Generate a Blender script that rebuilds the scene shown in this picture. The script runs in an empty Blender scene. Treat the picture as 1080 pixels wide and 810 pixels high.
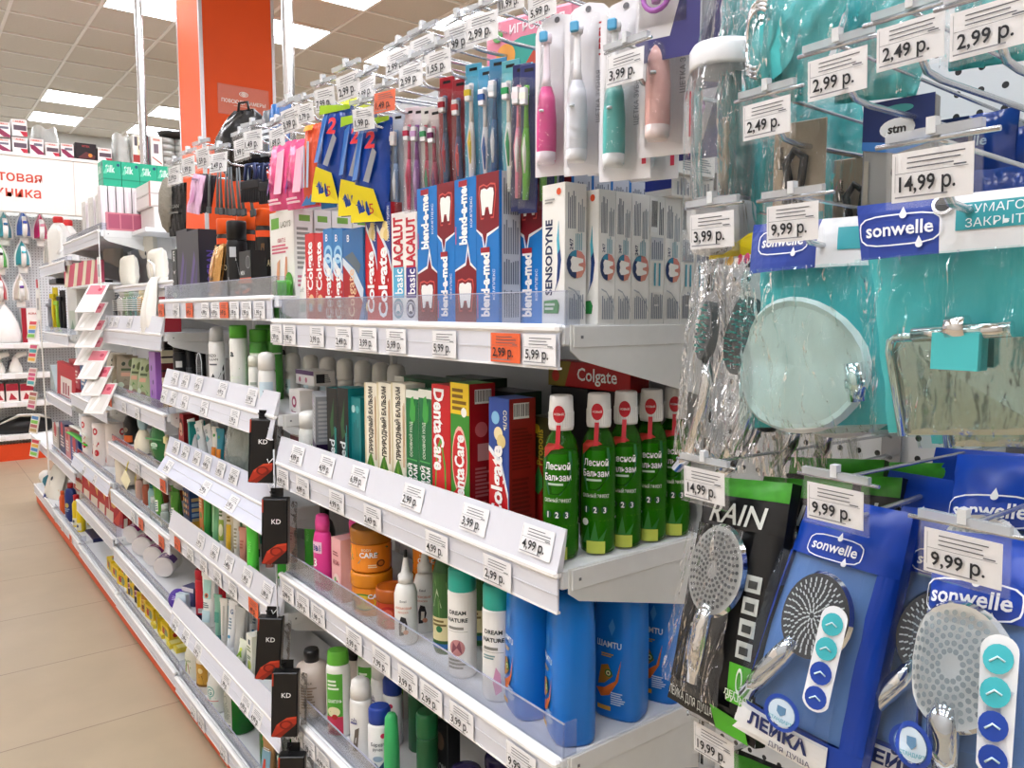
EXPO = 0.30
import bpy, math, random
from mathutils import Vector, Matrix, noise
V = Vector
rnd = random.Random(11)
SC = bpy.context.scene
COL = SC.collection
PI = math.pi

# ---------------------------------------------------------------- camera
CAMZ = 1.34
YAW, PIT, FPX = math.radians(52.37), math.radians(5.263), 833.0
CF = V((-math.sin(YAW)*math.cos(PIT), math.cos(YAW)*math.cos(PIT), -math.sin(PIT)))
CR = V((math.cos(YAW), math.sin(YAW), 0)); CU = CR.cross(CF)
CO = V((0, 0, CAMZ))

def at(px, py, X=None, Y=None, Z=None):
    """point of the room seen at (px, py) of the 1080x810 photograph on the plane X=, Y= or Z="""
    d = CR*((px-540)/FPX) - CU*((py-405)/FPX) + CF
    if X is not None: k = X/d.x
    elif Y is not None: k = Y/d.y
    else: k = (Z-CAMZ)/d.z
    return CO + d*k

# ---------------------------------------------------------------- materials
_M = {}
def lin(c):
    c = c.lstrip('#'); o = []
    for i in (0, 2, 4):
        v = int(c[i:i+2], 16)/255
        o.append(v/12.92 if v <= .04045 else ((v+.055)/1.055)**2.4)
    return (*o, 1)

def newmat(name):
    m = bpy.data.materials.new(name); m.use_nodes = True
    nt = m.node_tree; nt.nodes.clear()
    out = nt.nodes.new('ShaderNodeOutputMaterial')
    return m, nt, out

def M(c, r=.45, metal=0.0, var=.04, ns=40., bump=0.0, emit=0.0, sub=0.0):
    """plain coat with a little procedural variation"""
    k = (c, r, metal, var, ns, bump, emit, sub)
    if k in _M: return _M[k]
    m, nt, out = newmat('coat_%s_%d' % (c, len(_M)))
    p = nt.nodes.new('ShaderNodeBsdfPrincipled'); nt.links.new(p.outputs[0], out.inputs[0])
    L = lin(c); p.inputs['Base Color'].default_value = L
    p.inputs['Roughness'].default_value = r; p.inputs['Metallic'].default_value = metal
    p.inputs['Specular IOR Level'].default_value = .4
    if var or bump:
        tc = nt.nodes.new('ShaderNodeTexCoord'); n = nt.nodes.new('ShaderNodeTexNoise')
        n.inputs['Scale'].default_value = ns; n.inputs['Detail'].default_value = 2
        nt.links.new(tc.outputs['Object'], n.inputs['Vector'])
        if var:
            mx = nt.nodes.new('ShaderNodeMix'); mx.data_type = 'RGBA'
            mx.inputs['A'].default_value = tuple(max(0, x*(1-var)) for x in L[:3])+(1,)
            mx.inputs['B'].default_value = tuple(min(1, x*(1+var)) for x in L[:3])+(1,)
            nt.links.new(n.outputs[0], mx.inputs['Factor']); nt.links.new(mx.outputs['Result'], p.inputs['Base Color'])
        if bump:
            b = nt.nodes.new('ShaderNodeBump'); b.inputs['Strength'].default_value = bump; b.inputs['Distance'].default_value = .01
            nt.links.new(n.outputs[0], b.inputs['Height']); nt.links.new(b.outputs[0], p.inputs['Normal'])
    if emit:
        p.inputs['Emission Color'].default_value = L; p.inputs['Emission Strength'].default_value = emit
    if sub: p.inputs['Subsurface Weight'].default_value = sub
    _M[k] = m; return m

def film(c='ffffff', dens=.12, r=.12, bump=.5, ns=30., stretch=(1, 1, 1), coat='ffffff', gl=.25, tint=None, bd=.02):
    """clear or tinted plastic film: see-through, with a glossy crinkled skin"""
    k = ('film', c, dens, r, bump, ns, stretch, coat, gl, tint, bd)
    if k in _M: return _M[k]
    m, nt, out = newmat('film_%s_%d' % (c, len(_M)))
    N = nt.nodes.new; L = nt.links.new
    tr = N('ShaderNodeBsdfTransparent'); tr.inputs[0].default_value = lin(tint or c)
    p = N('ShaderNodeBsdfPrincipled'); p.inputs['Base Color'].default_value = lin(c); p.inputs['Roughness'].default_value = r+.1
    g = N('ShaderNodeBsdfGlossy'); g.inputs['Color'].default_value = lin(coat); g.inputs['Roughness'].default_value = r
    tc = N('ShaderNodeTexCoord'); mp = N('ShaderNodeMapping'); mp.inputs['Scale'].default_value = stretch
    n = N('ShaderNodeTexNoise'); n.inputs['Scale'].default_value = ns; n.inputs['Detail'].default_value = 3; n.inputs['Distortion'].default_value = .6
    L(tc.outputs['Object'], mp.inputs[0]); L(mp.outputs[0], n.inputs['Vector'])
    b = N('ShaderNodeBump'); b.inputs['Strength'].default_value = bump; b.inputs['Distance'].default_value = bd
    L(n.outputs[0], b.inputs['Height'])
    for s in (p, g): L(b.outputs[0], s.inputs['Normal'])
    m1 = N('ShaderNodeMixShader'); m1.inputs[0].default_value = dens; L(tr.outputs[0], m1.inputs[1]); L(p.outputs[0], m1.inputs[2])
    lw = N('ShaderNodeLayerWeight'); lw.inputs[0].default_value = gl; L(b.outputs[0], lw.inputs['Normal'])
    mm = N('ShaderNodeMath'); mm.operation = 'MINIMUM'; mm.inputs[1].default_value = .75; L(lw.outputs['Fresnel'], mm.inputs[0])
    m2 = N('ShaderNodeMixShader'); L(mm.outputs[0], m2.inputs[0]); L(m1.outputs[0], m2.inputs[1]); L(g.outputs[0], m2.inputs[2])
    L(m2.outputs[0], out.inputs[0]); _M[k] = m; return m

WHITE = M('f0f0ee', .4); BLACK = M('101012', .4); INK = M('202228', .6, var=0)
STEEL = M('cfd2d6', .25, .9); CHROME = M('e4e6e8', .08, 1.0, var=0); DKSTEEL = M('85888c', .3, .9)
SHELFW = M('eceef1', .42, var=.02); RAILW = M('dcdee7', .4, var=.02); CARD = M('f4f4f6', .5, var=.02)
ACRYL = film('f4f6fb', .07, .05, 0.02, 5., gl=.1)
CLEAR = film('ffffff', .05, .1, .6, 26., gl=.22)
TAGC = film('ffffff', .03, .06, .03, 10., gl=.06)

# ---------------------------------------------------------------- text outlines
_T = {}
def glyphs(s, bold=0.0):
    k = (s, bold)
    if k in _T: return _T[k]
    cu = bpy.data.curves.new('txt', 'FONT'); cu.body = s; cu.resolution_u = 2; cu.offset = bold; cu.fill_mode = 'FRONT'
    ob = bpy.data.objects.new('txt', cu); COL.objects.link(ob)
    dg = bpy.context.evaluated_depsgraph_get()
    me = bpy.data.meshes.new_from_object(ob.evaluated_get(dg))
    vs = [(v.co.x, v.co.y) for v in me.vertices]; fs = [tuple(p.vertices) for p in me.polygons]
    bpy.data.objects.remove(ob); bpy.data.curves.remove(cu); bpy.data.meshes.remove(me)
    if not vs: vs = [(0, 0)]
    x0 = min(v[0] for v in vs); x1 = max(v[0] for v in vs)
    vs = [(v[0]-x0, v[1]) for v in vs]
    # make every face look along +z
    f2 = []
    for f in fs:
        a, b, c = (vs[i] for i in f[:3])
        f2.append(f if (b[0]-a[0])*(c[1]-a[1])-(b[1]-a[1])*(c[0]-a[0]) >= 0 else tuple(reversed(f)))
    _T[k] = (vs, f2, x1-x0); return _T[k]

# ---------------------------------------------------------------- frames: (x, y, off) -> point
def flat(o, xd, yd):
    o, xd, yd = V(o), V(xd), V(yd); n = xd.cross(yd).normalized()
    return lambda x, y, off=0.: o+xd*x+yd*y+n*off
def cyl(rx, ry=None, z0=0., W=None, a0=0., c=(0, 0), zs=1.0):
    ry = ry or rx; W = W or PI*rx
    def f(x, y, off=0.):
        a = a0+(x-W/2)/rx
        return V((c[0]+(rx+off)*math.sin(a), c[1]-(ry+off)*math.cos(a), z0+y*zs))
    return f
def quadframe(tl, tr, br, bl, W, H, bulge=0.):
    tl, tr, br, bl = map(V, (tl, tr, br, bl)); n = (tr-tl).cross(tl-bl).normalized()
    def f(x, y, off=0.):
        u, v = x/W, y/H
        p = bl.lerp(br, u).lerp(tl.lerp(tr, u), v)
        uu, vv = min(1, max(0, u)), min(1, max(0, v))
        return p+n*(off+bulge*min(1, (16*uu*(1-uu)*vv*(1-vv))**.6))
    return f

# ---------------------------------------------------------------- mesh collector
class MB:
    def __init__(s): s.v = []; s.f = []; s.m = []; s.sm = []; s.mats = []
    def mi(s, m):
        if m not in s.mats: s.mats.append(m)
        return s.mats.index(m)
    def add(s, pts, faces, mat, smooth=False):
        b = len(s.v); s.v += [V(p) for p in pts]; i = s.mi(mat)
        for f in faces: s.f.append(tuple(b+k for k in f)); s.m.append(i); s.sm.append(smooth)
    def box(s, x0, x1, y0, y1, z0, z1, mat, b=0.0):
        if x0 > x1: x0, x1 = x1, x0
        if b <= 0:
            P = [(x0,y0,z0),(x1,y0,z0),(x1,y1,z0),(x0,y1,z0),(x0,y0,z1),(x1,y0,z1),(x1,y1,z1),(x0,y1,z1)]
            s.add(P, [(0,3,2,1),(4,5,6,7),(0,1,5,4),(1,2,6,5),(2,3,7,6),(3,0,4,7)], mat); return
        c = V(((x0+x1)/2, (y0+y1)/2, (z0+z1)/2)); h = V(((x1-x0)/2, (y1-y0)/2, (z1-z0)/2)); b = min(b, *(k*.9 for k in h))
        P = []; idx = {}
        for sx in (-1, 1):
            for sy in (-1, 1):
                for sz in (-1, 1):
                    for ax in range(3):
                        q = V((sx*h.x, sy*h.y, sz*h.z)); sg = (sx, sy, sz)
                        for k in range(3):
                            if k != ax: q[k] -= sg[k]*b
                        idx[(sx, sy, sz, ax)] = len(P); P.append(c+q)
        F = []
        for ax in range(3):
            o = [k for k in range(3) if k != ax]
            for sg in (-1, 1):
                ring = []
                for a, bb in ((-1,-1),(1,-1),(1,1),(-1,1)):
                    k = [0,0,0]; k[ax] = sg; k[o[0]] = a; k[o[1]] = bb; ring.append(idx[(*k, ax)])
                F.append(ring)
        for ax in range(3):
            o = [k for k in range(3) if k != ax]
            for a in (-1, 1):
                for bb in (-1, 1):
                    k0 = [0,0,0]; k1 = [0,0,0]; k0[o[0]] = k1[o[0]] = a; k0[o[1]] = k1[o[1]] = bb; k0[ax] = -1; k1[ax] = 1
                    F.append([idx[(*k0, o[0])], idx[(*k1, o[0])], idx[(*k1, o[1])], idx[(*k0, o[1])]])
        for sx in (-1, 1):
            for sy in (-1, 1):
                for sz in (-1, 1): F.append([idx[(sx,sy,sz,a)] for a in range(3)])
        G = []
        for f in F:
            n = (P[f[1]]-P[f[0]]).cross(P[f[2]]-P[f[0]]); m = sum((P[k] for k in f), V())/len(f)-c
            G.append(tuple(f) if n.dot(m) > 0 else tuple(reversed(f)))
        s.add(P, G, mat)
    def lathe(s, prof, mat, seg=20, c=(0, 0, 0), sx=1., sy=1., mats=None, caps=True, smooth=True, power=2.0):
        c = V(c); P = []
        for r, z in prof:
            for k in range(seg):
                a = 2*PI*k/seg; ca, sa = math.cos(a), math.sin(a)
                if power != 2.0:
                    q = (abs(ca)**power+abs(sa)**power)**(-1/power); ca *= q; sa *= q
                P.append(c+V((r*sx*ca, r*sy*sa, z)))
        b = len(s.v); s.v += P
        for i in range(len(prof)-1):
            m = s.mi(mats[i] if mats else mat)
            for k in range(seg):
                k2 = (k+1) % seg
                s.f.append((b+i*seg+k, b+i*seg+k2, b+(i+1)*seg+k2, b+(i+1)*seg+k)); s.m.append(m); s.sm.append(smooth)
        if caps:
            s.f.append(tuple(b+k for k in reversed(range(seg)))); s.m.append(s.mi(mats[0] if mats else mat)); s.sm.append(False)
            e = b+(len(prof)-1)*seg
            s.f.append(tuple(e+k for k in range(seg))); s.m.append(s.mi(mats[-1] if mats else mat)); s.sm.append(False)
    def tube(s, pts, r, mat, seg=8, caps=True, flatk=1.0):
        pts = [V(p) for p in pts]; rings = []; up = V((0.13, .21, .97)); b = len(s.v)
        for i, p in enumerate(pts):
            t = (pts[min(i+1, len(pts)-1)]-pts[max(i-1, 0)]).normalized()
            x = t.cross(up)
            if x.length < 1e-3: x = t.cross(V((1, 0, 0)))
            x.normalize(); y = x.cross(t).normalized(); up = y
            rr = r[i] if isinstance(r, (list, tuple)) else r
            for k in range(seg):
                a = 2*PI*k/seg; s.v.append(p+x*(rr*math.cos(a))+y*(rr*flatk*math.sin(a)))
        m = s.mi(mat)
        for i in range(len(pts)-1):
            for k in range(seg):
                k2 = (k+1) % seg
                s.f.append((b+i*seg+k, b+i*seg+k2, b+(i+1)*seg+k2, b+(i+1)*seg+k)); s.m.append(m); s.sm.append(True)
        if caps:
            s.f.append(tuple(b+k for k in reversed(range(seg)))); s.m.append(m); s.sm.append(False)
            e = b+(len(pts)-1)*seg; s.f.append(tuple(e+k for k in range(seg))); s.m.append(m); s.sm.append(False)
    def grid(s, fn, nu, nv, mat, smooth=True, closeu=False):
        b = len(s.v)
        for j in range(nv+1):
            for i in range(nu+1): s.v.append(V(fn(i/nu, j/nv)))
        m = s.mi(mat)
        for j in range(nv):
            for i in range(nu):
                q = b+j*(nu+1)+i
                s.f.append((q, q+1, q+nu+2, q+nu+1)); s.m.append(m); s.sm.append(smooth)
    # decoration on a frame
    def quad(s, fr, x0, y0, x1, y1, mat, off=.0004, n=1):
        P = []
        for i in range(n+1):
            x = x0+(x1-x0)*i/n; P += [fr(x, y0, off), fr(x, y1, off)]
        s.add(P, [(2*i, 2*i+2, 2*i+3, 2*i+1) for i in range(n)], mat)
    def patch(s, fr, x0, y0, x1, y1, mat, off=.0004, nx=8, ny=6):
        s.grid(lambda u, v: fr(x0+(x1-x0)*u, y0+(y1-y0)*v, off), nx, ny, mat, False)
    def poly(s, fr, pts, mat, off=.0004):
        s.add([fr(x, y, off) for x, y in pts], [tuple(range(len(pts)))], mat)
    def disc(s, fr, cx, cy, rx, ry, mat, off=.0004, seg=18, r0=0.):
        P = [fr(cx+rx*math.cos(2*PI*k/seg), cy+ry*math.sin(2*PI*k/seg), off) for k in range(seg)]
        if r0 <= 0: s.add(P+[fr(cx, cy, off)], [(k, (k+1) % seg, seg) for k in range(seg)], mat)
        else:
            Q = [fr(cx+rx*r0*math.cos(2*PI*k/seg), cy+ry*r0*math.sin(2*PI*k/seg), off) for k in range(seg)]
            s.add(P+Q, [(k, (k+1) % seg, seg+(k+1) % seg, seg+k) for k in range(seg)], mat)
    def text(s, fr, t, cx, cy, h, mat, wmax=None, bold=.0, off=.0006, align='C', slant=0.):
        vs, fs, w = glyphs(t, bold); k = h/.72; kx = k
        if wmax and w*kx > wmax: kx = wmax/w
        dx = {'C': -w*kx/2, 'L': 0, 'R': -w*kx}[align]
        s.add([fr(cx+dx+x*kx+slant*y*k, cy-h/2+y*k, off) for x, y in vs], fs, mat)
    def build(s, name, parent=None, origin=None):
        me = bpy.data.meshes.new(name); o = V(origin) if origin is not None else V()
        me.from_pydata([v-o for v in s.v], [], s.f)
        for m in s.mats: me.materials.append(m)
        me.polygons.foreach_set('material_index', s.m); me.polygons.foreach_set('use_smooth', s.sm); me.update()
        ob = bpy.data.objects.new(name, me); COL.objects.link(ob)
        if parent is not None: ob.parent = parent
        return ob

def up(fr, x0=0., y0=0.):      # sideways frame: text runs bottom to top
    return lambda x, y, off=0.: fr(x0-y, y0+x, off)
def down(fr, x0=0., y0=0.):    # text runs top to bottom
    return lambda x, y, off=0.: fr(x0+y, y0-x, off)

def deco(mb, fr, W, H, ops, n=1, off0=.0004, step=.00022):
    off = off0
    for o in ops:
        k = o[0]; off += step
        c = o[-1]; m = c if not isinstance(c, str) else M(c, .42, var=.02)
        if k == 'r': mb.quad(fr, o[1]*W, o[2]*H, o[3]*W, o[4]*H, m, off, n)
        elif k == 'p': mb.poly(fr, [(x*W, y*H) for x, y in o[1]], m, off)
        elif k == 'd': mb.disc(fr, o[1]*W, o[2]*H, o[3]*W, o[3]*W, m, off)
        elif k == 'e': mb.disc(fr, o[1]*W, o[2]*H, o[3]*W, o[4]*H, m, off)
        elif k == 'o': mb.disc(fr, o[1]*W, o[2]*H, o[3]*W, o[4]*H, m, off, r0=o[5])
        elif k == 't': mb.text(fr, o[1], o[2]*W, o[3]*H, o[4]*H, m, o[5]*W, o[6] if len(o) > 7 else .0, off+.0002)
        elif k == 'v':   # text, xc, yc, cap height / W, length / H, bold
            mb.text(up(fr, o[2]*W, o[3]*H), o[1], 0, 0, o[4]*W, m, o[5]*H, o[6] if len(o) > 7 else .0, off+.0002)
        elif k == 'V':
            mb.text(down(fr, o[2]*W, o[3]*H), o[1], 0, 0, o[4]*W, m, o[5]*H, o[6] if len(o) > 7 else .0, off+.0002)
        elif k == 'g':   # fine print, horizontal lines
            for i in range(o[5]):
                y = o[2]+(o[4]-o[2])*(i+.5)/o[5]; t = (o[4]-o[2])/o[5]*.28
                mb.quad(fr, o[1]*W, (y-t)*H, (o[1]+(o[3]-o[1])*rnd.uniform(.7, 1))*W, (y+t)*H, m, off, n)
        elif k == 'G':   # fine print running upwards
            for i in range(o[5]):
                x = o[1]+(o[3]-o[1])*(i+.5)/o[5]; t = (o[3]-o[1])/o[5]*.28
                mb.quad(fr, (x-t)*W, o[2]*H, (x+t)*W, (o[2]+(o[4]-o[2])*rnd.uniform(.75, 1))*H, m, off, 1)
        elif k == 'b':   # barcode
            mb.quad(fr, o[1]*W, o[2]*H, o[3]*W, o[4]*H, WHITE, off, n)
            x = o[1]+.04*(o[3]-o[1])
            while x < o[3]-.04*(o[3]-o[1]):
                w = (o[3]-o[1])*rnd.choice((.02, .035, .05)); mb.quad(fr, x*W, (o[2]*.85+o[4]*.15)*H, (x+w)*W, (o[4]*.93+o[2]*.07)*H, m, off+.0002); x += w*rnd.uniform(1.7, 2.6)

# ---------------------------------------------------------------- things
def tag(o, label, cat, group=None, kind=None):
    o['label'] = label; o['category'] = cat
    if group: o['group'] = group
    if kind: o['kind'] = kind
    return o
def empty(name, label, cat, loc=(0, 0, 0), rz=0., group=None, rot=None):
    o = bpy.data.objects.new(name, None); COL.objects.link(o); o.empty_display_size = .02
    o.location = loc; o.rotation_euler = rot or (0, 0, rz)
    return tag(o, label, cat, group)
def dup(root, loc, rot, label, group=None):
    def cp(o, p):
        c = o.copy(); COL.objects.link(c)
        if p is not None: c.parent = p
        for ch in KIDS.get(o.name, ()): cp(ch, c)
        return c
    r = cp(root, None); r.location = loc; r.rotation_euler = rot; r['label'] = label
    if group: r['group'] = group
    return r
KIDS = {}
PROTO = {}
def part(mb, name, parent, label=None):
    o = mb.build(name, parent); KIDS.setdefault(parent.name, []).append(o)
    if label: o['label'] = label
    return o
def place(key, builder, name, label, cat, loc, rz=0., group=None, rot=None, scale=None):
    """first use builds the thing, later uses copy the thing and its parts"""
    rot = rot or (0, 0, rz)
    if key not in PROTO:
        res = builder()
        if isinstance(res, MB):
            o = res.build(name); tag(o, label, cat, group); o.location = loc; o.rotation_euler = rot
        else:
            o = empty(name, label, cat, loc, 0, group, rot)
            for pn, mb, subs in res:
                q = part(mb, pn, o)
                for sn, smb in subs: part(smb, sn, q)
        PROTO[key] = o
    else: o = dup(PROTO[key], loc, rot, label, group)
    if scale: o.scale = scale if isinstance(scale, (tuple, list)) else (scale,)*3
    return o
def struct(mb, name, parent=None, origin=None):
    o = mb.build(name, parent, origin)
    if parent is None: o['kind'] = 'structure'
    return o
ORD = 'first second third fourth fifth sixth seventh eighth ninth tenth eleventh twelfth thirteenth fourteenth fifteenth sixteenth'.split()

def carton_mesh(w, d, h, base, front=(), side=(), top=(), b=.0012):
    mb = MB(); mb.box(-w/2, w/2, -d/2, d/2, 0, h, M(base, .38, var=.02), b)
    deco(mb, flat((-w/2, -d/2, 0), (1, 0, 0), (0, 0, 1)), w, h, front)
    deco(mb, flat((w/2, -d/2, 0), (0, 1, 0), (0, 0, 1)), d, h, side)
    deco(mb, flat((-w/2, -d/2, h), (1, 0, 0), (0, 1, 0)), w, d, top)
    return mb
def carton(key, label, w, d, h, loc, base, front=(), side=(), top=(), group=None, rz=0., name='toothpaste_box', cat='box', rot=None):
    return place((key, round(w, 3), round(d, 3), round(h, 3)), lambda: carton_mesh(w, d, h, base, front, side, top), name, label, cat, loc, rz, group, rot)
# ---------------------------------------------------------------- room
def floor_mat():
    m, nt, out = newmat('floor_tiles'); N = nt.nodes.new; L = nt.links.new
    p = N('ShaderNodeBsdfPrincipled'); L(p.outputs[0], out.inputs[0]); p.inputs['Roughness'].default_value = .38
    tc = N('ShaderNodeTexCoord'); mp = N('ShaderNodeMapping'); L(tc.outputs['Object'], mp.inputs[0])
    mp.inputs['Location'].default_value = (.35, -.14, 0)
    b = N('ShaderNodeTexBrick'); b.offset = 0; b.inputs['Scale'].default_value = 1; b.inputs['Mortar Size'].default_value = .0022
    b.inputs['Brick Width'].default_value = .605; b.inputs['Row Height'].default_value = .605; b.inputs['Mortar Smooth'].default_value = .1
    b.inputs['Color1'].default_value = lin('bba88d'); b.inputs['Color2'].default_value = lin('b6a387'); b.inputs['Mortar'].default_value = lin('85705e')
    n = N('ShaderNodeTexNoise'); n.inputs['Scale'].default_value = 5; n.inputs['Detail'].default_value = 5
    mx = N('ShaderNodeMix'); mx.data_type = 'RGBA'; mx.blend_type = 'MULTIPLY'; mx.inputs['Factor'].default_value = .22
    L(mp.outputs[0], b.inputs['Vector']); L(tc.outputs['Object'], n.inputs['Vector']); L(b.outputs['Color'], mx.inputs['A']); L(n.outputs[0], mx.inputs['B'])
    L(mx.outputs['Result'], p.inputs['Base Color']); return m

TZ = CAMZ+2.45           # ceiling height
TX, TY, GX0, GY0 = .60, .58, -7.27, 1.415   # ceiling grid
def ceil_mat():
    m = M('d6d1c8', .85, var=.06, ns=60); return m

f = MB(); f.box(-13, 6, -4, 7, -.05, 0, floor_mat()); struct(f, 'floor')
c = MB(); c.box(-13, 6, -4, 7, TZ+.012, TZ+.05, ceil_mat())
gm = M('f4f2ee', .5)
i = -22
while GX0+i*TX > -12.7: i -= 1
x = GX0-9*TX
for i in range(-9, 22):
    x = GX0+i*TX; c.box(x-.012, x+.012, -4, 7, TZ, TZ+.014, gm)
for j in range(-9, 9):
    y = GY0+j*TY; c.box(-12.8, 6, y-.012, y+.012, TZ+.001, TZ+.013, gm)
struct(c, 'ceiling')
w = MB(); w.box(-12.8, -12.65, -4, 7, 0, TZ, M('c9cac6', .8)); struct(w, 'wall_far')
w = MB(); w.box(-12.6, 6, -2.5, -2.4, 0, TZ, M('d8cfc2', .7)); struct(w, 'wall_bounce')  # plain unseen wall, added for reflections and bounce light

# ceiling lights: each fills one tile of the grid
LM = M('f6f8ff', .5, var=0, emit=15.5)
def light():
    fr = MB(); t = .02
    for a in ((-TX/2+.012, TX/2-.012, -TY/2+.012, -TY/2+t), (-TX/2+.012, TX/2-.012, TY/2-t, TY/2-.012), (-TX/2+.012, -TX/2+t, -TY/2+t, TY/2-t), (TX/2-t, TX/2-.012, -TY/2+t, TY/2-t)):
        fr.box(a[0], a[1], a[2], a[3], -.004, .008, gm)
    d = MB(); d.box(-TX/2+.018, TX/2-.018, -TY/2+.018, TY/2-.018, -.001, .004, LM)
    return [('light_frame', fr, ()), ('diffuser', d, ())]
k = 0
for v in (-6, -4, -2, 0, 2, 4, 6):
    for u in (-8, -6, 0, 2, 8, 10, 12, 16):  # row over the peg panel is unseen, added to brighten that end
        seen = (u, v) in ((-8, 0), (-6, 0), (-8, 2), (-6, 2), (0, 0), (0, 2), (2, 2), (0, 4), (2, 4))
        lab = {(0, 0): 'square ceiling light panel against the orange column, cut by a chrome pole', (0, 2): 'square ceiling light panel directly behind the tall chrome pole by orange column',
               (2, 2): 'square ceiling light panel at the picture top, between pole and price tags', (0, 4): 'square ceiling light panel seen beneath the toothbrush price tags',
               (2, 4): 'square ceiling light panel behind the two highest toothbrush price tags', (-6, 0): 'square ceiling light panel above the household appliance sign, nearer of the two',
               (-8, 0): 'square ceiling light panel just above the stacked appliance boxes', (-6, 2): 'square ceiling light panel touching the orange column edge, upper of two there',
               (-8, 2): 'square ceiling light panel just above the cartons beside the thin pole'}.get((u, v), 'square recessed ceiling light panel assumed outside the picture')
        place('light', light, 'ceiling_light', lab, 'ceiling light', (GX0+(u+.5)*TX, GY0+(v+.5)*TY, TZ), 0, 'recessed ceiling light panels')

# orange column
ORA = M('ee530c', .55, var=.03, ns=6)
c = MB(); CX0, CX1, CY0, CY1 = -6.0, -5.5, 1.654, 2.154
c.box(CX0, CX1, CY0, CY1, 0, TZ, ORA); col = struct(c, 'column')
t = MB()
for x, y in ((CX1, CY0), (CX1, CY1), (CX0, CY0)): t.box(x-.018, x+.004, y-.004 if y == CY0 else y-.018, y+.018 if y == CY0 else y+.004, 0, TZ, M('c9c4c6', .35, .5))
struct(t, 'corner_trim', col)
# ---------------------------------------------------------------- shelving
XB = [-.77, -1.77, -2.755, -3.70, -4.60, -5.50, -6.35]
YF, YP = .68, .985
BN = ['toothpaste bay', 'shaving foam bay', 'cotton pad bay', 'paper towel bay', 'razor bay', 'far end bay']
PANEL = M('c9ccd0', .55, var=.03)
def perf_mat(ax='X'):
    m, nt, out = newmat('perforated_panel_'+ax); N = nt.nodes.new; L = nt.links.new
    p = N('ShaderNodeBsdfPrincipled'); p.inputs['Roughness'].default_value = .5; L(p.outputs[0], out.inputs[0])
    tc = N('ShaderNodeTexCoord'); sp = N('ShaderNodeSeparateXYZ'); L(tc.outputs['Object'], sp.inputs[0])
    def cell(o, ph):
        a = N('ShaderNodeMath'); a.operation = 'MULTIPLY_ADD'; a.inputs[1].default_value = 1/.0255; a.inputs[2].default_value = ph; L(o, a.inputs[0])
        f = N('ShaderNodeMath'); f.operation = 'FRACT'; L(a.outputs[0], f.inputs[0])
        s = N('ShaderNodeMath'); s.operation = 'SUBTRACT'; s.inputs[1].default_value = .5; L(f.outputs[0], s.inputs[0])
        q = N('ShaderNodeMath'); q.operation = 'MULTIPLY'; L(s.outputs[0], q.inputs[0]); L(s.outputs[0], q.inputs[1]); return q.outputs[0]
    a = N('ShaderNodeMath'); a.operation = 'ADD'; L(cell(sp.outputs[ax], .3), a.inputs[0]); L(cell(sp.outputs['Z'], .1), a.inputs[1])
    g = N('ShaderNodeMath'); g.operation = 'LESS_THAN'; g.inputs[1].default_value = .022; L(a.outputs[0], g.inputs[0])
    mx = N('ShaderNodeMix'); mx.data_type = 'RGBA'; mx.inputs['A'].default_value = lin('d3d7da'); mx.inputs['B'].default_value = lin('15171a')
    L(g.outputs[0], mx.inputs['Factor']); L(mx.outputs['Result'], p.inputs['Base Color']); return m
PERF = perf_mat()
for i in range(6):
    x1, x0 = XB[i], XB[i+1]
    top = [1.66, 1.62, 1.6, 1.72, 1.65, 1.2][i]
    g = empty('gondola_bay', 'white metal gondola frame with grey back panel, ' + BN[i], 'shelving', (x0, YP, 0), group='gondola bays')
    mb = MB(); mb.box(.017, x1-x0-.017, 0, .02, .06, top, PANEL); part(mb, 'back_panel', g)
    mb = MB(); mb.box(-.016, .016, -.012, .05, 0, top+.02, WHITE)
    for k in range(int(top/.05)): mb.box(-.006, -.002, -.0125, -.012, .05*k+.02, .05*k+.045, BLACK)
    part(mb, 'upright', g)
    mb = MB(); mb.box(x0+.004, x1-.004, YF+.002, YF+.012, .012, .068, M('dc5426', .5)); mb.box(x0+.3, x0+.33, YF+.012, YF+.04, 0, .03, BLACK)
    tag(mb.build('kick_plate'), 'orange kick plate along the floor under the ' + BN[i], 'kick plate', 'orange kick plates')
# right-hand peg panel bay
g = empty('peg_panel', 'perforated grey metal panel behind the shower and bath accessories', 'peg panel', (XB[0], YP, 0))
mb = MB(); mb.box(.017, 1.3, .004, .02, .02, 2.3, PERF); part(mb, 'panel_sheet', g)
mb = MB(); mb.box(-.016, .016, -.012, .05, 0, 2.3, M('b9bcc0', .5))
for k in range(46): mb.box(-.006, -.001, -.0125, -.0119, .05*k+.02, .05*k+.045, BLACK); mb.box(.002, .007, -.0125, -.0119, .05*k+.02, .05*k+.045, BLACK)
part(mb, 'upright', g)

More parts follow.
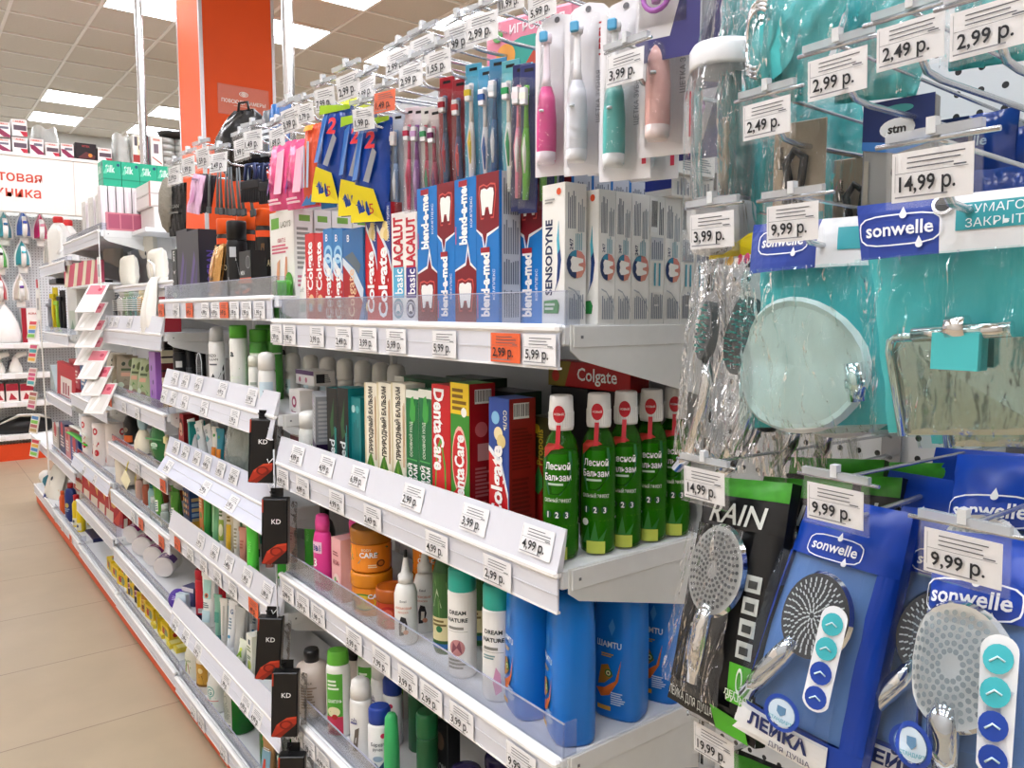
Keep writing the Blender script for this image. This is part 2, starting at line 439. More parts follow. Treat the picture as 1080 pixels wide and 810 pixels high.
def shelf(bay, z, label, plate=0., guard=0., yf=YF, depth=None, rail=.055, tilt=0., x0=None, x1=None, sides=True, gside=True, tint=None):
    X1 = XB[bay] if x1 is None else x1; X0 = XB[bay+1] if x0 is None else x0
    yb = YP-.014 if depth is None else yf+depth
    o = empty('metal_shelf', label, 'shelf', (X0, yf, z), group='metal shelves'); W = X1-X0; D = yb-yf; rm = M(tint, .4, var=.02) if tint else RAILW
    mb = MB(); mb.box(.004, W-.004, .001, D, -.028, 0, SHELFW, .003); part(mb, 'deck', o)
    mb = MB()
    mb.box(.0, W-.002, -.012, .002, -.011, .0015, M('fbfbfc', .25), .004)
    a, b = V((0, -.008, -.010)), V((0, -.008-tilt, -rail)); t = .003
    P = [V((x, p.y+dy, p.z)) for x in (.001, W-.003) for p in (a, b) for dy in (0, t)]
    mb.add(P, [(0,2,3,1),(4,5,7,6),(0,4,6,2),(1,3,7,5),(0,1,5,4),(2,6,7,3)], rm)
    mb.box(.001, W-.003, b.y-.001, b.y+.006, b.z-.003, b.z, M('f6f6f8', .3))
    mb.box(.001, W-.003, (a.y+b.y)/2-.0012, (a.y+b.y)/2+.001, -.033, -.0315, M('d3d5dc', .4))
    part(mb, 'price_rail', o)
    if plate:
        mb = MB(); P = [V((x, y, zz)) for x in (0, W-.002) for y, zz in ((-.0095, .0), (.006, plate), (.0015, 0), (.0085, plate))]
        mb.add(P, [(0,4,5,1),(3,7,6,2),(1,5,7,3),(0,1,3,2),(4,6,7,5)], rm)
        part(mb, 'ticket_plate', o)
    if guard:
        mb = MB(); mb.box(.006, W-.004, .006, .008, 0, guard, ACRYL); mb.box(W-.006, W-.004, .006, .030, 0, guard, ACRYL)
        mb.box(.006, W-.004, .0055, .0085, guard-.0012, guard, M('b9bccf', .2)); part(mb, 'guard', o)
    if sides:
        for xx, ln in ((W-.004, 1), (.0, -1)):
            mb = MB(); T = .003
            pr = [(.012, 0.0), (D, 0.0), (D, -.115), (D-.03, -.105), (.03, -.047), (.012, -.034)]
            P = [(xx, y, zz) for y, zz in pr]+[(xx+T, y, zz) for y, zz in pr]; n = len(pr)
            mb.add(P, [tuple(range(n)), tuple(range(2*n-1, n-1, -1))]+[(i, i+n, (i+1) % n+n, (i+1) % n) for i in range(n)], M('e3e4e2', .4))
            mb.box(xx+T*.4, xx+T+.0015, .016, D-.01, -.03, -.001, M('e8e9e8', .4), .001)
            for yy in (.03, D-.03): mb.lathe([(.0025, 0), (.0025, .001)], DKSTEEL, 8, (0, 0, 0)) if 0 else mb.box(xx+T+.001, xx+T+.0022, yy-.002, yy+.002, -.018, -.014, DKSTEEL)
            part(mb, 'bracket', o)
    return o

def label_mesh(price, red, w=.068, h=.041):
    mb = MB(); base = M('ef6a3c', .5, var=.02) if red else CARD
    mb.box(-w/2, w/2, -.0006, 0, -h/2, h/2, base)
    fr = flat((-w/2, -.0006, -h/2), (1, 0, 0), (0, 0, 1)); ops = []
    for k in range(3): ops.append(('r', .2, .86-.1*k, rnd.uniform(.72, .92), .885-.1*k, M('5a5d66', .6)))
    ops += [('r', .05, .568, .95, .578, M('6a6d74', .6)), ('r', .05, .2, .058, .93, M('a9abb0', .6)), ('r', .78, .6, .93, .63, M('5a5d66', .6))]
    ops += [('t', price+' р.' , .46, .36, .31, .70, .018, INK), ('r', .06, .08, .72, .11, M('8a8a90', .6))]
    deco(mb, fr, w, h, ops); return mb
NLAB = {}
def rail_labels(shelfname, items, z, yf=YF, yoff=-.0118, zc=-.033, rz=0., py=None, lean=0.):
    """items: (pixel x of the label centre, price, red)"""
    n = len(items); seen = {}
    items = [i if len(i) == 3 else (*i, 0) for i in items]
    for i, (px, price, red) in enumerate(items):
        x = at(px, py(px) if callable(py) else (py or 400), Y=yf).x
        k = n-i
        lab = '%s %s р. price label, %s, %s from pegboard end' % ('orange' if red else 'white', price, shelfname, ORD[k-1])
        place(('lab', price, red), lambda: label_mesh(price, red), 'price_label', lab, 'price label', (x, yf+yoff, z+zc), 0, 'price labels on the shelf rails', rot=(lean, 0, 0))

# shelves of the toothpaste bay
ZA = [1.322, .994, .728, .403]; ZB = [1.376, 1.10, .875, .622, .335, .10]
ZC = [1.268, 1.0, .787, .58, .324, .112]
shelf(0, ZA[0], 'white metal shelf carrying the upright toothpaste boxes, topmost of the toothpaste bay', guard=.045)
shelf(0, ZA[1], 'white metal shelf carrying green mouthwash bottles and herbal toothpaste', plate=.056)
shelf(0, ZA[2], 'white metal shelf carrying blue shampoo bottles and orange jars', guard=.05)
shelf(0, ZA[3], 'white metal shelf carrying cream bottles and a bright green tube', guard=.05)
shelf(1, ZB[0], 'white metal shelf carrying orange-capped spray cans', guard=.045)
shelf(1, ZB[1], 'white metal shelf carrying green and white deodorant cans', plate=.052, tilt=.01)
shelf(1, ZB[2], 'white metal shelf below the deodorants with outward tilted price rail', plate=.052, tilt=.03, tint='d8dcec')
shelf(1, ZB[3], 'white metal shelf carrying neon green tube and orange tube', plate=.055)
shelf(1, ZB[4], 'white metal shelf carrying red bottle and hand cream tubes', plate=.046, tilt=.012, rail=.05, tint='dde0ec')
shelf(1, ZB[5], 'white bottom shelf carrying the big green bottles', guard=.04, rail=.05)
shelf(2, ZC[0], 'white metal shelf below the cotton pad packs', plate=.055, tilt=.004)
shelf(2, ZC[1], 'white metal shelf carrying patterned grey green pouches', guard=.035)
shelf(2, ZC[2], 'white metal shelf carrying a green sponge pack and blue bag', guard=.03)
shelf(2, ZC[3], 'white metal shelf carrying small pinkish bottles and green tubes', guard=.035)
shelf(2, ZC[4], 'white metal shelf carrying toppled purple and white cream jars', guard=.035)
shelf(2, ZC[5], 'white bottom shelf carrying yellow soap boxes and dark bottles', guard=.035, rail=.05)
shelf(3, 1.68, 'white metal shelf carrying comb packs and pink display box', guard=.03)
shelf(3, .92, 'white metal shelf partly hidden by hanging pink card strip', depth=.22)
shelf(3, .605, 'white metal shelf carrying red and white paper towel rolls', guard=.03, tilt=.015, tint='dde2f0')
shelf(3, .362, 'white metal shelf carrying red packs and white roll', guard=.05)
shelf(3, .118, 'white bottom shelf carrying yellow soap cartons', guard=.03, rail=.05)
shelf(4, 1.60, 'white metal shelf above the yellow razor packs', guard=.02)
shelf(4, 1.22, 'white metal shelf carrying yellow and green razor packs', guard=.03)
shelf(4, .855, 'white metal shelf carrying grey wedge and red box', guard=.02)
shelf(4, .50, 'white metal shelf carrying navy packs and green shoehorn', guard=.03)
shelf(4, .13, 'white bottom shelf carrying white bag and blue bottles', guard=.03, rail=.05)
shelf(5, .49, 'white metal shelf behind the hanging striped card strip')
shelf(5, .14, 'white bottom shelf at the far gondola end', rail=.06)

# chrome posts up to the ceiling
for (x, y), lab in (((-2.755, 1.13), 'thick chrome pole beside the orange column, floor to ceiling'), ((-4.60, 1.073), 'thin chrome pole in front of the appliance cartons, floor to ceiling')):
    def pole():
        a = MB(); a.lathe([(.02, 0), (.02, TZ)], M('d7d6d9', .18, .9), 14, caps=False)
        b = MB(); b.lathe([(.035, TZ-.02), (.035, TZ-.001)], STEEL, 14); b.lathe([(.05, 0), (.05, .01)], STEEL, 14)
        return [('pole_tube', a, ()), ('flange', b, ())]
    place('pole', pole, 'chrome_pole', lab, 'pole', (x, y, 0), group='chrome poles')

# ---------------------------------------------------------------- price labels on the rails
Y0 = YF-.0118
rail_labels('top toothpaste shelf', [(297, '1,99'), (311, '1,99'), (340, '3,99'), (368, '2,49'), (394, '3,99'), (424, '5,99'), (475, '5,99'), (540, '2,99', 1), (576, '5,99')], ZA[0], py=360)
rail_labels('mouthwash shelf rail', [(304, '4,99'), (325, '4,99'), (361, '4,99'), (399, '2,49'), (467, '4,99'), (531, '2,99')], ZA[1], py=lambda p: 525+(p-304)*.37)
rail_labels('mouthwash shelf upright plate', [(315, '4,99'), (346, '4,99'), (380, '6,99'), (437, '2,99'), (502, '3,99'), (568, '4,99')], ZA[1], yoff=-.0035, zc=.029, py=lambda p: 480+(p-315)*.36, lean=-.26)
rail_labels('blue shampoo shelf', [(309, '2,99'), (325, '3,99'), (341, '1,99'), (379, '5,99'), (408, '7,99'), (436, '3,99'), (461, '2,99'), (493, '3,99'), (556, '9,99')], ZA[2], py=lambda p: 628+(p-309)*.67)
rail_labels('cream bottle shelf', [(319, '1,99'), (331, '5,99'), (346, '4,99')], ZA[3], py=lambda p: 770+(p-319)*.95)
rail_labels('spray can shelf', [(174, '1,49', 1), (190, '2,99'), (204, '3,49', 1), (221, '4,99'), (232, '4,99'), (241, '3,49', 1), (252, '1,99'), (265, '1,99'), (279, '1,99')], ZB[0], py=325)
rail_labels('deodorant shelf plate', [(186, '3,99'), (197, '3,99'), (211, '5,49'), (236, '4,99'), (267, '3,99')], ZB[1], yoff=-.0035, zc=.029, py=lambda p: 398+(p-186)*.27, lean=-.27)
rail_labels('deodorant shelf rail', [(178, '3,49'), (188, '1,99'), (200, '1,99'), (221, '2,99'), (253, '3,99')], ZB[1], yoff=-.0145, py=lambda p: 414+(p-178)*.29, lean=-.22)
rail_labels('tilted shelf plate', [(187, '2,99'), (197, '2,49'), (209, '3,49'), (220, '4,49'), (234, '1,99'), (248, '2,99')], ZB[2], yoff=-.0035, zc=.029, py=lambda p: 470+(p-187)*.5, lean=-.27)
rail_labels('tilted shelf rail', [(186, '3,99'), (226, '2,99'), (255, '3,99')], ZB[2], yoff=-.0248, py=lambda p: 485+(p-186)*.62, lean=-.588)
rail_labels('neon tube shelf plate', [(213, '2,99'), (228, '3,99'), (243, '3,49'), (262, '1,99'), (283, '1,99')], ZB[3], yoff=-.0035, zc=.029, py=lambda p: 573+(p-213)*.75, lean=-.26)
rail_labels('neon tube shelf rail', [(191, '1,49', 1), (205, '2,99'), (219, '3,99'), (234, '2,49'), (250, '1,99'), (272, '1,49', 1)], ZB[3], py=lambda p: 572+(p-191)*.78)
rail_labels('hand cream shelf rail', [(190, '1,99'), (201, '2,99'), (214, '3,99'), (244, '1,99'), (265, '4,99'), (277, '4,99')], ZB[4], yoff=-.0155, py=lambda p: 652+(p-190)*1.25, lean=-.29)
rail_labels('big green bottle shelf', [(208, '2,49'), (216, '1,99'), (240, '3,49')], ZB[5], py=lambda p: 745+(p-208)*1.2)
rail_labels('cotton bay upper plate', [(113, '1,99'), (119, '2,49'), (124, '1,99'), (138, '2,99'), (153, '3,99')], ZC[0], yoff=-.0035, zc=.029, py=341, lean=-.27)
rail_labels('pouch shelf rail', [(119, '1,49', 1), (134, '2,49'), (148, '1,99')], ZC[1], py=420)
rail_labels('sponge shelf rail', [(176, '1,49', 1), (150, '1,99')][::-1], ZC[2], py=520)
rail_labels('green tube shelf rail', [(145, '2,99'), (153, '1,49', 1), (174, '1,49', 1)], ZC[3], py=570)
rail_labels('paper towel shelf rail', [(93, '1,99'), (104, '2,49')], .605, yoff=-.0170, py=495, lean=-.322)
rail_labels('far bottom shelf rail', [(62, '1,99'), (68, '2,49'), (77, '1,49', 1)], .13, py=570)
# ---------------------------------------------------------------- toothpaste shelf (top)
def zat(px, py, Y): return at(px, py, Y=Y).z
def xat(px, py, Y): return at(px, py, Y=Y).x
def row(key, label, pxs, pytop, Y, z, d, base, front, side=(), group=None, name='toothpaste_box', ref='the pegboard end', ymid=300, gap=.0008, h=None, fronts=None):
    """upright boxes side by side; pxs: pixel edges of their fronts"""
    n = len(pxs)-1
    for i in range(n):
        xa, xb = xat(pxs[i], ymid, Y), xat(pxs[i+1], ymid, Y)
        hh = h or zat((pxs[i]+pxs[i+1])/2, pytop, Y)-z
        k = n-i
        lab = label if n == 1 else '%s, %s from %s' % (label, ORD[k-1], ref)
        fr = fronts[i] if fronts else front
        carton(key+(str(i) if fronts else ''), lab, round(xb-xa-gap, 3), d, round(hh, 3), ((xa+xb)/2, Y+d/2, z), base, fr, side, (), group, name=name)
T1 = ZA[0]
RED, WH, NAVY = 'c9161f', 'ffffff', '1c2a6b'
# wax strip cartons, one behind another at the shaving bay end
wax = [('r', 0, 0, 1, 1, 'f3f1ea'), ('r', .06, .8, .4, .93, '6cae3c'), ('t', "LADY'S", .68, .84, .07, .5, .01, '6d6a5a'), ('t', 'GENTLE', .5, .66, .05, .7, .0, 'c0334a'), ('g', .08, .5, .8, .62, 3, 'd56a80'),
       ('p', [(.2, .05), (.3, .4), (.42, .44), (.38, .2), (.34, .05)], 'e2a67d'), ('p', [(.55, .05), (.66, .46), (.72, .46), (.72, .05)], 'dd9a76'), ('e', .78, .16, .16, .12, '57a53a'), ('r', .0, 0, .6, .05, 'd99068')]
waxs = [('r', 0, 0, 1, 1, 'eeece4'), ('r', .25, .86, .8, .93, '7fb04a'), ('g', .12, .3, .9, .8, 9, '9a9890'), ('g', .12, .1, .7, .25, 3, 'c77f8e')]
xr = -1.80
ys = [at(p, 260, X=xr).y for p in (310, 330, 350, 372, 392)]
for i in range(4):
    carton('wax', 'white wax strip carton with green header, %s from the aisle' % ORD[i], .15, round(ys[i+1]-ys[i]-.003, 3) if i else .05, .205, (xr-.075, ys[i]+.026 if not i else (ys[i]+ys[i+1])/2, ZB[0]), 'f3f1ea', wax, waxs, group='wax strip cartons', name='wax_strip_carton')
# soft white pouch leaning beside the red boxes
def pouch_white():
    W, H = .075, .185; mb = MB()
    qf = quadframe((-W/2, .015, H), (W/2, .02, H), (W/2*.9, -.02, 0), (-W/2*.8, -.02, 0), W, H, .012)
    mb.grid(lambda u, v: qf(u*W, v*H), 8, 10, M('efeee9', .35)); mb.grid(lambda u, v: qf((1-u)*W, v*H)+V((0, .012+.02*math.sin(PI*u)*math.sin(PI*v), 0)), 8, 10, M('e5e3dc', .35))
    deco(mb, qf, W, H, [('r', .1, .86, .9, .9, 'c9c7c0'), ('r', .55, .78, .68, .83, '20262c'), ('g', .5, .5, .86, .75, 5, '7d9aa0'), ('r', .3, .08, .8, .18, 'b7d0c6'), ('t', 'soft', .45, .35, .06, .4, .0, '8f8f8c')])
    return mb
place('pw', pouch_white, 'sachet_pack', 'soft white sachet pack leaning beside the leftmost red toothpaste box', 'pack', (xat(316, 300, .72), .745, T1))
def capbottle():
    a = MB(); a.lathe([(.018, 0), (.021, .01), (.021, .05), (.012, .058)], M('3c8f3a', .3), 16)
    b = MB(); b.lathe([(.022, .052), (.022, .085), (.019, .09)], M('57b23c', .3), 16)
    for k in range(18):
        an = 2*PI*k/18; b.box(.0222*math.cos(an)-.001, .0222*math.cos(an)+.001, .0222*math.sin(an)-.001, .0222*math.sin(an)+.001, .055, .082, M('4aa232', .3))
    return [('bottle_body', a, ()), ('cap', b, ())]
place('capb', capbottle, 'small_bottle', 'small green-capped bottle at the foot of the white wax cartons', 'bottle', (xat(298, 310, .715), .715, T1))

colred = [('r', 0, 0, 1, 1, RED), ('r', .0, .0, .3, .22, 'e04a28'), ('v', 'Colgate', .5, .62, .6, .56, .03, WH), ('v', 'МАКСИМУМ', .25, .3, .22, .4, .0, 'f3d9c8'), ('d', .62, .22, .3, 'f0c79a'), ('d', .5, .14, .2, 'b9dff0')]
row('colred', 'small red toothpaste box with white lettering', [323, 332.5, 342], 246, .70, T1, .036, RED, colred, group='small red toothpaste boxes', ref='the blue boxes')
colblue = [('r', 0, 0, 1, 1, '2f7fc4'), ('p', [(0, 0), (1, 0), (1, .42), (.5, .48), (0, .62)], 'c41620'), ('p', [(.0, .62), (.5, .48), (1, .42), (1, .5), (.5, .6), (0, .7)], 'e7eef7'), ('o', .55, .72, .42, .1, .6, '9fd2f2'), ('o', .5, .6, .5, .13, .7, 'cfe8f8'),
           ('t', 'В', .42, .9, .07, .5, .02, WH), ('v', 'Colgate', .5, .29, .6, .56, .03, WH)]
coldark = [('r', 0, 0, 1, 1, '2b6aa8'), ('p', [(0, 0), (.75, 0), (.95, .2), (.5, .45), (0, .62)], 'a8131e'), ('p', [(0, .62), (.5, .45), (.95, .2), (1, .34), (.6, .55), (0, .7)], 'd5e2ee'), ('p', [(.1, .7), (.5, .75), (.9, .6), (.8, .5), (.4, .62)], '5d6b76'),
           ('t', 'В', .3, .9, .07, .3, .02, WH), ('v', 'Colgate', .42, .3, .3, .52, .012, 'f0c7a0')]
row('colblue', 'blue and red toothpaste box with letter В on top', [342, 352, 362.3, 384], 241, .70, T1, .036, '2f7fc4', colblue, group='blue and red toothpaste boxes', ref='the tall red boxes', fronts=[colblue, colblue, coldark])
caries = [('r', 0, 0, 1, 1, RED), ('p', [(0, 1), (1, 1), (1, .42), (.8, .55), (.45, .66), (0, .78)], '233a86'), ('p', [(0, .78), (.45, .66), (.8, .55), (1, .42), (1, .47), (.85, .59), (.48, .7), (0, .83)], 'dfe8f4'),
          ('d', .32, .9, .2, '4fb0dd'), ('e', .6, .8, .2, .05, 'e9d28a'), ('e', .45, .75, .2, .05, 'f2dfae'), ('e', .7, .73, .2, .05, 'e2c67b'), ('V', 'ЗАЩИТА ОТ КАРИЕСА', .86, .82, .16, .3, .0, WH), ('v', 'Colgate', .42, .33, .62, .6, .035, WH)]
# one tilted red box and two tall ones
xa = xat(386, 300, .70)
carton('caries1', 'red and blue toothpaste box leaning beside two taller ones', .05, .036, .185, (xa+.012, .722, T1+.0), RED, [('r', 0, 0, 1, 1, RED), ('p', [(0, 1), (.5, 1), (.0, .86)], '8e1a3a'), ('v', 'Colgate', .45, .62, .5, .5, .014, WH), ('p', [(0, 0), (.9, 0), (0, .3)], '2a4187'), ('d', .3, .14, .2, 'e8d496')], rot=(0, math.radians(2.5), 0))
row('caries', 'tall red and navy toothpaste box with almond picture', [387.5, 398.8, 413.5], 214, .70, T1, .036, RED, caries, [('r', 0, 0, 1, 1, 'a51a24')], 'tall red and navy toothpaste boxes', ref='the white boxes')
def lac(c1, c2):
    return [('r', 0, 0, 1, 1, 'f4f3ef'), ('r', 0, .94, 1, 1, 'e9e4e2'), ('v', 'LACALUT', .5, .73, .7, .46, .045, 'c22036'), ('r', .12, .22, .95, .5, c1), ('v', 'basic', .55, .37, .62, .23, .014, WH), ('d', .5, .12, .4, c2), ('o', .5, .12, .4, .07, .7, 'bcbcc8'), ('p', [(.3, .08), (.4, .16), (.6, .16), (.7, .08), (.55, .1), (.45, .1)], 'f7f4ee')]
row('lac', 'white toothpaste box with red vertical lettering', [414, 427.5, 440.5], 224, .70, T1, .038, 'f4f3ef', None, group='white boxes with red lettering', ref='the tall blue boxes', fronts=[lac('58b4dc', '8aa8b4'), lac('3b2f86', '4b4a62')])
for i, p in enumerate((414, 427.5)):
    carton('lacb', 'box with violet barcode top behind the white lettered boxes, %s from blue boxes' % ORD[1-i], .055, .036, .212, (xat(p+8, 300, .745), .765, T1), 'd9d4ea', [('r', 0, .8, 1, 1, '9a90cf'), ('b', .1, .86, .9, .99, '3a3470')], group='boxes with violet barcode tops')
# big blue boxes
BL = '1277c8'; MAR = '7d1322'
def blend(flip):
    o = [('r', 0, 0, 1, 1, BL)]
    def y(v): return 1-v if flip else v
    def P(pts): return [(1-x if flip else x, y(v)) for x, v in pts][::(1 if not flip else 1)]
    o.append(('p', P([(0, 0), (1, 0), (1, .36), (.72, .40), (.62, .47), (.52, .40), (0, .36)]), MAR))
    o.append(('p', P([(0, .36), (.52, .40), (.62, .50), (.72, .40), (1, .36), (1, .372), (.74, .42), (.62, .56), (.5, .42), (0, .372)]), 'f2f3f6'))
    cy = y(.19); T = ((-.3, .05), (-.27, .085), (-.12, .092), (0, .08), (.12, .092), (.27, .085), (.3, .05), (.27, 0), (.22, -.085), (.12, -.085), (.06, -.035), (-.06, -.035), (-.12, -.085), (-.22, -.085), (-.27, 0))
    for k, c in ((1.32, 'd8564e'), (1.2, MAR)): o.append(('p', [(.5+dx*k, cy+dy*k) for dx, dy in T], c))
    o.append(('p', [(.5+dx, cy+dy) for dx, dy in T], 'f7f6f2'))
    o.append(('v', 'blend-a-med', .42, y(.76) if not flip else .26, .36, .43, .045, WH))
    o.append(('r', .22, (.945 if not flip else .475), .62, (.985 if not flip else .51), 'a3202e'))
    o.append(('v', 'КОМПЛЕКС', .82, y(.76) if not flip else .26, .1, .25, .0, WH)); o.append(('G', .06, .55 if not flip else .03, .12, .7 if not flip else .2, 1, 'e0526a'))
    return o
silver = [('r', 0, 0, 1, 1, 'b9bfca'), ('r', .0, 0, .1, 1, BL), ('r', .12, 0, .96, 1, 'c9cdd6'), ('G', .16, .72, .9, .97, 7, '6e7686'), ('G', .16, .46, .9, .69, 7, '7a8290'), ('G', .16, .26, .9, .43, 7, '6e7686'), ('G', .16, .04, .9, .23, 7, '79818f'), ('t', 'С Е', .5, .88, .035, .3, .0, '3c4250')]
row('blend', 'tall blue toothpaste box with white tooth on maroon', [441, 462, 480.5, 503, 527], 186, .70, T1, .039, BL, None, silver, 'tall blue toothpaste boxes', ref='the white tooth-relief boxes', fronts=[blend(False), blend(True), blend(False), blend(True)], h=.222)
# a second column of them, running back along the shelf
xr = xat(572, 300, .742)
yy = .742
for i in range(6):
    d = .039
    carton('blendcol', 'tall blue toothpaste box showing silver small-print side, %s from aisle' % ORD[i], .058, d, .218, (xr-.029+.018*(i > 0), yy+d/2, T1), BL, blend(True), silver, group='blue boxes in the receding column'); yy += d+.0006
# sensitive-tooth boxes
senf = [('r', 0, 0, 1, 1, 'f3f3ef'), ('v', 'SENSODYNE', .3, .48, .3, .54, .03, '1b2a55'), ('p', [(.74, .74), (.66, .6), (.7, .45), (.66, .3), (.55, .22), (.78, .33), (.86, .46), (.76, .6)], '1d3f7d'), ('p', [(.74, .74), (.66, .6), (.7, .5), (.8, .54), (.76, .62)], '57b7cf'), ('p', [(.1, .17), (.1, .08), (.75, .08), (.8, .14), (.7, .18)], '2d8d45'), ('g', .15, .1, .6, .16, 2, 'e7f2e4'), ('d', .76, .94, .1, 'e0572f'), ('g', .15, .86, .6, .9, 2, '9a9a98')]
def sens(barcode=False, gap=0):
    if barcode:
        return [('r', 0, 0, 1, 1, 'ecebe6'), ('b', .08, .72, .5, .98, '20242c'), ('G', .6, .7, .92, .97, 3, '4c5563'), ('r', .1, .5, .9, .68, 'c9ccd2'), ('G', .12, .51, .88, .67, 6, '7e8794'), ('r', .3, .3, .42, .48, '4ba3b8'), ('r', .6, .3, .72, .48, '4ba3b8'), ('G', .1, .04, .9, .26, 7, '8b93a0'), ('b', .3, .14, .6, .24, '555b66')]
    return [('r', 0, 0, 1, 1, 'efeeea'), ('G', .1, .68, .5, .95, 5, '707884'), ('G', .58, .66, .92, .9, 4, '9aa2ab'), ('v', '24/7', .26, .57, .16, .08, .02, '26345c'), ('G', .45, .53, .8, .66, 4, '8cb8c4'),
            ('e', .5, .43, .46, .1, '2b3d68'), ('p', [(.5, .43), (.96, .43), (.9, .49), (.75, .52), (.5, .53)], 'd98b80'), ('p', [(.5, .43), (.5, .33), (.75, .34), (.92, .39), (.96, .43)], 'd6917f'), ('p', [(.14, .49), (.3, .52), (.5, .53), (.5, .47)], '3a86a5'),
            ('p', [(.2, .46), (.3, .485), (.5, .48), (.82, .47), (.82, .445), (.6, .435), (.6, .42), (.82, .41), (.82, .39), (.5, .375), (.3, .375), (.2, .4), (.24, .43)], 'f6f3ee'), ('p', [(.1, .27), (.4, .25), (.8, .17), (.95, .1), (.95, .09), (.78, .155), (.4, .238), (.1, .258)], 'aeb4ba'), ('G', .12, .04, .85, .22, 7, '8d95a1')]
carton('sens', 'white sensitive-tooth toothpaste box standing foremost at the shelf corner', .046, .037, .187, (-.815, .7175, T1), 'f3f3ef', senf, sens(), group=None)
ye = [.744, .775, .806, .842, .874, .909, .942, .968]
for i in range(7):
    bc = i in (3, 5, 6)
    carton('sensb' if bc else 'sens', 'white sensitive-tooth toothpaste box in the column along the shelf edge, %s from the aisle' % ORD[i], .046, round(min(.035, ye[i+1]-ye[i]-.001), 3), .18, (-.7985, (ye[i]+ye[i+1])/2, T1), 'f3f3ef', senf, sens(bc), group='white sensitive-tooth boxes in a column')
def lying(name, label, x0, x1, y0, y1, z, h, base, front, side, top=(), key=None):
    return carton(key or label, label, x1-x0, y1-y0, h, ((x0+x1)/2, (y0+y1)/2, z), base, front, side, top, name=name)
zz = T1+.1805
lying('toothpaste_box', 'white carton with navy stripe lying on the white tooth-relief boxes', -.812, -.762, .872, .965, zz, .030, 'eceae5', [('r', .0, .35, 1, .85, '26368c')], [('G', .1, .1, .9, .9, 10, '9a9da3')])
lying('toothpaste_box', 'white carton with green flash lying topmost above the white boxes', -.806, -.752, .852, .955, zz+.031, .032, 'f4f3ef', [('r', .05, .15, .95, .5, '2d8d45'), ('t', 'SENSODYNE', .5, .75, .2, .8, .012, '25315a')], [('g', .3, .15, .9, .75, 6, '8a8f96'), ('t', '4 %', .85, .2, .15, .2, 0, '55585e')])

# ---------------------------------------------------------------- mouthwash shelf
T2 = ZA[1]
# mouthwash bottles
def mouthwash():
    G = film('3c8f14', .28, .05, .06, 12., gl=.12, tint='74c636'); mb = MB()
    prof = [(.022, 0), (.0285, .004), (.030, .012), (.030, .045), (.0285, .05), (.030, .056), (.030, .135), (.0285, .155), (.023, .170), (.0165, .178), (.0165, .186)]
    mb.lathe(prof, G, 28)
    liq = MB(); liq.lathe([(.02, .003), (.027, .008), (.0285, .014), (.0285, .134), (.027, .150)], M('64b81c', .2, var=.08, ns=20), 24)
    fr = cyl(.0303, .0303, 0, .052)
    deco(mb, fr, .052, .18, [('p', [(.02, .66), (.02, .8), (.2, .87), (.92, .86), (.98, .78), (.9, .62), (.6, .52), (.2, .52)], '1c6b38'), ('p', [(.02, .80), (.02, .88), (.2, .92), (.55, .92), (.7, .89), (.3, .865)], 'b3342c'), ('t', 'Лесной', .5, .745, .052, .8, .018, WH), ('t', 'Бальзам', .5, .66, .052, .84, .018, WH), ('g', .2, .59, .85, .62, 1, 'bfe0bf'),
        ('t', 'СИЛЬНЫЙ ЭФФЕКТ', .5, .48, .028, .85, .012, 'e3f0dc'), ('d', .22, .37, .105, '14532c'), ('d', .5, .37, .105, '14532c'), ('d', .78, .37, .105, '14532c'), ('t', '1', .22, .37, .045, .1, .02, WH), ('t', '2', .5, .37, .045, .1, .02, WH), ('t', '3', .78, .37, .045, .1, .02, WH),
        ('p', [(.1, .1), (.3, .25), (.35, .12), (.5, .28), (.6, .13), (.85, .22), (.7, .08)], '2c7d2d'), ('d', .2, .27, .1, 'e8efe0'), ('r', .25, .02, .8, .12, 'c6d45a')], n=8, off0=.0003)
    cap = MB(); cap.lathe([(.0195, .182), (.0205, .186), (.0200, .205), (.0188, .228), (.017, .230)], M('f2f2f0', .3), 24)
    for k in range(30):
        an = 2*PI*k/30; cap.box(.0202*math.cos(an)-.0006, .0202*math.cos(an)+.0006, .0202*math.sin(an)-.0006, .0202*math.sin(an)+.0006, .187, .207, M('e4e4e2', .35))
    st = MB(); f2 = cyl(.0212, .0212, 0, .03); st.disc(f2, .015, .205, .010, .012, M('c4202f', .4), .0004); f3 = lambda x, y, off=0.: cyl(.0215+.0095*max(0, min(1, (.19-y)/.03)), None, 0, .03)(x, y, off)
    P = [f3(.015-.0035, .19-.008*k, .0012) for k in range(5)]+[f3(.015+.0035, .19-.008*k, .0012) for k in range(5)]
    st.add(P, [(k, k+1, k+6, k+5) for k in range(4)], M('c4202f', .4))
    st.text(f2, 'НОВЫЙ', .015, .205, .003, WHITE, .016, .01, .0012)
    return [('bottle_body', mb, ()), ('mouthwash_liquid', liq, ()), ('cap', cap, ()), ('neck_seal', st, ())]
for i, (px, py) in enumerate(((595, 583), (628, 578), (656, 572), (682, 564), (708, 556), (733, 549))):
    p = at(px, py, Z=T2+.0); x = -.812; y = [.718, .780, .834, .886, .926, .955][i]
    if i < 5: place('mouthwash', mouthwash, 'mouthwash_bottle', 'green mouthwash bottle with white cap, %s in the row from the aisle' % ORD[i], 'bottle', (x-.012*(i == 0)+.006*(i-1)*(i > 0)*.3, [.722, .783, .836, .889, .941][i], T2), math.radians(38), 'green mouthwash bottles', scale=(.86, .86, 1))
place('mouthwash', mouthwash, 'mouthwash_bottle', 'green mouthwash bottle with white cap, almost hidden at the shelf back', 'bottle', (-.88, .94, T2), 0, 'green mouthwash bottles', scale=(.86, .86, 1))

def vt(base, ops): return [('r', 0, 0, 1, 1, base)]+ops
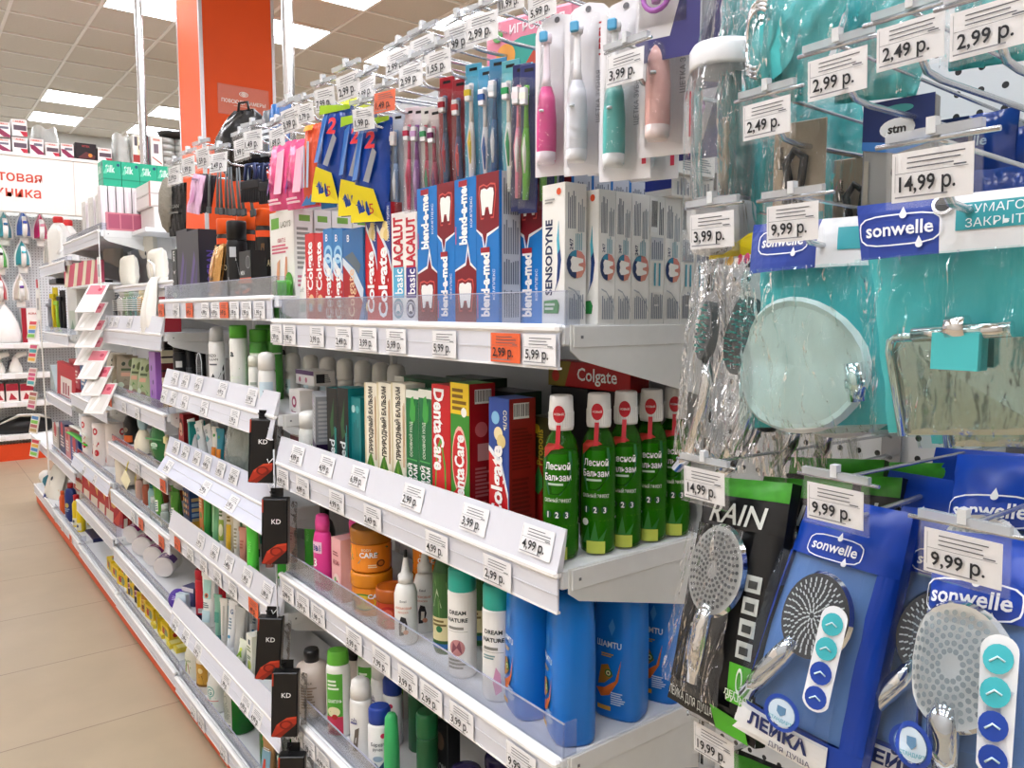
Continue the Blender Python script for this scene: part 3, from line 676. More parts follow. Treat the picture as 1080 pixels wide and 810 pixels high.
# front row left to right
sept = vt('eeeae6', [('r', 0, 0, 1, .3, '7a1c46'), ('v', 'СЕПТ', .45, .55, .4, .3, .014, '8a2350'), ('d', .5, .82, .22, 'b64a70'), ('d', .5, .82, .12, 'f2efe9')])
carton('sept', 'white and maroon small carton beside the silver carton', .062, .036, .16, (xat(306, 440, .72), .75, T2), 'eeeae6', sept, name='small_carton')
sil = vt('a9abb0', [('r', 0, 0, 1, .35, '3a1f4c'), ('g', .1, .4, .9, .9, 9, 'c9cbd0'), ('d', .3, .88, .14, 'd5c7dd')])
sils = vt('8f9298', [('r', 0, 0, 1, .35, '2c1840'), ('g', .1, .38, .9, .95, 10, 'b3b5ba')])
carton('silver', 'silver and purple carton leaning among the tooth cartons', .065, .05, .165, (xat(331, 440, .715), .742, T2), 'a9abb0', sil, sils, rot=(0, math.radians(6), math.radians(-18)), name='small_carton')
xa = xat(322, 400, .80); lying('small_carton', 'small white carton lying across the standing cartons', xa, xa+.11, .775, .83, T2+.166, .036, 'e9e7e6', [('r', 0, .7, 1, 1, '5b3a66'), ('d', .25, .35, .06, 'c97a92'), ('d', .6, .35, .06, 'c97a92')], [('g', .2, .2, .8, .8, 5, '808288'), ('r', .1, .2, .5, .8, '2b2c33')])
blk = vt('15181a', [('v', 'med', .45, .25, .5, .3, .02, 'e9efef'), ('p', [(.3, .6), (.7, .9), (.6, .55), (.8, .5), (.4, .42)], '2c5a35'), ('G', .7, .1, .9, .6, 2, '3aa6a0')])
tes = vt('147f84', [('G', .2, .1, .85, .8, 4, '0f6a70'), ('d', .4, .86, .15, 'b8dcdc'), ('d', .75, .86, .15, '5bb6b8')])
row('blackmed', 'black and teal toothpaste box with herb sprig', [342, 353.5, 365], 409, .715, T2, .05, '127e84', blk, tes, 'black and teal toothpaste boxes', ref='the teal box')
carton('tealbox', 'plain teal toothpaste box beside the cream balsam boxes', .052, .05, .172, (xat(374, 440, .72), .746, T2), '178a8e', tes, tes)
bal = vt('f1ecda', [('r', 0, 0, .12, 1, 'd9cfa8'), ('v', 'ПРИРОДНЫЙ БАЛЬЗАМ', .5, .66, .3, .62, .035, '2b2a24'), ('G', .8, .3, .95, .95, 2, 'c8a06a'), ('p', [(.2, .02), (.1, .2), (.35, .32), (.5, .36), (.65, .3), (.9, .18), (.75, .04)], '4f8a2c'), ('p', [(.35, .04), (.45, .3), (.7, .14)], '7fb03e')])
row('balsam', 'cream balsam toothpaste box with green leaf', [382.5, 396, 411, 426.5], 404, .705, T2, .04, 'f1ecda', bal, vt('f3f0e6', []), 'cream balsam toothpaste boxes', ref='the green boxes')
les = vt('f2f4ee', [('r', 0, 0, 1, .93, '14703f'), ('r', 0, .93, 1, 1, 'e7ebe0'), ('p', [(.3, .78), (.4, .93), (.6, .95), (.7, .86), (.8, .92), (.75, .75), (.5, .7)], '3fa347'), ('v', 'ОСНОВНОЙ УХОД', .42, .58, .2, .3, .01, 'e7f2e4'), ('v', 'ЛЕСНОЙ', .35, .2, .3, .34, .03, WH), ('v', 'БАЛЬЗАМ', .75, .2, .3, .34, .03, WH), ('r', .1, .4, .9, .412, '4fae5c')])
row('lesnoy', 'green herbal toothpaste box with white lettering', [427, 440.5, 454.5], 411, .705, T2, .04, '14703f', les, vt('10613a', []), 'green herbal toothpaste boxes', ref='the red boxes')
den = vt('c81a22', [('p', [(.1, .1), (.25, .5), (.5, .62), (.75, .4), (.8, .12), (.5, .03)], '4fae3e'), ('p', [(.18, .12), (.3, .46), (.5, .57), (.68, .38), (.72, .14), (.5, .07)], 'd6282c'), ('V', 'DentaCare', .42, .66, .55, .62, .035, WH), ('r', 0, .0, 1, .035, '2c8a3a')])
den2 = vt('3c8f2f', [('r', 0, .78, 1, 1, 'e9c62a'), ('g', .1, .8, .9, .97, 4, '7d5a12'), ('e', .5, .46, .42, .24, 'f0c0b0'), ('e', .5, .46, .38, .21, 'cf1f26'), ('d', .75, .8, .15, 'f4f4ea'), ('p', [(.1, .03), (.9, .03), (.9, .2), (.5, .28), (.1, .2)], 'c81a22'), ('v', 'DentaCare', .5, .38, .5, .52, .035, WH)])
reds = vt('9c121b', [('b', .2, .86, .85, .96, '1c1416'), ('d', .45, .68, .25, 'c9666a'), ('r', .3, .46, .75, .58, 'c58a88'), ('g', .2, .2, .8, .42, 8, 'c46a6a'), ('g', .2, .05, .8, .18, 5, 'b85a5a')])
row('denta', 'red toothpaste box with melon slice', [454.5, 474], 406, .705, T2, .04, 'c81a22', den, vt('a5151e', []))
row('dentab', 'green and red toothpaste box with camomile', [474.5, 494.5], 404, .705, T2, .05, '3c8f2f', den2, reds)
colg = vt('2a4a98', [('p', [(0, 0), (.9, 0), (1, .1), (.95, .3), (.6, .52), (0, .62)], 'c4161f'), ('p', [(0, .62), (.6, .52), (.95, .3), (1, .1), (1, .2), (.98, .34), (.65, .56), (0, .66)], 'e6edf5'), ('d', .35, .86, .2, '86bfe2'), ('e', .5, .75, .22, .05, 'efe0b0'), ('e', .65, .7, .22, .05, 'e2cd8c'), ('V', 'СОЛЬ', .85, .85, .16, .2, .01, 'e9e4c8'), ('v', 'Colgate', .42, .40, .55, .54, .035, WH)])
cols = vt('8d2119', [('b', .15, .86, .75, .97, '18181c'), ('g', .1, .5, .9, .8, 12, '6e160f'), ('g', .1, .05, .9, .45, 12, '6e160f')])
row('colsalt', 'blue and red toothpaste box standing beside the mouthwash row', [515.5, 537], 420, .705, T2, .05, '2a4a98', colg, cols)
prop = vt('3a3a20', [('p', [(0, .7), (1, .6), (1, 0), (0, 0)], '8a1512'), ('v', 'Propolis', .55, .75, .3, .3, .02, 'b9a132'), ('d', .4, .9, .15, 'd8b52c'), ('p', [(.2, .4), (.5, .6), (.8, .45), (.5, .35)], '35803a')])
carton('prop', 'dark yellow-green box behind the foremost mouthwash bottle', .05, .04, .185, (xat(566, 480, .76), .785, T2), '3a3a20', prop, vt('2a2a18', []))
# lying cartons at the back
b1 = [('r', 0, 0, .17, 1, 'eceee6'), ('p', [(.3, .3), (.38, .8), (.45, .5), (.5, .7), (.48, .25)], '2f8a48'), ('t', 'ПОНОС', .75, .5, .3, .3, 0, 'b7d0bf')]
for i, (pa, pb, py, lab, base, ops) in enumerate((
        (428, 482, 408, 'dark green carton with white end lying on the herbal boxes', '10502f', [('r', 0, 0, .2, 1, 'eceee6'), ('p', [(.35, .3), (.42, .8), (.5, .5), (.55, .75), (.5, .25)], '2f8a48'), ('t', 'ИОНО', .75, .45, .35, .35, .01, 'b7d0bf')]),
        (482, 520, 400, 'dark carton lying between green carton and black carton', '1d3a2a', [('t', 'БАЛЬЗАМ', .6, .6, .3, .6, .012, 'cfd9cf')]),
        (522, 556, 408, 'black carton with grey lettering lying at the shelf back', '17181a', [('t', 'Лесной', .5, .7, .28, .7, .014, 'a9aeb0'), ('t', 'Бальзам', .5, .3, .28, .7, .014, 'a9aeb0')]))):
    xa, xb = xat(pa, py, .80), xat(pb, py, .80); z0 = T2+[.178, .19, .175][i]
    lying('toothpaste_box', lab, xa, xb, .775, .83, z0-.0, .04, base, ops, [('r', 0, 0, 1, 1, '223a2c')])
# what they lie on
for i, (pa, pb) in enumerate(((428, 453), (456, 482), (484, 505), (507, 530), (532, 556))):
    xa, xb = xat(pa, 440, .80), xat(pb, 440, .80)
    carton('backrow%d' % (i % 2), 'dark upright toothpaste box in the back row, %s from the cream boxes' % ORD[i], round(xb-xa-.002, 3), .055, [.1775, .1775, .1895, .1745, .1745][i], ((xa+xb)/2, .803, T2), ['5a1518', '203c2c'][i % 2], group='toothpaste boxes in the back row')
xa = xat(580, 398, .86)
lying('toothpaste_box', 'red toothpaste box lying across the back above the mouthwash caps', -1.02, -.83, .865, .905, T2+.222, .042, 'b3141c', [('p', [(0, 0), (.22, 0), (.3, 1), (0, 1)], '8a7a2c'), ('d', .1, .4, .05, 'cf3a28'), ('t', 'Colgate', .62, .55, .5, .55, .016, WH)], [('r', 0, 0, 1, 1, '8a1218')])
carton('supp', 'dark upright carton supporting the lying red box at the back', .09, .05, .2215, (-.965, .886, T2), '23262a', group=None, name='small_carton')
carton('supp2', 'dark upright carton beneath the lying red box near the mouthwash caps', .05, .03, .2215, (-.875, .89, T2), '2a2022', group=None, name='small_carton')
# roll-on deodorants at the back left
def rollon():
    a = MB(); a.lathe([(.016, 0), (.019, .006), (.020, .05), (.018, .07)], M('e9e7e2', .35), 20); deco(a, cyl(.0203, None, 0, .04), .04, .06, [('r', .1, .15, .9, .8, 'd4e4e8'), ('g', .2, .3, .8, .6, 3, '6d8a94')], n=6)
    b = MB(); b.lathe([(.0195, .068), (.0205, .075), (.0205, .10), (.018, .113), (.010, .119), (.002, .120)], M('e3e1da', .4), 20)
    return [('bottle_body', a, ()), ('cap', b, ())]
rx = [292, 309, 328, 346, 364, 383, 402, 418]
for i, px in enumerate(rx):
    x = xat(px, 395, .85)
    place('rollon', rollon, 'rollon_bottle', 'white roll-on bottle at the back under the toothpaste shelf, %s from the bay post' % ORD[i], 'bottle', (x, .85, T2+.112), 0, 'white roll-on bottles')
mb = MB(); mb.box(-1.74, -1.20, .83, .89, .0, .1115, M('8d8f93', .6)); mb.box(-1.74, -1.20, .828, .83, .09, .112, M('c9c9c9', .5)); o = mb.build('display_riser'); o.location = (0, 0, T2); tag(o, 'grey riser step carrying the white roll-on bottles', 'riser')
# ---------------------------------------------------------------- bottle kinds
def bottle(key, label, loc, body, bm, cap, cm, sx=1., sy=1., power=2., ops=(), lab=None, rz=0., group=None, name='bottle', cat='bottle', seg=24, capname='cap', ridges=0, rot=None, cseg=None, csx=None, csy=None, sc=None):
    """body, cap: (radius, height) outlines; lab = (z0, z1, radius, arc width) of the printed area facing the aisle"""
    def mk():
        a = MB(); a.lathe(body, M(bm, .3) if isinstance(bm, str) else bm, seg, sx=sx, sy=sy, power=power)
        if ops and lab:
            z0, z1, r, W = lab
            fr = cyl(r*sx, r*sy, z0, W)
            if power > 2.5:      # flat faced bottle: print on its front
                fr = flat((-W/2, -r*sy, z0), (1, 0, 0), (0, 0, 1))
            deco(a, fr, W, z1-z0, ops, n=8)
        out = [('bottle_body', a, ())]
        if cap:
            b = MB(); b.lathe(cap, M(cm, .3) if isinstance(cm, str) else cm, cseg or seg, sx=sx if csx is None else csx, sy=sy if csy is None else csy, power=power if csx is None else 2.)
            if ridges:
                r = max(q[0] for q in cap)
                for k in range(ridges):
                    an = 2*PI*k/ridges; x, y = r*math.cos(an), r*math.sin(an)
                    b.box(x-.0007, x+.0007, y-.0007, y+.0007, cap[0][1]+.002, cap[-1][1]-.003, M(cm, .3))
            out.append((capname, b, ()))
        return out
    return place(key, mk, name, label, cat, loc, rz, group, rot, sc)
def on(px, py, z): p = at(px, py, Z=z); return V((p.x, p.y, z))
def tube(key, label, loc, w, h, c, capc, ops=(), rz=0., group=None, tilt=0., caph=.025, lean=0.):
    """squeeze tube standing on its cap"""
    def mk():
        a = MB(); H = h-caph; rr = w*.36
        def fn(u, v, o=0.):
            an = 2*PI*u; k = v**1.3
            return V(((rr+(w/2-rr)*k)*math.sin(an), -(rr*(1-k)+.0012)*math.cos(an), caph+v*H))
        a.grid(fn, 24, 8, M(c, .32))
        a.box(-w/2, w/2, -.0015, .0015, h-.012, h, M(c, .35))
        fr = lambda x, y, off=0.: V((x*1.0, -(rr*(1-((y)/H)**1.3)*math.sqrt(max(0, 1-(x/(w/2))**2))+.0014+off), caph+y))
        deco(a, lambda x, y, off=0.: fr(x-w*.35, y+H*.06, off+.0008), w*.7, H*.86, ops, n=6)
        b = MB(); b.lathe([(rr*.95, 0), (rr, .002), (rr*.97, caph)], M(capc, .35), 20)
        return [('tube_body', a, ()), ('cap', b, ())]
    return place(key, mk, 'squeeze_tube', label, 'tube', loc, rz, group, rot=(lean, tilt, rz))
def soap(key, label, loc, w, d, h, c, ops=(), rz=0., group=None, name='soap_carton', rot=None, side=(), top=()):
    return carton(key, label, w, d, h, loc, c, ops, side, top, group=group, rz=rz, name=name, rot=rot)

# ---------------------------------------------------------------- shampoo shelf
T3 = ZA[2]
bottle('dkb', 'dark brown bottle with black cap behind the clear divider', (-1.705, .76, T3), [(.022, 0), (.024, .005), (.024, .10), (.018, .12), (.01, .13)], '2f3530', [(.011, .13), (.011, .165), (.009, .167)], '121214')
bottle('dkb', 'dark brown bottle with black cap beside the pink bottles', (-1.655, .80, T3), None, None, None, None) if 0 else None
pinkops = [('t', 'Lilac', .5, .75, .1, .6, .02, '33408a'), ('r', .15, .64, .85, .87, 'f0c6dd'), ('t', '3в1', .5, .75, .12, .5, .02, '3b3a8a'), ('t', '3', .4, .45, .16, .3, .03, WH), ('p', [(.2, .05), (.4, .3), (.6, .25), (.75, .05)], 'f7a9cc')]
p = on(341, 621, T3)
bottle('pink', 'bright pink bottle standing foremost beside the pale pink tub', (p.x, .708, T3), [(.02, 0), (.023, .006), (.023, .11), (.020, .125), (.016, .132)], 'e23d93', [(.017, .132), (.018, .15), (.015, .166), (.012, .168)], 'e84a9d', sx=1.05, sy=.75, ops=pinkops, lab=(.015, .125, .0232, .04), rz=.3, group='bright pink bottles')
bottle('pink', 'bright pink bottle in the second rank behind the pale pink tub', (p.x+.055, .762, T3), [], '', None, None, group='bright pink bottles', rz=.3)
bottle('pink', 'bright pink bottle in the third rank, nearest the orange jars', (p.x+.10, .80, T3), [], '', None, None, group='bright pink bottles', rz=.3)
carton('ppk', 'pale pink upright tub with rose drawing', .044, .04, .135, (xat(355, 600, .70), .72, T3), 'efb3b4', [('r', 0, 0, 1, 1, 'f0b4b5'), ('t', 'AROMA', .5, .62, .08, .7, .02, '9c2a3c'), ('e', .5, .32, .35, .12, 'f6d9d2'), ('d', .4, .34, .12, '7fae6a'), ('d', .6, .3, .12, 'd2475e'), ('g', .2, .72, .8, .8, 2, 'a5555c')], [('r', 0, 0, 1, 1, 'f4c3c0')], name='tub')
def jar(lidc, bodyc, ops, r=.037):
    def mk():
        a = MB(); a.lathe([(r*.9, 0), (r*.97, .004), (r*.97, .05), (r*.95, .055)], M(bodyc, .3), 28); deco(a, cyl(r*.975, None, .004, r*2.6), r*2.6, .046, ops, n=10)
        b = MB(); b.lathe([(r, .052), (r*1.03, .056), (r*1.03, .074), (r*.97, .079), (r*.9, .078), (r*.88, .076)], M(lidc, .25), 28)
        return [('jar_body', a, ()), ('lid', b, ())]
    return mk
jo = [('r', 0, .0, 1, 1, 'f08e26'), ('p', [(.02, .6), (.1, .95), (.3, .9), (.34, .6), (.2, .4)], '6f8a2c'), ('p', [(.1, .35), (.2, .62), (.42, .5), (.36, .3)], '4f9a9c'), ('t', 'CARE', .55, .66, .2, .36, .03, WH), ('t', 'BODY', .52, .86, .1, .25, .01, 'f6e7c4'), ('p', [(.65, .75), (.92, .95), (.96, .88), (.7, .66)], '2f6a44'), ('e', .78, .32, .08, .14, '6f3a1c'), ('e', .78, .32, .05, .09, 'c6702a'), ('g', .55, .15, .72, .3, 2, 'fbe3bd')]
jo2 = [('r', 0, 0, 1, 1, 'ef8f24'), ('e', .45, .5, .3, .34, '4f8a3c'), ('e', .45, .5, .25, .28, 'e9c83c'), ('e', .2, .3, .1, .25, '7a4a1e'), ('t', 'CARE', .7, .75, .18, .3, .03, WH)]
jo3 = [('r', 0, 0, 1, 1, 'c3431e'), ('e', .5, .62, .2, .3, 'b51f1c'), ('e', .5, .62, .12, .18, 'e0664a'), ('p', [(.3, .1), (.4, .35), (.6, .35), (.75, .1)], '5f8a2c')]
p = on(385, 645, T3); q = (p.x, .735)
place('jar1', jar('d98618', 'ef8e22', jo2), 'cosmetic_jar', 'orange jar with avocado print under another orange jar', 'jar', (*q, T3), .75, 'orange cosmetic jars', scale=1.12)
place('jar2', jar('a86a1c', 'ef8e22', jo), 'cosmetic_jar', 'orange jar topmost of the front stack of jars', 'jar', (*q, T3+.0795*1.12), .8, 'orange cosmetic jars', scale=1.12)
q2 = (p.x+.06, .80)
place('jar3', jar('b0581a', 'c3431e', jo3, .03), 'cosmetic_jar', 'small reddish jar beside the white dropper bottle', 'jar', (p.x+.092, .73, T3), .8, 'orange cosmetic jars')
place('jar2', None, 'cosmetic_jar', 'orange jar at the bottom of the stack behind the dropper bottles', 'jar', (p.x+.085, .83, T3), .5, 'orange cosmetic jars')
place('jar2', None, 'cosmetic_jar', 'orange jar topmost of the stack behind the dropper bottles', 'jar', (p.x+.085, .83, T3+.0795), .5, 'orange cosmetic jars')
def dropper(tip):
    def mk():
        a = MB(); a.lathe([(.018, 0), (.0195, .004), (.0195, .085), (.016, .098), (.009, .104)], M('f0f0ec', .3), 22); fr = cyl(.0197, None, .01, .034)
        deco(a, fr, .034, .07, [('t', 'Estel', .5, .95, .06, .35, .01, '55555a'), ('t', 'КРЕМОВАЯ', .5, .78, .055, .8, .01, 'd0703a'), ('t', 'КРАСКА', .5, .68, .045, .5, .01, 'd0703a'), ('p', [(.3, .1), (.28, .4), (.4, .58), (.62, .55), (.7, .38), (.62, .2), (.5, .12)], '2c2a2c'), ('p', [(.42, .2), (.44, .42), (.6, .42), (.58, .2)], 'f2ead9'), ('d', .62, .2, .12, 'e3a07f')], n=8)
        b = MB(); b.lathe([(.013, .104), (.013, .116), (.008, .12), (.0035, .145), (.003, .148)], M('ececea', .3), 16)
        c = MB(); c.lathe([(.0034, .146), (.0028, .158), (.001, .159)], M('202024' if tip else 'e2e2de', .4), 10)
        return [('bottle_body', a, ()), ('nozzle', b, ()), ('nozzle_tip', c, ())]
    return mk
p = on(426, 677, T3)
place('drop1', dropper(1), 'dropper_bottle', 'white dropper bottle with dark tip and woman drawing', 'bottle', (p.x, .712, T3), .8, scale=1.1)
place('drop2', dropper(0), 'dropper_bottle', 'white dropper bottle with pale tip behind the dark-tipped one', 'bottle', (xat(446, 640, .765), .77, T3), .8, scale=1.1)
place('drop2', None, 'dropper_bottle', 'white dropper bottle third back beside the green herbal bottle', 'bottle', (xat(455, 640, .83), .84, T3), .8)
bottle('herb', 'dark green herbal bottle between dropper bottles and white teal bottle', (xat(463, 640, .735), .75, T3), [(.024, 0), (.027, .006), (.027, .15), (.02, .17), (.012, .175)], '2c5a2c', [(.013, .175), (.014, .2), (.012, .202)], '22482a', sx=.85, sy=.85, rz=.45,
       ops=[('r', 0, 0, 1, 1, '3c6a34'), ('p', [(.1, .5), (.3, .95), (.5, .6), (.8, .9), (.9, .5), (.5, .4)], '5f8a4a'), ('p', [(.2, .55), (.4, .8), (.6, .55)], 'b8c9a8'), ('r', .1, .12, .9, .42, 'e6d9a5'), ('d', .5, .27, .13, '2f7a4a'), ('g', .2, .3, .8, .4, 2, '7a6a3a'), ('r', .1, .02, .9, .08, '2f6aa8')], lab=(.01, .15, .0272, .046))
dn = [('r', 0, 0, 1, 1, 'f4f3ef'), ('t', 'DREAM', .5, .78, .048, .8, .03, '1d2a2c'), ('t', 'NATURE', .5, .69, .048, .86, .03, '1d2a2c'), ('r', .12, .545, .88, .55, '9a9a94'), ('g', .15, .56, .85, .62, 1, '8a8a84')]
dn1 = dn+[('e', .5, .35, .28, .1, 'c98c8c'), ('p', [(.3, .28), (.35, .42), (.48, .36), (.6, .44), (.68, .28)], '8a4f5c'), ('g', .15, .08, .85, .22, 3, '9a9a94')]
dn2 = dn+[('p', [(.6, .05), (.5, .2), (.6, .38), (.75, .3), (.8, .1)], 'e3a3c4'), ('g', .15, .46, .6, .52, 2, '7aa0a0')]
for (px, py), k, ops, lab, rz in (((487, 710), 'dn1', dn1, 'white bottle with teal cap, farther from the blue shampoo', .62), ((516, 737), 'dn2', dn2, 'white bottle with teal cap, beside the blue shampoo', .62)):
    p = on(px, py, T3)
    bottle(k, lab, (p.x, .722, T3), [(.022, 0), (.0245, .005), (.0245, .145), (.0235, .148)], 'f4f3ef', [(.0235, .148), (.0238, .15), (.0235, .182), (.021, .186)], '2fb3a2', ops=ops, lab=(.006, .145, .0246, .046), rz=rz, group='white bottles with teal caps')
SB = '1276d4'
sh = [('t', 'ШAMTU', .42, .62, .055, .72, .02, 'dfe9f4'), ('p', [(.4, .78), (.5, .7), (.6, .78), (.52, .86)], '4f9ae0'), ('g', .2, .5, .6, .54, 2, 'c9a24a'), ('p', [(.05, .2), (.3, .22), (.62, .3), (.78, .5), (.7, .3), (.45, .16), (.2, .13)], 'd9702a'), ('p', [(.1, .24), (.2, .42), (.4, .44), (.55, .34), (.3, .26)], 'b07a2c'), ('d', .42, .36, .11, '3f7a2c'), ('d', .42, .36, .07, 'd6d9a0'), ('d', .42, .36, .03, '3a2c1c'),
      ('g', .5, .08, .9, .2, 6, 'bcd7f0'), ('r', .1, .02, .5, .06, 'e0a84a')]
def shamp():
    a = MB(); rings = []; prof = [(.90, 0), (.97, .004), (1, .012), (.995, .12), (.96, .17), (.87, .205), (.78, .222)]
    a.lathe([(r*.040, z) for r, z in prof], M(SB, .28, var=.02), 32, sx=1.0, sy=.8, power=3.4)
    deco(a, lambda x, y, off=0.: V((x-.028, -(.040*.8*(1.0-.13*abs((x-.028)/.028)**3)+off+.0006), .012+y)), .056, .17, sh, n=6)
    b = MB(); b.lathe([(.028, .222), (.029, .226), (.028, .236), (.02, .238)], M('1a6fc6', .3), 24, sx=1.0, sy=.72, power=3.)
    return [('bottle_body', a, ()), ('cap', b, ())]
for i, (x, y, rz, lab) in enumerate(((-.910, .735, -.30, 'blue shampoo bottle nearest the white teal-capped bottles'), (-.818, .737, -.42, 'blue shampoo bottle standing foremost at the shelf corner'), (-.82, .842, .35, 'blue shampoo bottle showing its fruit label behind the foremost one'), (-.82, .932, .35, 'blue shampoo bottle last in line by the back panel'), (-.912, .85, .2, 'blue shampoo bottle hidden behind the two foremost ones'))):
    place('shamp', shamp, 'shampoo_bottle', lab, 'bottle', (x, y, T3), rz, 'blue shampoo bottles')
# ---------------------------------------------------------------- lotion shelf
T4 = ZA[3]
cream = [(.024, 0), (.0275, .006), (.0275, .085), (.024, .098), (.012, .106)]
crops = [('g', .2, .15, .8, .75, 8, 'a58f7c'), ('t', 'MILK', .5, .85, .06, .5, .01, '7a6a5a')]
p = on(325, 752, T4)
bottle('creamb', 'cream lotion bottle with black cap standing foremost', (p.x, .715, T4), cream, 'd8c9bd', [(.012, .106), (.0125, .125), (.011, .13)], '17171a', ops=crops, lab=(.01, .085, .0277, .045), rz=.95, group='cream lotion bottles', sc=(1.4, 1.4, 1.18))
bottle('creamb', 'cream lotion bottle with black cap behind the foremost one', (p.x+.05, .80, T4), None, None, None, None, group='cream lotion bottles', rz=.3, sc=(1.4, 1.4, 1.18))
gw = [('r', 0, 0, 1, 1, 'f0f1ec'), ('r', 0, .3, .75, .98, '58ae3a'), ('r', 0, .0, .75, .3, 'd23a5a'), ('t', 'ШАМПУНЬ', .4, .55, .05, .6, .01, WH), ('e', .35, .38, .28, .08, 'e9e2b8'), ('d', .4, .3, .12, 'c8322e'), ('g', .1, .72, .6, .9, 3, 'e6f3de')]
p = on(366, 768, T4)
bottle('gwb', 'white and green bottle beside the cream lotion', (p.x+.01, .722, T4), [(.02, 0), (.0225, .005), (.0225, .135), (.020, .145)], 'eff0ea', [(.02, .145), (.0205, .147), (.019, .17), (.017, .172)], '66bb3e', sx=1.05, sy=.8, ops=gw, lab=(.006, .132, .0227, .045), rz=.95, sc=1.13)
bottle('slant', 'white bottle with slanted cap beside the blue-capped bottle', (xat(380, 760, .72), .722, T4), [(.018, 0), (.0205, .005), (.0205, .10), (.019, .108)], 'efefec', [(.019, .108), (.019, .125), (.0165, .14), (.008, .146)], 'f4f4f2', sx=1., sy=.75, ops=[('p', [(.2, .05), (.35, .5), (.55, .55), (.45, .05)], '6f655c'), ('t', 'ph', .3, .7, .1, .3, 0, '50507a'), ('g', .1, .6, .5, .66, 1, '6a6a9a')], lab=(.01, .1, .0207, .04), rz=.75, group='white slant-capped bottles', sc=1.18)
bottle('slant', 'white bottle with slanted cap in the second rank', (xat(398, 760, .79), .80, T4), None, None, None, None, group='white slant-capped bottles', rz=.45)
bc = [('d', .72, .86, .13, 'cf2a5e'), ('t', 'Бархат', .45, .68, .07, .7, .01, '26344e'), ('t', 'ручек', .45, .58, .06, .5, .01, '26344e'), ('p', [(.2, .1), (.3, .3), (.5, .2), (.75, .32), (.8, .1)], '33507a'), ('e', .45, .38, .25, .06, '9fb7cf')]
bottle('bluecap', 'white bottle with royal blue cap and pink dot', (xat(396, 780, .71), .72, T4), [(.021, 0), (.024, .005), (.024, .105), (.021, .112)], 'f1f2f4', [(.0215, .112), (.0225, .116), (.0225, .14), (.019, .146)], '1d3f9c', ops=bc, lab=(.006, .105, .0242, .04), sx=1, sy=.8, rz=.95, group='blue-capped white bottles')
bottle('bluecap', 'white bottle with royal blue cap in the second rank', (xat(414, 740, .80), .80, T4), None, None, None, None, group='blue-capped white bottles', rz=.4)
def pen(c):
    def mk():
        a = MB(); a.lathe([(.014, 0), (.016, .004), (.0155, .09), (.0125, .150), (.008, .158), (.001, .160)], M(c, .3), 20); return a
    return mk
place('pen1', pen('3fb56a'), 'mascara_tube', 'bright green tapered cosmetic tube beside the blue-capped bottle', 'tube', (xat(412, 780, .71), .712, T4))
bottle('dkgreen', 'dark green bottle between bright green tube and purple-capped jar', (xat(441, 770, .74), .76, T4), [(.018, 0), (.021, .004), (.021, .12), (.02, .122)], '1d5a34', [(.0205, .122), (.0212, .124), (.0212, .165), (.018, .17)], '1c6a3c', group='dark green bottles')
bottle('dkgreen', 'dark green bottle in the second rank behind the bright green tube', (xat(428, 760, .80), .83, T4), None, None, None, None, group='dark green bottles')
carton('blackp', 'black printed sachet box with green corner beside the purple cap', .05, .03, .15, (xat(462, 770, .78), .80, T4), '16181a', [('t', 'MON', .5, .35, .12, .7, .02, 'cfd6d2'), ('p', [(.0, .0), (1, 0), (1, .3)], '2f8a3c'), ('e', .5, .7, .3, .12, '6f5a4a')], name='small_carton')
def bigcap(c1, c2, ops):
    def mk():
        a = MB(); a.lathe([(.026, 0), (.029, .006), (.029, .075), (.027, .08)], M(c2, .3), 26); deco(a, cyl(.0292, None, .008, .05), .05, .062, ops, n=8)
        b = MB(); b.lathe([(.029, .08), (.0305, .083), (.0305, .125), (.027, .132), (.012, .134)], M(c1, .25), 26)
        return [('jar_body', a, ()), ('cap', b, ())]
    return mk
place('pcap', bigcap('2a2350', '201c40', [('t', 'DREAM', .5, .7, .16, .6, .02, 'cfc9e0'), ('t', 'NATURE', .5, .45, .16, .6, .02, 'cfc9e0')]), 'cosmetic_bottle', 'dark purple capped bottle on the lotion shelf', 'bottle', (xat(486, 790, .735), .745, T4), .5)
place('bcap', bigcap('1a1a20', 'e6e6e0', [('t', 'О', .5, .55, .4, .5, .02, '3f8a4a')]), 'cosmetic_bottle', 'white bottle with black cap at the photograph bottom edge', 'bottle', (xat(522, 800, .715), .73, T4), .5)
place('bcap', None, 'cosmetic_bottle', 'white bottle with black cap nearest the shelf corner, cut by picture edge', 'bottle', (xat(556, 810, .72), .745, T4-.0), .5)
shelf(0, .112, 'white bottom shelf of the toothpaste bay', rail=.05)
bluep = [('r', 0, 0, 1, 1, '2456a8'), ('t', 'КРЕМ', .5, .6, .12, .7, .02, WH), ('p', [(.1, .1), (.5, .45), (.9, .1)], 'e8edf2')]
for i, px in enumerate((318, 336)):
    bottle('bluepk', 'blue and white bottle on the bottom shelf, %s from the bay post' % ORD[i], (-1.72+.06*i, .72, .112), [(.022, 0), (.024, .005), (.024, .12), (.018, .135)], '2456a8', [(.018, .135), (.018, .165), (.015, .168)], 'e6ebf0', ops=bluep, lab=(.01, .12, .0242, .045), rz=.4, group='blue and white bottles')

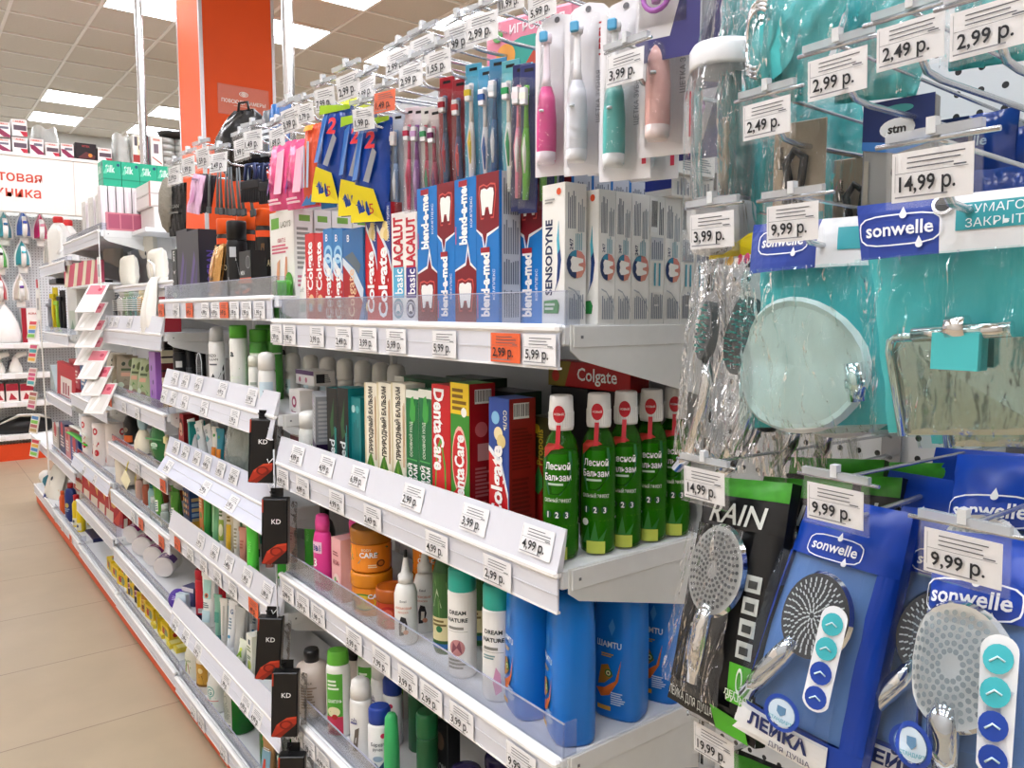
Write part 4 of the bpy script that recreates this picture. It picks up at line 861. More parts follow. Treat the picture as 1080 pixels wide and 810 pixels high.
# ---------------------------------------------------------------- shaving bay, top shelf
B1 = ZB[0]
carton('lux', 'narrow black carton with white lettering at the shelf end', .055, .05, .165, (xat(184, 280, .72), .745, B1), '1b1d1e', [('r', .0, .75, 1, 1, '26302a'), ('V', 'LUX', .5, .86, .3, .2, .02, WH), ('p', [(.2, .6), (.5, .5), (.8, .6), (.5, .56)], 'd8d8d8'), ('r', .15, .05, .4, .5, '5c5e5a'), ('r', .6, .05, .85, .5, '4d504c'), ('r', .15, .05, .4, .15, 'd9dbb8'), ('r', .6, .05, .85, .15, 'd9dbb8')], name='small_carton')
dkp = [('r', 0, 0, 1, 1, '3c3a40'), ('p', [(.1, .15), (.6, .7), (.7, .55), (.3, .1)], '5d4a86'), ('p', [(.5, .2), (.9, .6), (.8, .2)], '4a3c6e')]
row('dkp', 'dark grey carton with violet strokes', [188, 199, 211], 242, .715, B1, .06, '37353b', dkp, vt('2a2830', [('v', 'PROGRAN', .55, .4, .4, .6, .02, '5a4696')]), 'dark grey violet cartons', name='small_carton', ref='the orange foil pack')
def foil():
    W, H = .08, .155; mb = MB(); qf = quadframe((-W/2, .01, H), (W/2, .012, H), (W/2, -.012, 0), (-W/2, -.012, 0), W, H, .014)
    fo = M('c9985a', .22, .5, bump=.6, ns=50)
    mb.grid(lambda u, v: qf(u*W, v*H), 10, 12, fo); mb.grid(lambda u, v: qf((1-u)*W, v*H)+V((0, .008+.02*math.sin(PI*u)*math.sin(PI*v), 0)), 8, 10, fo)
    deco(mb, qf, W, H, [('p', [(.2, .05), (.15, .5), (.3, .75), (.55, .8), (.7, .6), (.6, .4), (.75, .05)], 'd98f3a'), ('p', [(.3, .6), (.35, .75), (.55, .78), (.6, .62), (.45, .5)], 'e6c39a'), ('t', 'MAJA', .6, .35, .06, .5, .02, '3b2c1e'), ('g', .4, .2, .85, .3, 3, '6f5a3a'), ('p', [(0, 0), (1, 0), (1, .1), (0, .14)], '2c2620')], off0=.0015)
    return mb
place('foil', foil, 'foil_pack', 'crinkled golden foil pack with orange figure', 'pack', (xat(222, 290, .705), .722, B1))
def can(key, label, loc, r, h, body, capc, caph, ops=(), rz=1.05, group=None, dome=.0, shoulder=True, capr=None, W=None):
    cr = capr or r*.97; hb = h-caph
    pr = [(r*.93, 0), (r, .004), (r, hb-.008), (r*.9, hb-.001), (r*.9, hb)] if shoulder else [(r*.93, 0), (r, .004), (r, hb)]
    cp = [(cr, hb+.0005), (cr, h-max(.003, dome)), (cr*.93, h-max(.001, dome*.5)), (cr*.62, h-dome*.12), (cr*.1, h)] if dome else [(cr, hb+.0005), (cr, h-.004), (cr*.93, h)]
    return bottle(key, label, loc, pr, body, cp, capc, ops=ops, lab=(.006, hb-.012, r+.0002, W or r*2.1), rz=rz, group=group, name='spray_can', cat='spray can')
sp = [('r', 0, 0, 1, 1, '1d1a18'), ('r', 0, .9, 1, 1, 'e8501a'), ('p', [(.2, .2), (.35, .8), (.5, .8), (.35, .2)], '6a4a2c'), ('t', 'FOAM', .6, .5, .1, .5, .02, 'd8c49a')]
for i, (px, y) in enumerate(((239, .755), (261, .76), (281, .765))):
    can('ocan', 'tall black spray can with orange cap, %s from the white wax cartons' % ORD[2-i], (xat(px, 260, y), y, B1), .027, .228, '1d1a18', 'ee5a16', .045, sp, group='orange-capped spray cans', shoulder=True)
bkc = [('r', 0, 0, 1, 1, '131315'), ('p', [(.3, 0), (.15, .35), (.6, .75), (.75, .4)], 'c9cbcd'), ('p', [(.45, .1), (.3, .4), (.55, .62), (.65, .35)], '131315'), ('p', [(.5, .05), (.7, .3), (.85, .3), (.65, .0)], 'd9542a'), ('r', .3, .75, .62, .95, 'b9bcc0')]
can('bkcan', 'black capped can with silver stripes in front of the orange caps', (xat(249, 270, .71), .713, B1), .026, .20, '131315', '18181a', .05, bkc, rz=.9)
men = [('r', 0, 0, 1, 1, '1a1c1e'), ('r', 0, .3, 1, .42, 'e2622a'), ('p', [(.2, .05), (.8, .12), (.8, .2), (.2, .13)], 'd95a28'), ('t', 'MEN', .3, .53, .09, .4, .02, 'e9e9e7'), ('o', .78, .75, .2, .14, .85, '8a8c8e'), ('e', .78, .75, .17, .12, '4a4d50'), ('g', .1, .2, .6, .27, 2, 'c9c9c7')]
carton('men', 'black carton with orange band standing before the spray cans', .085, .04, .115, (xat(259, 290, .695), .715, B1), '1a1c1e', men, vt('141517', []), name='small_carton')

# ---------------------------------------------------------------- deodorant shelf
B2 = ZB[1]
def deod(i, px, y, top, r, body, capc, caph, ops, lab, dome=0., key=None, group=None, capr=None):
    x = xat(px, 380, y); h = at(px, top, Y=y).z-B2
    can(key or 'de%d' % i, lab, (x, y, B2), r, round(h, 3), body, capc, caph, ops, group=group, dome=dome, capr=capr)
blkd = [('r', .3, .55, .75, .8, 'd6d6d4'), ('g', .2, .2, .8, .4, 3, '8a8a8c')]
for i, px in enumerate((180, 190, 200, 210)):
    deod(i, px, [.76, .74, .77, .80][i], [352, 356, 351, 350][i], .022, '17181b', '101113', .05, blkd if i == 1 else [('g', .2, .3, .8, .5, 3, '55565a')], 'black deodorant can, %s from the shelf end by the cotton bay' % ORD[i], key='bkd%d' % (i == 1), group='black deodorant cans')
bwd = [('r', 0, 0, 1, 1, 'f2f2f0'), ('t', 'DEZO', .3, .8, .06, .5, .02, '3a3a40'), ('t', 'CLEAN', .35, .72, .05, .6, .01, '3a3a40'), ('g', .1, .58, .6, .64, 1, '6a6a70'), ('p', [(0, 0), (.3, 0), (.75, .28), (1, .5), (1, .62), (.7, .36), (.3, .14), (0, .08)], '15161c'), ('p', [(.3, .0), (.6, .1), (1, .45), (1, .3), (.75, 0)], '15161c'), ('p', [(.25, .34), (.35, .42), (.45, .34)], '2a2a30')]
deod(10, 229, .715, 344, .0225, 'f2f2f0', 'c3c6c8', .045, bwd, 'white and black deodorant can with domed grey cap', dome=.02, capr=.019)
gwd = [('r', 0, 0, 1, 1, 'f1f3ee'), ('p', [(0, 0), (1, 0), (1, .62), (.6, .55), (.2, .42), (0, .4)], '53a92e'), ('t', 'a', .22, .82, .12, .25, .03, '2a3a44'), ('t', 'КИСЛО', .4, .38, .05, .5, .01, 'eaf5df'), ('t', 'ТА', .35, .3, .05, .3, .01, 'eaf5df'), ('p', [(.1, .05), (.3, .15), (.8, .12), (.8, .04)], '8ad05a')]
deod(11, 252, .715, 343, .0235, 'f1f3ee', '4fa82c', .035, gwd, 'white and green deodorant can with green cap, first in its row', key='gwd', group='green deodorant cans')
for i, (px, y) in enumerate(((273, .76), (289, .80))):
    deod(12, px, y, [347, 349][i], .0235, '56a347', '4a9c2e', .035, [('r', 0, .85, 1, .88, 'dfeed8')], 'plain green deodorant can, %s behind the white and green one' % ORD[i], key='gd', group='green deodorant cans')
deod(13, 268, .705, 374, .015, 'eef0ea', 'e9ecdf', .03, [('g', .2, .3, .8, .7, 3, 'a9b8a8')], 'white stick deodorant before the green cans', dome=.008)
a1 = [('r', .1, .1, .9, .8, 'cfe3ee'), ('t', 'a', .5, .5, .3, .4, .03, '2a4a5a')]
deod(14, 281, .70, 371, .021, 'f0f2f0', 'f3f3f0', .045, a1, 'white roll-on with big white cap and pale blue label', dome=.015)
p = at(298, 400, Y=.735)
can('agreen', 'white and green can with letter a standing behind the bay post', (-1.722, .735, ZA[1]), .024, .118, 'eff2ec', 'f2f3ef', .04, gwd, rz=.3, dome=.012)
mb = MB(); W = .05
mb.grid(lambda u, v: V((W*(u-.5), 0, .115*v*(1-.15*abs(u-.5)**2))), 6, 6, ACRYL); mb.box(-W/2, W/2, 0, .08, 0, .002, ACRYL)
mb.tube([(-W/2, 0, 0), (-W/2, 0, .09), (-W/4, 0, .112), (0, 0, .116), (W/4, 0, .112), (W/2, 0, .09), (W/2, 0, 0)], .0012, M('dfe6ea', .15), 6)
o = mb.build('shelf_divider'); o.location = (xat(209, 380, .70), .702, B2); tag(o, 'clear rounded plastic holder before the black deodorants', 'divider')

# ---------------------------------------------------------------- third shelf
B3 = ZB[2]
face = [('r', 0, 0, 1, 1, 'c8434a'), ('e', .5, .62, .4, .22, 'f0b9a0'), ('e', .5, .66, .46, .22, '6a2a20'), ('e', .5, .6, .33, .17, 'f2c3a8'), ('e', .5, .53, .12, .03, 'b5322e'), ('p', [(0, 0), (1, 0), (1, .3), (.5, .36), (0, .3)], 'b51f2a'), ('d', .75, .16, .2, 'eedc9a')]
carton('dye', 'red hair dye carton with a smiling face print', .06, .05, .125, (xat(191, 450, .72), .745, B3), 'b51f2a', face, vt('8a1820', []), name='small_carton')
carton('teal3', 'thin teal carton beside the white wipe packs', .018, .05, .11, (xat(199, 455, .715), .74, B3), '2c9a94', name='small_carton')
for i in range(4):
    tube('wtube', 'white slanting cream tube on the tilted-rail shelf, %s from the red dye carton' % ORD[i], (xat(205+5*i, 460, .73), .735+.015*(i % 2), B3), .04, .12, 'e9ecec', 'd9dede', [('p', [(.1, .5), (.5, .7), (.9, .5), (.5, .42)], '6fa9b0'), ('g', .2, .75, .8, .92, 3, '9aa6aa')], rz=.3, tilt=-.22-.05*i, group='slanting white cream tubes')
for i, c in enumerate(('e9e8e0', '2f8aa0')):
    tube('st%d' % i, ['white and orange cream tube beside the grey pouch', 'blue-green cream tube touching the grey pouch'][i], (xat(226+5*i, 460, .715), .72, B3), .034, .125, c, ['d9822a', '1f5a80'][i], [('r', .1, .1, .9, .4, 'e0852c'), ('d', .5, .8, .2, '4a9a50')], rz=.4)
def pouchg():
    W, H = .13, .15; mb = MB(); fm = film('b9c2bc', .55, .15, .7, 25., tint='cdd6d0')
    qf = quadframe((-W/2, .012, H), (W/2, .012, H), (W/2, -.01, 0), (-W/2, -.01, 0), W, H, .02)
    mb.grid(lambda u, v: qf(u*W, v*H), 12, 12, fm); mb.grid(lambda u, v: qf((1-u)*W, v*H)+V((0, .012+.035*math.sin(PI*u)*math.sin(PI*v), 0)), 10, 10, M('a9b4ac', .4))
    return mb
place('pouchg', pouchg, 'refill_pouch', 'large translucent grey-green pouch hanging over the tilted rail', 'pack', (xat(245, 460, .72), .735, B3), .25)

# ---------------------------------------------------------------- fourth shelf
B4 = ZB[3]
nav = [('r', 0, 0, 1, 1, '24427a'), ('r', .05, .3, .95, .95, '1c2f5c')]+[('e', .2+.3*(k % 3), .4+.16*(k//3), .1, .05, ['d9a24a', 'e9d8b0', 'c97a4a'][k % 3]) for k in range(12)]+[('r', 0, 0, 1, .2, 'd9a02c')]
nvs = vt('2a4f8c', [('r', .1, .8-.13*k-.09, .9, .8-.13*k, ['c9b98a', '8fb0cc'][k % 2]) for k in range(5)]+[('r', 0, 0, 1, .2, 'd9a02c')])
carton('navy', 'navy carton patterned with small round pictures', .075, .05, .13, (xat(196, 530, .715), .742, B4), '24427a', [('r', 0, 0, 1, 1, '24427a')]+nav[1:], nvs, name='small_carton')
carton('orange4', 'tall orange carton beside the green tubes', .034, .034, .145, (xat(211, 540, .71), .73, B4), 'e08a4a', vt('e58f50', [('d', .5, .55, .3, '5f9a3c'), ('d', .5, .2, .35, '7fae4a'), ('g', .1, .7, .9, .9, 3, 'f5dcb8')]), name='small_carton')
def t4(i, px, top, w, c, cc, ops, lab, group=None, key=None, y=.715):
    h = at(px, top, Y=y).z-B4
    tube(key or 't4%d' % i, lab, (xat(px, 560, y), y, B4), w, round(h, 3), c, cc, ops, rz=.5, group=group)
t4(0, 220, 515, .034, '3a9a44', '1f6a2c', [('r', .2, .2, .5, .9, '58b85a')], 'dark green cream tube next to the orange carton', 'green cream tubes', y=.72)
t4(1, 229, 518, .036, '7cc08c', '2f8a6a', [('r', .2, .2, .5, .9, 'a0d8a8')], 'pale green cream tube beside the dark green one', 'green cream tubes', y=.715)
t4(2, 236, 516, .034, 'f1f2ec', '1a1c1c', [('t', 'A', .5, .85, .1, .4, .03, '2f7a3a'), ('r', .1, .1, .9, .5, '9ab84a'), ('e', .5, .3, .35, .12, 'dfe3c0'), ('g', .2, .55, .8, .75, 3, '5a7a4a')], 'white and green tube on black cap')
t4(3, 243.5, 530, .032, 'f2ead0', '1a1c1c', [('t', 'A', .5, .88, .1, .4, .03, '5a4a1a'), ('r', .1, .05, .9, .6, 'e3b92c'), ('g', .2, .65, .8, .8, 2, '8a7a3a')], 'white and yellow tube on black cap')
t4(4, 250, 545, .026, 'efeee6', '1a1c1c', [('g', .2, .2, .8, .8, 6, 'b0a88a')], 'white tube on black cap beside the pinkish one')
t4(5, 256.5, 556, .03, 'd99a86', 'c87f70', [('g', .2, .4, .8, .7, 3, 'b86a58')], 'pinkish tube beside the neon green one')
t4(6, 266, 543, .042, '57d848', '46c83a', [('v', 'MINT', .5, .5, .3, .5, .02, '8af07a')], 'neon green tube standing foremost by the bay post', y=.70)

# ---------------------------------------------------------------- fifth shelf
B5 = ZB[4]
def t5(i, px, top, w, c, cc, ops, lab, y=.715, key=None, group=None, tilt=0):
    h = at(px, top, Y=y).z-B5
    tube(key or 't5%d' % i, lab, (xat(px, 660, y), y, B5), w, round(h, 3), c, cc, ops, rz=.5, group=group, tilt=tilt)
bottle('redb', 'tall red bottle with navy base among hand creams', (xat(210, 620, .72), .73, B5), [(.02, 0), (.022, .004), (.022, .024), (.022, .13), (.02, .138)], 'c4182c', [(.0205, .138), (.0215, .14), (.0215, .165), (.018, .17)], 'b5142a', ops=[('r', 0, 0, 1, .15, '1d2140'), ('b', .3, .2, .7, .32, '30222a')], lab=(.004, .13, .0222, .045), rz=.95)
t5(0, 222, 606, .055, 'eeefec', 'e6e6e2', [('r', .1, .55, .9, .95, 'a9d6cf'), ('d', .5, .62, .2, 'd9774a'), ('d', .5, .62, .1, '22384a'), ('r', .1, .05, .9, .3, 'bcd9e2'), ('g', .2, .35, .8, .48, 3, '7a8a90')], 'wide white tube with orange circle on teal print')
t5(1, 231, 628, .03, '86b9a4', '2f7a78', [('r', .1, .3, .9, .6, '4f9a8a')], 'slim teal green tube beside the wide white one')
t5(2, 237, 632, .03, 'e4e3dc', 'd9d8d0', [('r', .5, .1, .8, .9, 'bdbcb4')], 'pale beige tube beside the slim teal one')
t5(3, 243, 634, .036, 'f0f2f3', 'e4e8ea', [('t', 'G', .5, .85, .12, .4, .02, '3a6a9a'), ('d', .5, .22, .2, '4f9ac0'), ('g', .25, .4, .75, .7, 4, '8aa0b0')], 'white hand cream tube with blue droplet', tilt=.1)
t5(4, 251, 640, .04, 'b9bcbc', '9a9d9d', [], 'silver grey tube leaning among hand creams, beside the white one', key='t5g', group='silver grey tubes', tilt=.08)
t5(4, 258, 648, .04, 'b9bcbc', '9a9d9d', [], 'silver grey tube leaning behind the white and green cartons', y=.75, key='t5g', group='silver grey tubes', tilt=.0)
wg = vt('f1f3e8', [('r', .35, .78, .7, .9, '1f4a52'), ('g', .1, .6, .9, .74, 2, '8a9a6a'), ('d', .5, .3, .3, 'd9e070'), ('p', [(.1, .0), (.3, .4), (.5, .1)], '8ab83c'), ('g', .2, .42, .8, .52, 2, '5a7a4a')])
carton('wgcart', 'white carton with green leaves by the black hanging packs', .042, .035, .12, (xat(262, 680, .705), .725, B5), 'f1f3e8', wg, vt('e9ecd8', []), name='small_carton')
tube('wgt', 'white and green tube leaning on the white leafy carton', (xat(252, 690, .705), .708, B5), .036, .085, 'e9efdc', 'cfd8c0', [('p', [(.1, .1), (.5, .6), (.9, .2)], '8ab83c'), ('d', .5, .6, .2, 'c9d860')], rz=.4, tilt=.25)

# ---------------------------------------------------------------- bottom shelf
B6 = ZB[5]
for i in range(6):
    soap('ysoap', 'yellow soap carton lying on the bottom shelf, %s from the green pump bottle' % ORD[5-i], (xat(176+4.4*i, 676+5.5*i, .76), .75+.01*(i % 2), B6), .045, .085, .028, 'ecd84a', [('r', .1, .2, .9, .8, 'f3e88a')], top=[('r', .1, .1, .9, .5, 'f6ee9a'), ('t', 'Мыло', .5, .7, .15, .7, .02, '3f8a3a')], group='yellow soap cartons of the shaving bay', side=[('r', .1, .2, .9, .8, 'e3c93a')])
def pump():
    a = MB(); a.lathe([(.028, 0), (.031, .006), (.031, .085), (.025, .105), (.013, .115)], M('efeede', .35), 24); deco(a, cyl(.0312, None, .012, .05), .05, .07, [('p', [(.2, .1), (.3, .6), (.6, .7), (.7, .2)], 'c98a6a'), ('p', [(.3, .2), (.4, .8), (.8, .5)], '8fae5a'), ('t', 'Мыло', .5, .85, .12, .6, .01, '6a8a3a')], n=8)
    b = MB(); b.lathe([(.016, .113), (.0175, .117), (.0175, .14), (.012, .145), (.005, .147), (.005, .165)], M('5cc82c', .35), 18)
    b.lathe([(.011, .163), (.012, .166), (.012, .176), (.006, .18)], M('63d032', .35), 16); b.tube([(0, 0, .172), (-.022, -.01, .172), (-.034, -.015, .167)], [.006, .005, .0035], M('63d032', .35), 8)
    return [('bottle_body', a, ()), ('pump', b, ())]
p = on(203, 733, B6)
place('pump', pump, 'soap_bottle', 'cream soap bottle with bright green pump', 'bottle', (xat(203, 715, .715), .725, B6), .4)
bottle('amber', 'cream bottle with amber horse label beside the pump bottle', (xat(217, 725, .722), .73, B6), [(.03, 0), (.034, .006), (.034, .11), (.026, .135), (.016, .145)], 'ece6da', [(.017, .145), (.018, .165), (.015, .168)], 'e6e0d2', ops=[('r', 0, 0, 1, 1, 'c99a3a'), ('p', [(.1, .1), (.2, .5), (.4, .7), (.5, .4), (.7, .5), (.8, .1)], '4a2f1c'), ('d', .6, .7, .15, 'f0dfa8'), ('r', 0, 0, 1, .1, '7a5520')], lab=(.03, .105, .0342, .06), rz=.4)
bottle('whiteg', 'white bottle with pale teal label beside the big green bottle', (xat(229, 745, .715), .72, B6), [(.028, 0), (.031, .006), (.031, .09), (.024, .112), (.016, .12)], 'eeeee9', [(.0165, .12), (.0175, .14), (.015, .143)], 'ecebe4', ops=[('r', 0, 0, 1, 1, 'e9eee8'), ('o', .5, .7, .3, .25, .8, '7fb5aa'), ('t', 'G', .5, .7, .25, .3, .02, '5a9a94'), ('r', 0, .28, 1, .31, 'd9544a'), ('g', .15, .08, .85, .22, 2, '6a7a7a'), ('p', [(.1, .4), (.5, .55), (.9, .42), (.5, .36)], 'a8cdbf')], lab=(.02, .09, .0312, .055), rz=.4)
GB = film('0f7a22', .7, .06, .05, 10., gl=.12, tint='2a9a30')
bl = [('r', .05, 0, .95, 1, 'b4b9b0'), ('o', .5, .78, .16, .12, .8, '6a7a6a'), ('g', .12, .25, .88, .65, 11, '7a827a'), ('r', .1, .03, .9, .18, 'dcdcd4'), ('b', .35, .04, .65, .17, '3a3a3a'), ('d', .2, .1, .06, '4a4a4a'), ('d', .8, .1, .06, '4a4a4a')]
gbp = [(.036, 0), (.043, .005), (.045, .012), (.045, .14), (.036, .165), (.018, .178)]
p = on(252, 762, B6)
bottle('gb', 'big green bottle with grey small-print label', (xat(252, 755, .73), .735, B6), gbp, GB, [(.019, .178), (.02, .2), (.018, .202)], 'e9e9e4', ops=bl, lab=(.02, .13, .0453, .055), rz=.15, group='big green bottles', seg=30, name='liquid_soap_bottle')
bottle('gb', 'big green bottle partly hidden behind the hanging black packs', (xat(290, 790, .74), .745, B6), None, None, None, None, group='big green bottles', rz=1.5, name='liquid_soap_bottle')
tube('brt', 'light brown tube with blue figure print, lower edge of picture', (xat(281, 800, .70), .708, B6), .05, .115, 'b58a5a', 'a87a4a', [('r', .0, .0, 1, .75, '7fa9bf'), ('g', .2, .7, .9, .82, 2, 'e6ecec'), ('p', [(.3, .0), (.4, .45), (.6, .45), (.7, .0)], 'c9452c')], rz=.3)
tube('mint', 'pale mint tube between brown tube and blue bottles', (xat(296, 806, .705), .712, B6), .045, .10, 'bfe0cc', 'a9d0bc', [('g', .2, .3, .8, .7, 4, '8ab8a0')], rz=.3)

# ---------------------------------------------------------------- black hanging packs on the post
def kd():
    w, d, h = .056, .028, .150; mb = MB(); mb.box(-w/2, w/2, -d/2, d/2, 0, h, M('141416', .3), .002)
    fr = flat((-w/2, -d/2, 0), (1, 0, 0), (0, 0, 1)); red = M('b8321c', .35); red2 = M('8e2414', .35); red3 = M('d1492c', .35)
    deco(mb, fr, w, h, [('t', 'KD', .56, .66, .075, .46, .01, 'f0f0f0'), ('p', [(.0, .02), (.35, .0), (.98, .22), (.98, .33), (.6, .31), (.2, .2)], 'b8321c'), ('p', [(.1, .02), (.35, .0), (.95, .2), (.8, .22), (.4, .1)], '8e2414'), ('p', [(.2, .2), (.6, .31), (.98, .33), (.98, .3), (.62, .28), (.25, .17)], 'd1492c'), ('o', .58, .2, .26, .07, .7, '7a1d10'), ('p', [(0, .8), (.0, 1), (.06, 1), (.06, .8)], 'b53a20')])
    deco(mb, flat((w/2, -d/2, 0), (0, 1, 0), (0, 0, 1)), d, h, [('r', 0, 0, 1, 1, '5c534a'), ('r', .15, .0, .85, .95, '8b7c6a')])
    f2 = flat((-w/2, d/2, 0), (0, -1, 0), (0, 0, 1)); deco(mb, f2, d, h, [('r', 0, 0, 1, 1, '1b1b1e'), ('v', '3D СИСТЕМА', .5, .4, .3, .6, .01, 'b9b9b7'), ('r', .05, .1, .15, .9, '5c5248')])
    tb = MB(); tb.box(-.014, .014, d/2-.004, d/2-.002, h, h+.02, BLACK); tb.tube([(-.004, d/2-.003, h+.012), (-.012, -.004, h+.014), (-.004, -.010, h+.006)], .002, BLACK, 6)
    bl = MB(); bl.grid(lambda u, v: V((w/2+.001+.018*math.sin(PI*u), -d/2+d*u, .01+(h-.02)*v)), 6, 6, CLEAR)
    return [('carton_body', mb, ()), ('hang_tab', tb, ()), ('blister', bl, ())]
kds = [(272, 442, 262), (287, 525, 278), (279, 650, 266), (297, 707, 284), (303, 795, 292)]
for i, (px, py, _) in enumerate(kds):
    Yk = [.655, .645, .645, .635, .63][i]; p = at(px+2, py, Y=Yk)
    place('kd', kd, 'razor_pack', 'black hanging pack with white monogram and red razor, %s from the top of the strip' % ORD[i], 'pack', (p.x, p.y, p.z-.150), 0, 'black hanging razor packs', rot=(.0, [.06, .03, .08, .04, .05][i], 1.0))
mb = MB(); p0, p1 = at(283, 425, Y=.668), at(312, 800, Y=.668)
mb.tube([(-1.772, .668, 1.02), (-1.772, .666, .6), (-1.772, .667, .25)], .006, M('e9e9ec', .3), 6, flatk=.25)
for k in range(12): mb.tube([(-1.772, .666, 1.0-.06*k), (-1.772, .655, .99-.06*k), (-1.772, .652, 1.0-.06*k)], .0012, M('e9e9ec', .3), 5)
o = mb.build('clip_strip'); tag(o, 'white plastic clip strip holding the black razor packs', 'hang strip')
# ---------------------------------------------------------------- cotton pad bay
def bx(key, lab, px0, px1, pyt, Y, z, d, c, front=(), side=(), top=(), group=None, name='small_carton', rz=0., ym=None, rot=None, h=None):
    ym = ym or pyt; xa, xb = xat(px0, ym, Y), xat(px1, ym, Y)
    return carton(key, lab, round(abs(xb-xa), 3), d, round(h or max(.02, at((px0+px1)/2, pyt, Y=Y).z-z), 3), ((xa+xb)/2, Y+d/2, z), c, front, side, top, group=group, name=name, rz=rz, rot=rot)
# shallow cotton shelf
ZCC = at(127, 302, Y=.73).z
shelf(2, ZCC, 'shallow white shelf carrying cotton pad packs', yf=.73, rail=.02, sides=False)
def cotton(dots):
    def mk():
        W, H, D = .155, .15, .07; mb = MB(); cm = M('e9e4d6', .7, bump=.4, ns=22)
        def fn(sy):
            def f(u, v):
                e = (max(0, 16*u*(1-u)*v*(1-v)))**.3
                n = .004*math.sin(40*u+9*v)*math.sin(33*v)
                return V(((u-.5)*W, sy*(D/2*e+n*e), v*H))
            return f
        mb.grid(fn(-1), 12, 12, cm); mb.grid(lambda u, v: fn(1)(1-u, v), 12, 12, cm)
        if dots:
            fr = flat((-W/2, -D/2-.003, 0), (1, 0, 0), (0, 0, 1)); mb.disc(fr, W*.3, H*.86, .011, .009, M('1c1f24', .5)); 
            if dots > 1: mb.disc(fr, W*.7, H*.6, .011, .009, M('1c1f24', .5))
        return mb
    return mk
place('cot0', cotton(0), 'cotton_pad_pack', 'plain cream cotton pack standing on the shallow shelf', 'pack', (xat(127, 290, .74), .775, ZCC+.002), .1, 'cotton pad packs', scale=.86)
place('cot2', cotton(2), 'cotton_pad_pack', 'cotton pack with two dark dots on the shallow shelf', 'pack', (xat(156, 290, .74), .775, ZCC+.002), .05, 'cotton pad packs', scale=.86)
place('cot1', cotton(1), 'cotton_pad_pack', 'tilted cotton pack with one dark dot lying on the others', 'pack', (xat(113, 268, .84), .86, ZCC+.131), .2, 'cotton pad packs', rot=(0, .25, .3), scale=.86)
place('cot0', None, 'cotton_pad_pack', 'plain cotton pack on top, beside the tilted one', 'pack', (xat(151, 268, .85), .87, ZCC+.131), 0, 'cotton pad packs', rot=(0, -.05, .1), scale=.86)
Z2 = ZC[0]
def brush(c, hc):
    def mk():
        W, H = .06, .15
        cd = MB(); cd.box(-W/2, W/2, .010, .012, 0, H, M(hc, .5), .001)
        bl = MB(); bl.grid(lambda u, v: V(((u-.5)*W*.9, .010-.03*math.sqrt(max(0, 1-(2*u-1)**2))*(1 if v < .97 else 0), .01+v*H*.85)), 10, 8, CLEAR)
        br = MB(); br.tube([(0, 0, .02), (0, -.006, .05), (0, -.008, .075)], [.006, .005, .006], M(c, .35), 8); br.box(-.014, .014, -.014, -.004, .07, .125, M(c, .35), .004)
        for i in range(4):
            for j in range(6): br.box(-.011+.006*i, -.008+.006*i, -.02, -.014, .075+.008*j, .079+.008*j, M('f4f4f0', .6))
        return [('card', cd, ()), ('blister', bl, ()), ('hairbrush', br, ())]
    return mk
cs = [('2b2e3a', '5a5f66'), ('d9d6d0', 'c9c4ba'), ('8fae7a', 'b9c9a0'), ('3f8a6a', 'a9c4b0'), ('77aeb0', 'c4d6d4'), ('d9b06a', 'd9cfa8')]
for i, (px, y) in enumerate(((125, .74), (130, .72), (135, .73), (140, .72), (145, .73), (151, .72))):
    place('brush%d' % i, brush(*cs[i]), 'hairbrush_pack', 'blister pack with %s brush below the cotton packs' % ['a dark', 'a white', 'a sage green', 'a deep green', 'a pale teal', 'an amber'][i], 'pack', (xat(px, 330, y), y, Z2), .5, 'brush packs below the cotton packs')
def wbag():
    W, H = .10, .18; mb = MB()
    qf = quadframe((-W*.3, .01, H), (W*.35, .015, H), (W/2, -.02, 0), (-W/2, -.03, -.02), W, H, .02)
    mb.grid(lambda u, v: qf(u*W, v*H)+V((0, .006*math.sin(14*u+3*v), 0)), 12, 10, M('efebe4', .6)); mb.grid(lambda u, v: qf((1-u)*W, v*H)+V((0, .03, 0)), 8, 8, M('e6e2da', .6))
    mb.tube([(-.02, 0, H), (-.02, -.005, H+.04), (.0, -.008, H+.055), (.025, 0, H+.04), (.025, 0, H)], .004, M('f0ede6', .5), 8)
    return mb
place('wbag', wbag, 'cloth_bag', 'white cloth bag with loop handle hanging before the brush packs', 'bag', (xat(158, 325, .69), .70, Z2+.012), .1)
bx('redc', 'dark red carton at the shelf end touching the white cloth bag', 164, 171, 313, .715, Z2, .06, '9c2a33', [('r', .2, .1, .9, .3, 'c9a0a0')])
# pouch shelf
Z3 = ZC[1]
def gpouch(c, leaf):
    def mk():
        W, H = .085, .155; mb = MB(); qf = quadframe((-W/2, .012, H), (W/2, .012, H), (W/2, -.012, 0), (-W/2, -.012, 0), W, H, .012); fm = M(c, .3, bump=.3, ns=30)
        mb.grid(lambda u, v: qf(u*W, v*H), 10, 10, fm); mb.grid(lambda u, v: qf((1-u)*W, v*H)+V((0, .006+.02*math.sin(PI*u)*math.sin(PI*v), 0)), 8, 8, fm)
        deco(mb, qf, W, H, [('p', [(.2, .1), (.5, .4), (.9, .2), (.7, .05)], leaf), ('e', .3, .2, .18, .1, 'c9d6c0'), ('e', .6, .14, .2, .08, '8a7a6a'), ('r', .3, .45, .75, .55, 'd0a088'), ('r', .3, .6, .8, .66, '4a5a3a'), ('d', .4, .78, .1, '2f3a2c'), ('e', .75, .8, .12, .1, '5a6a3c')], off0=.001)
        return mb
    return mk
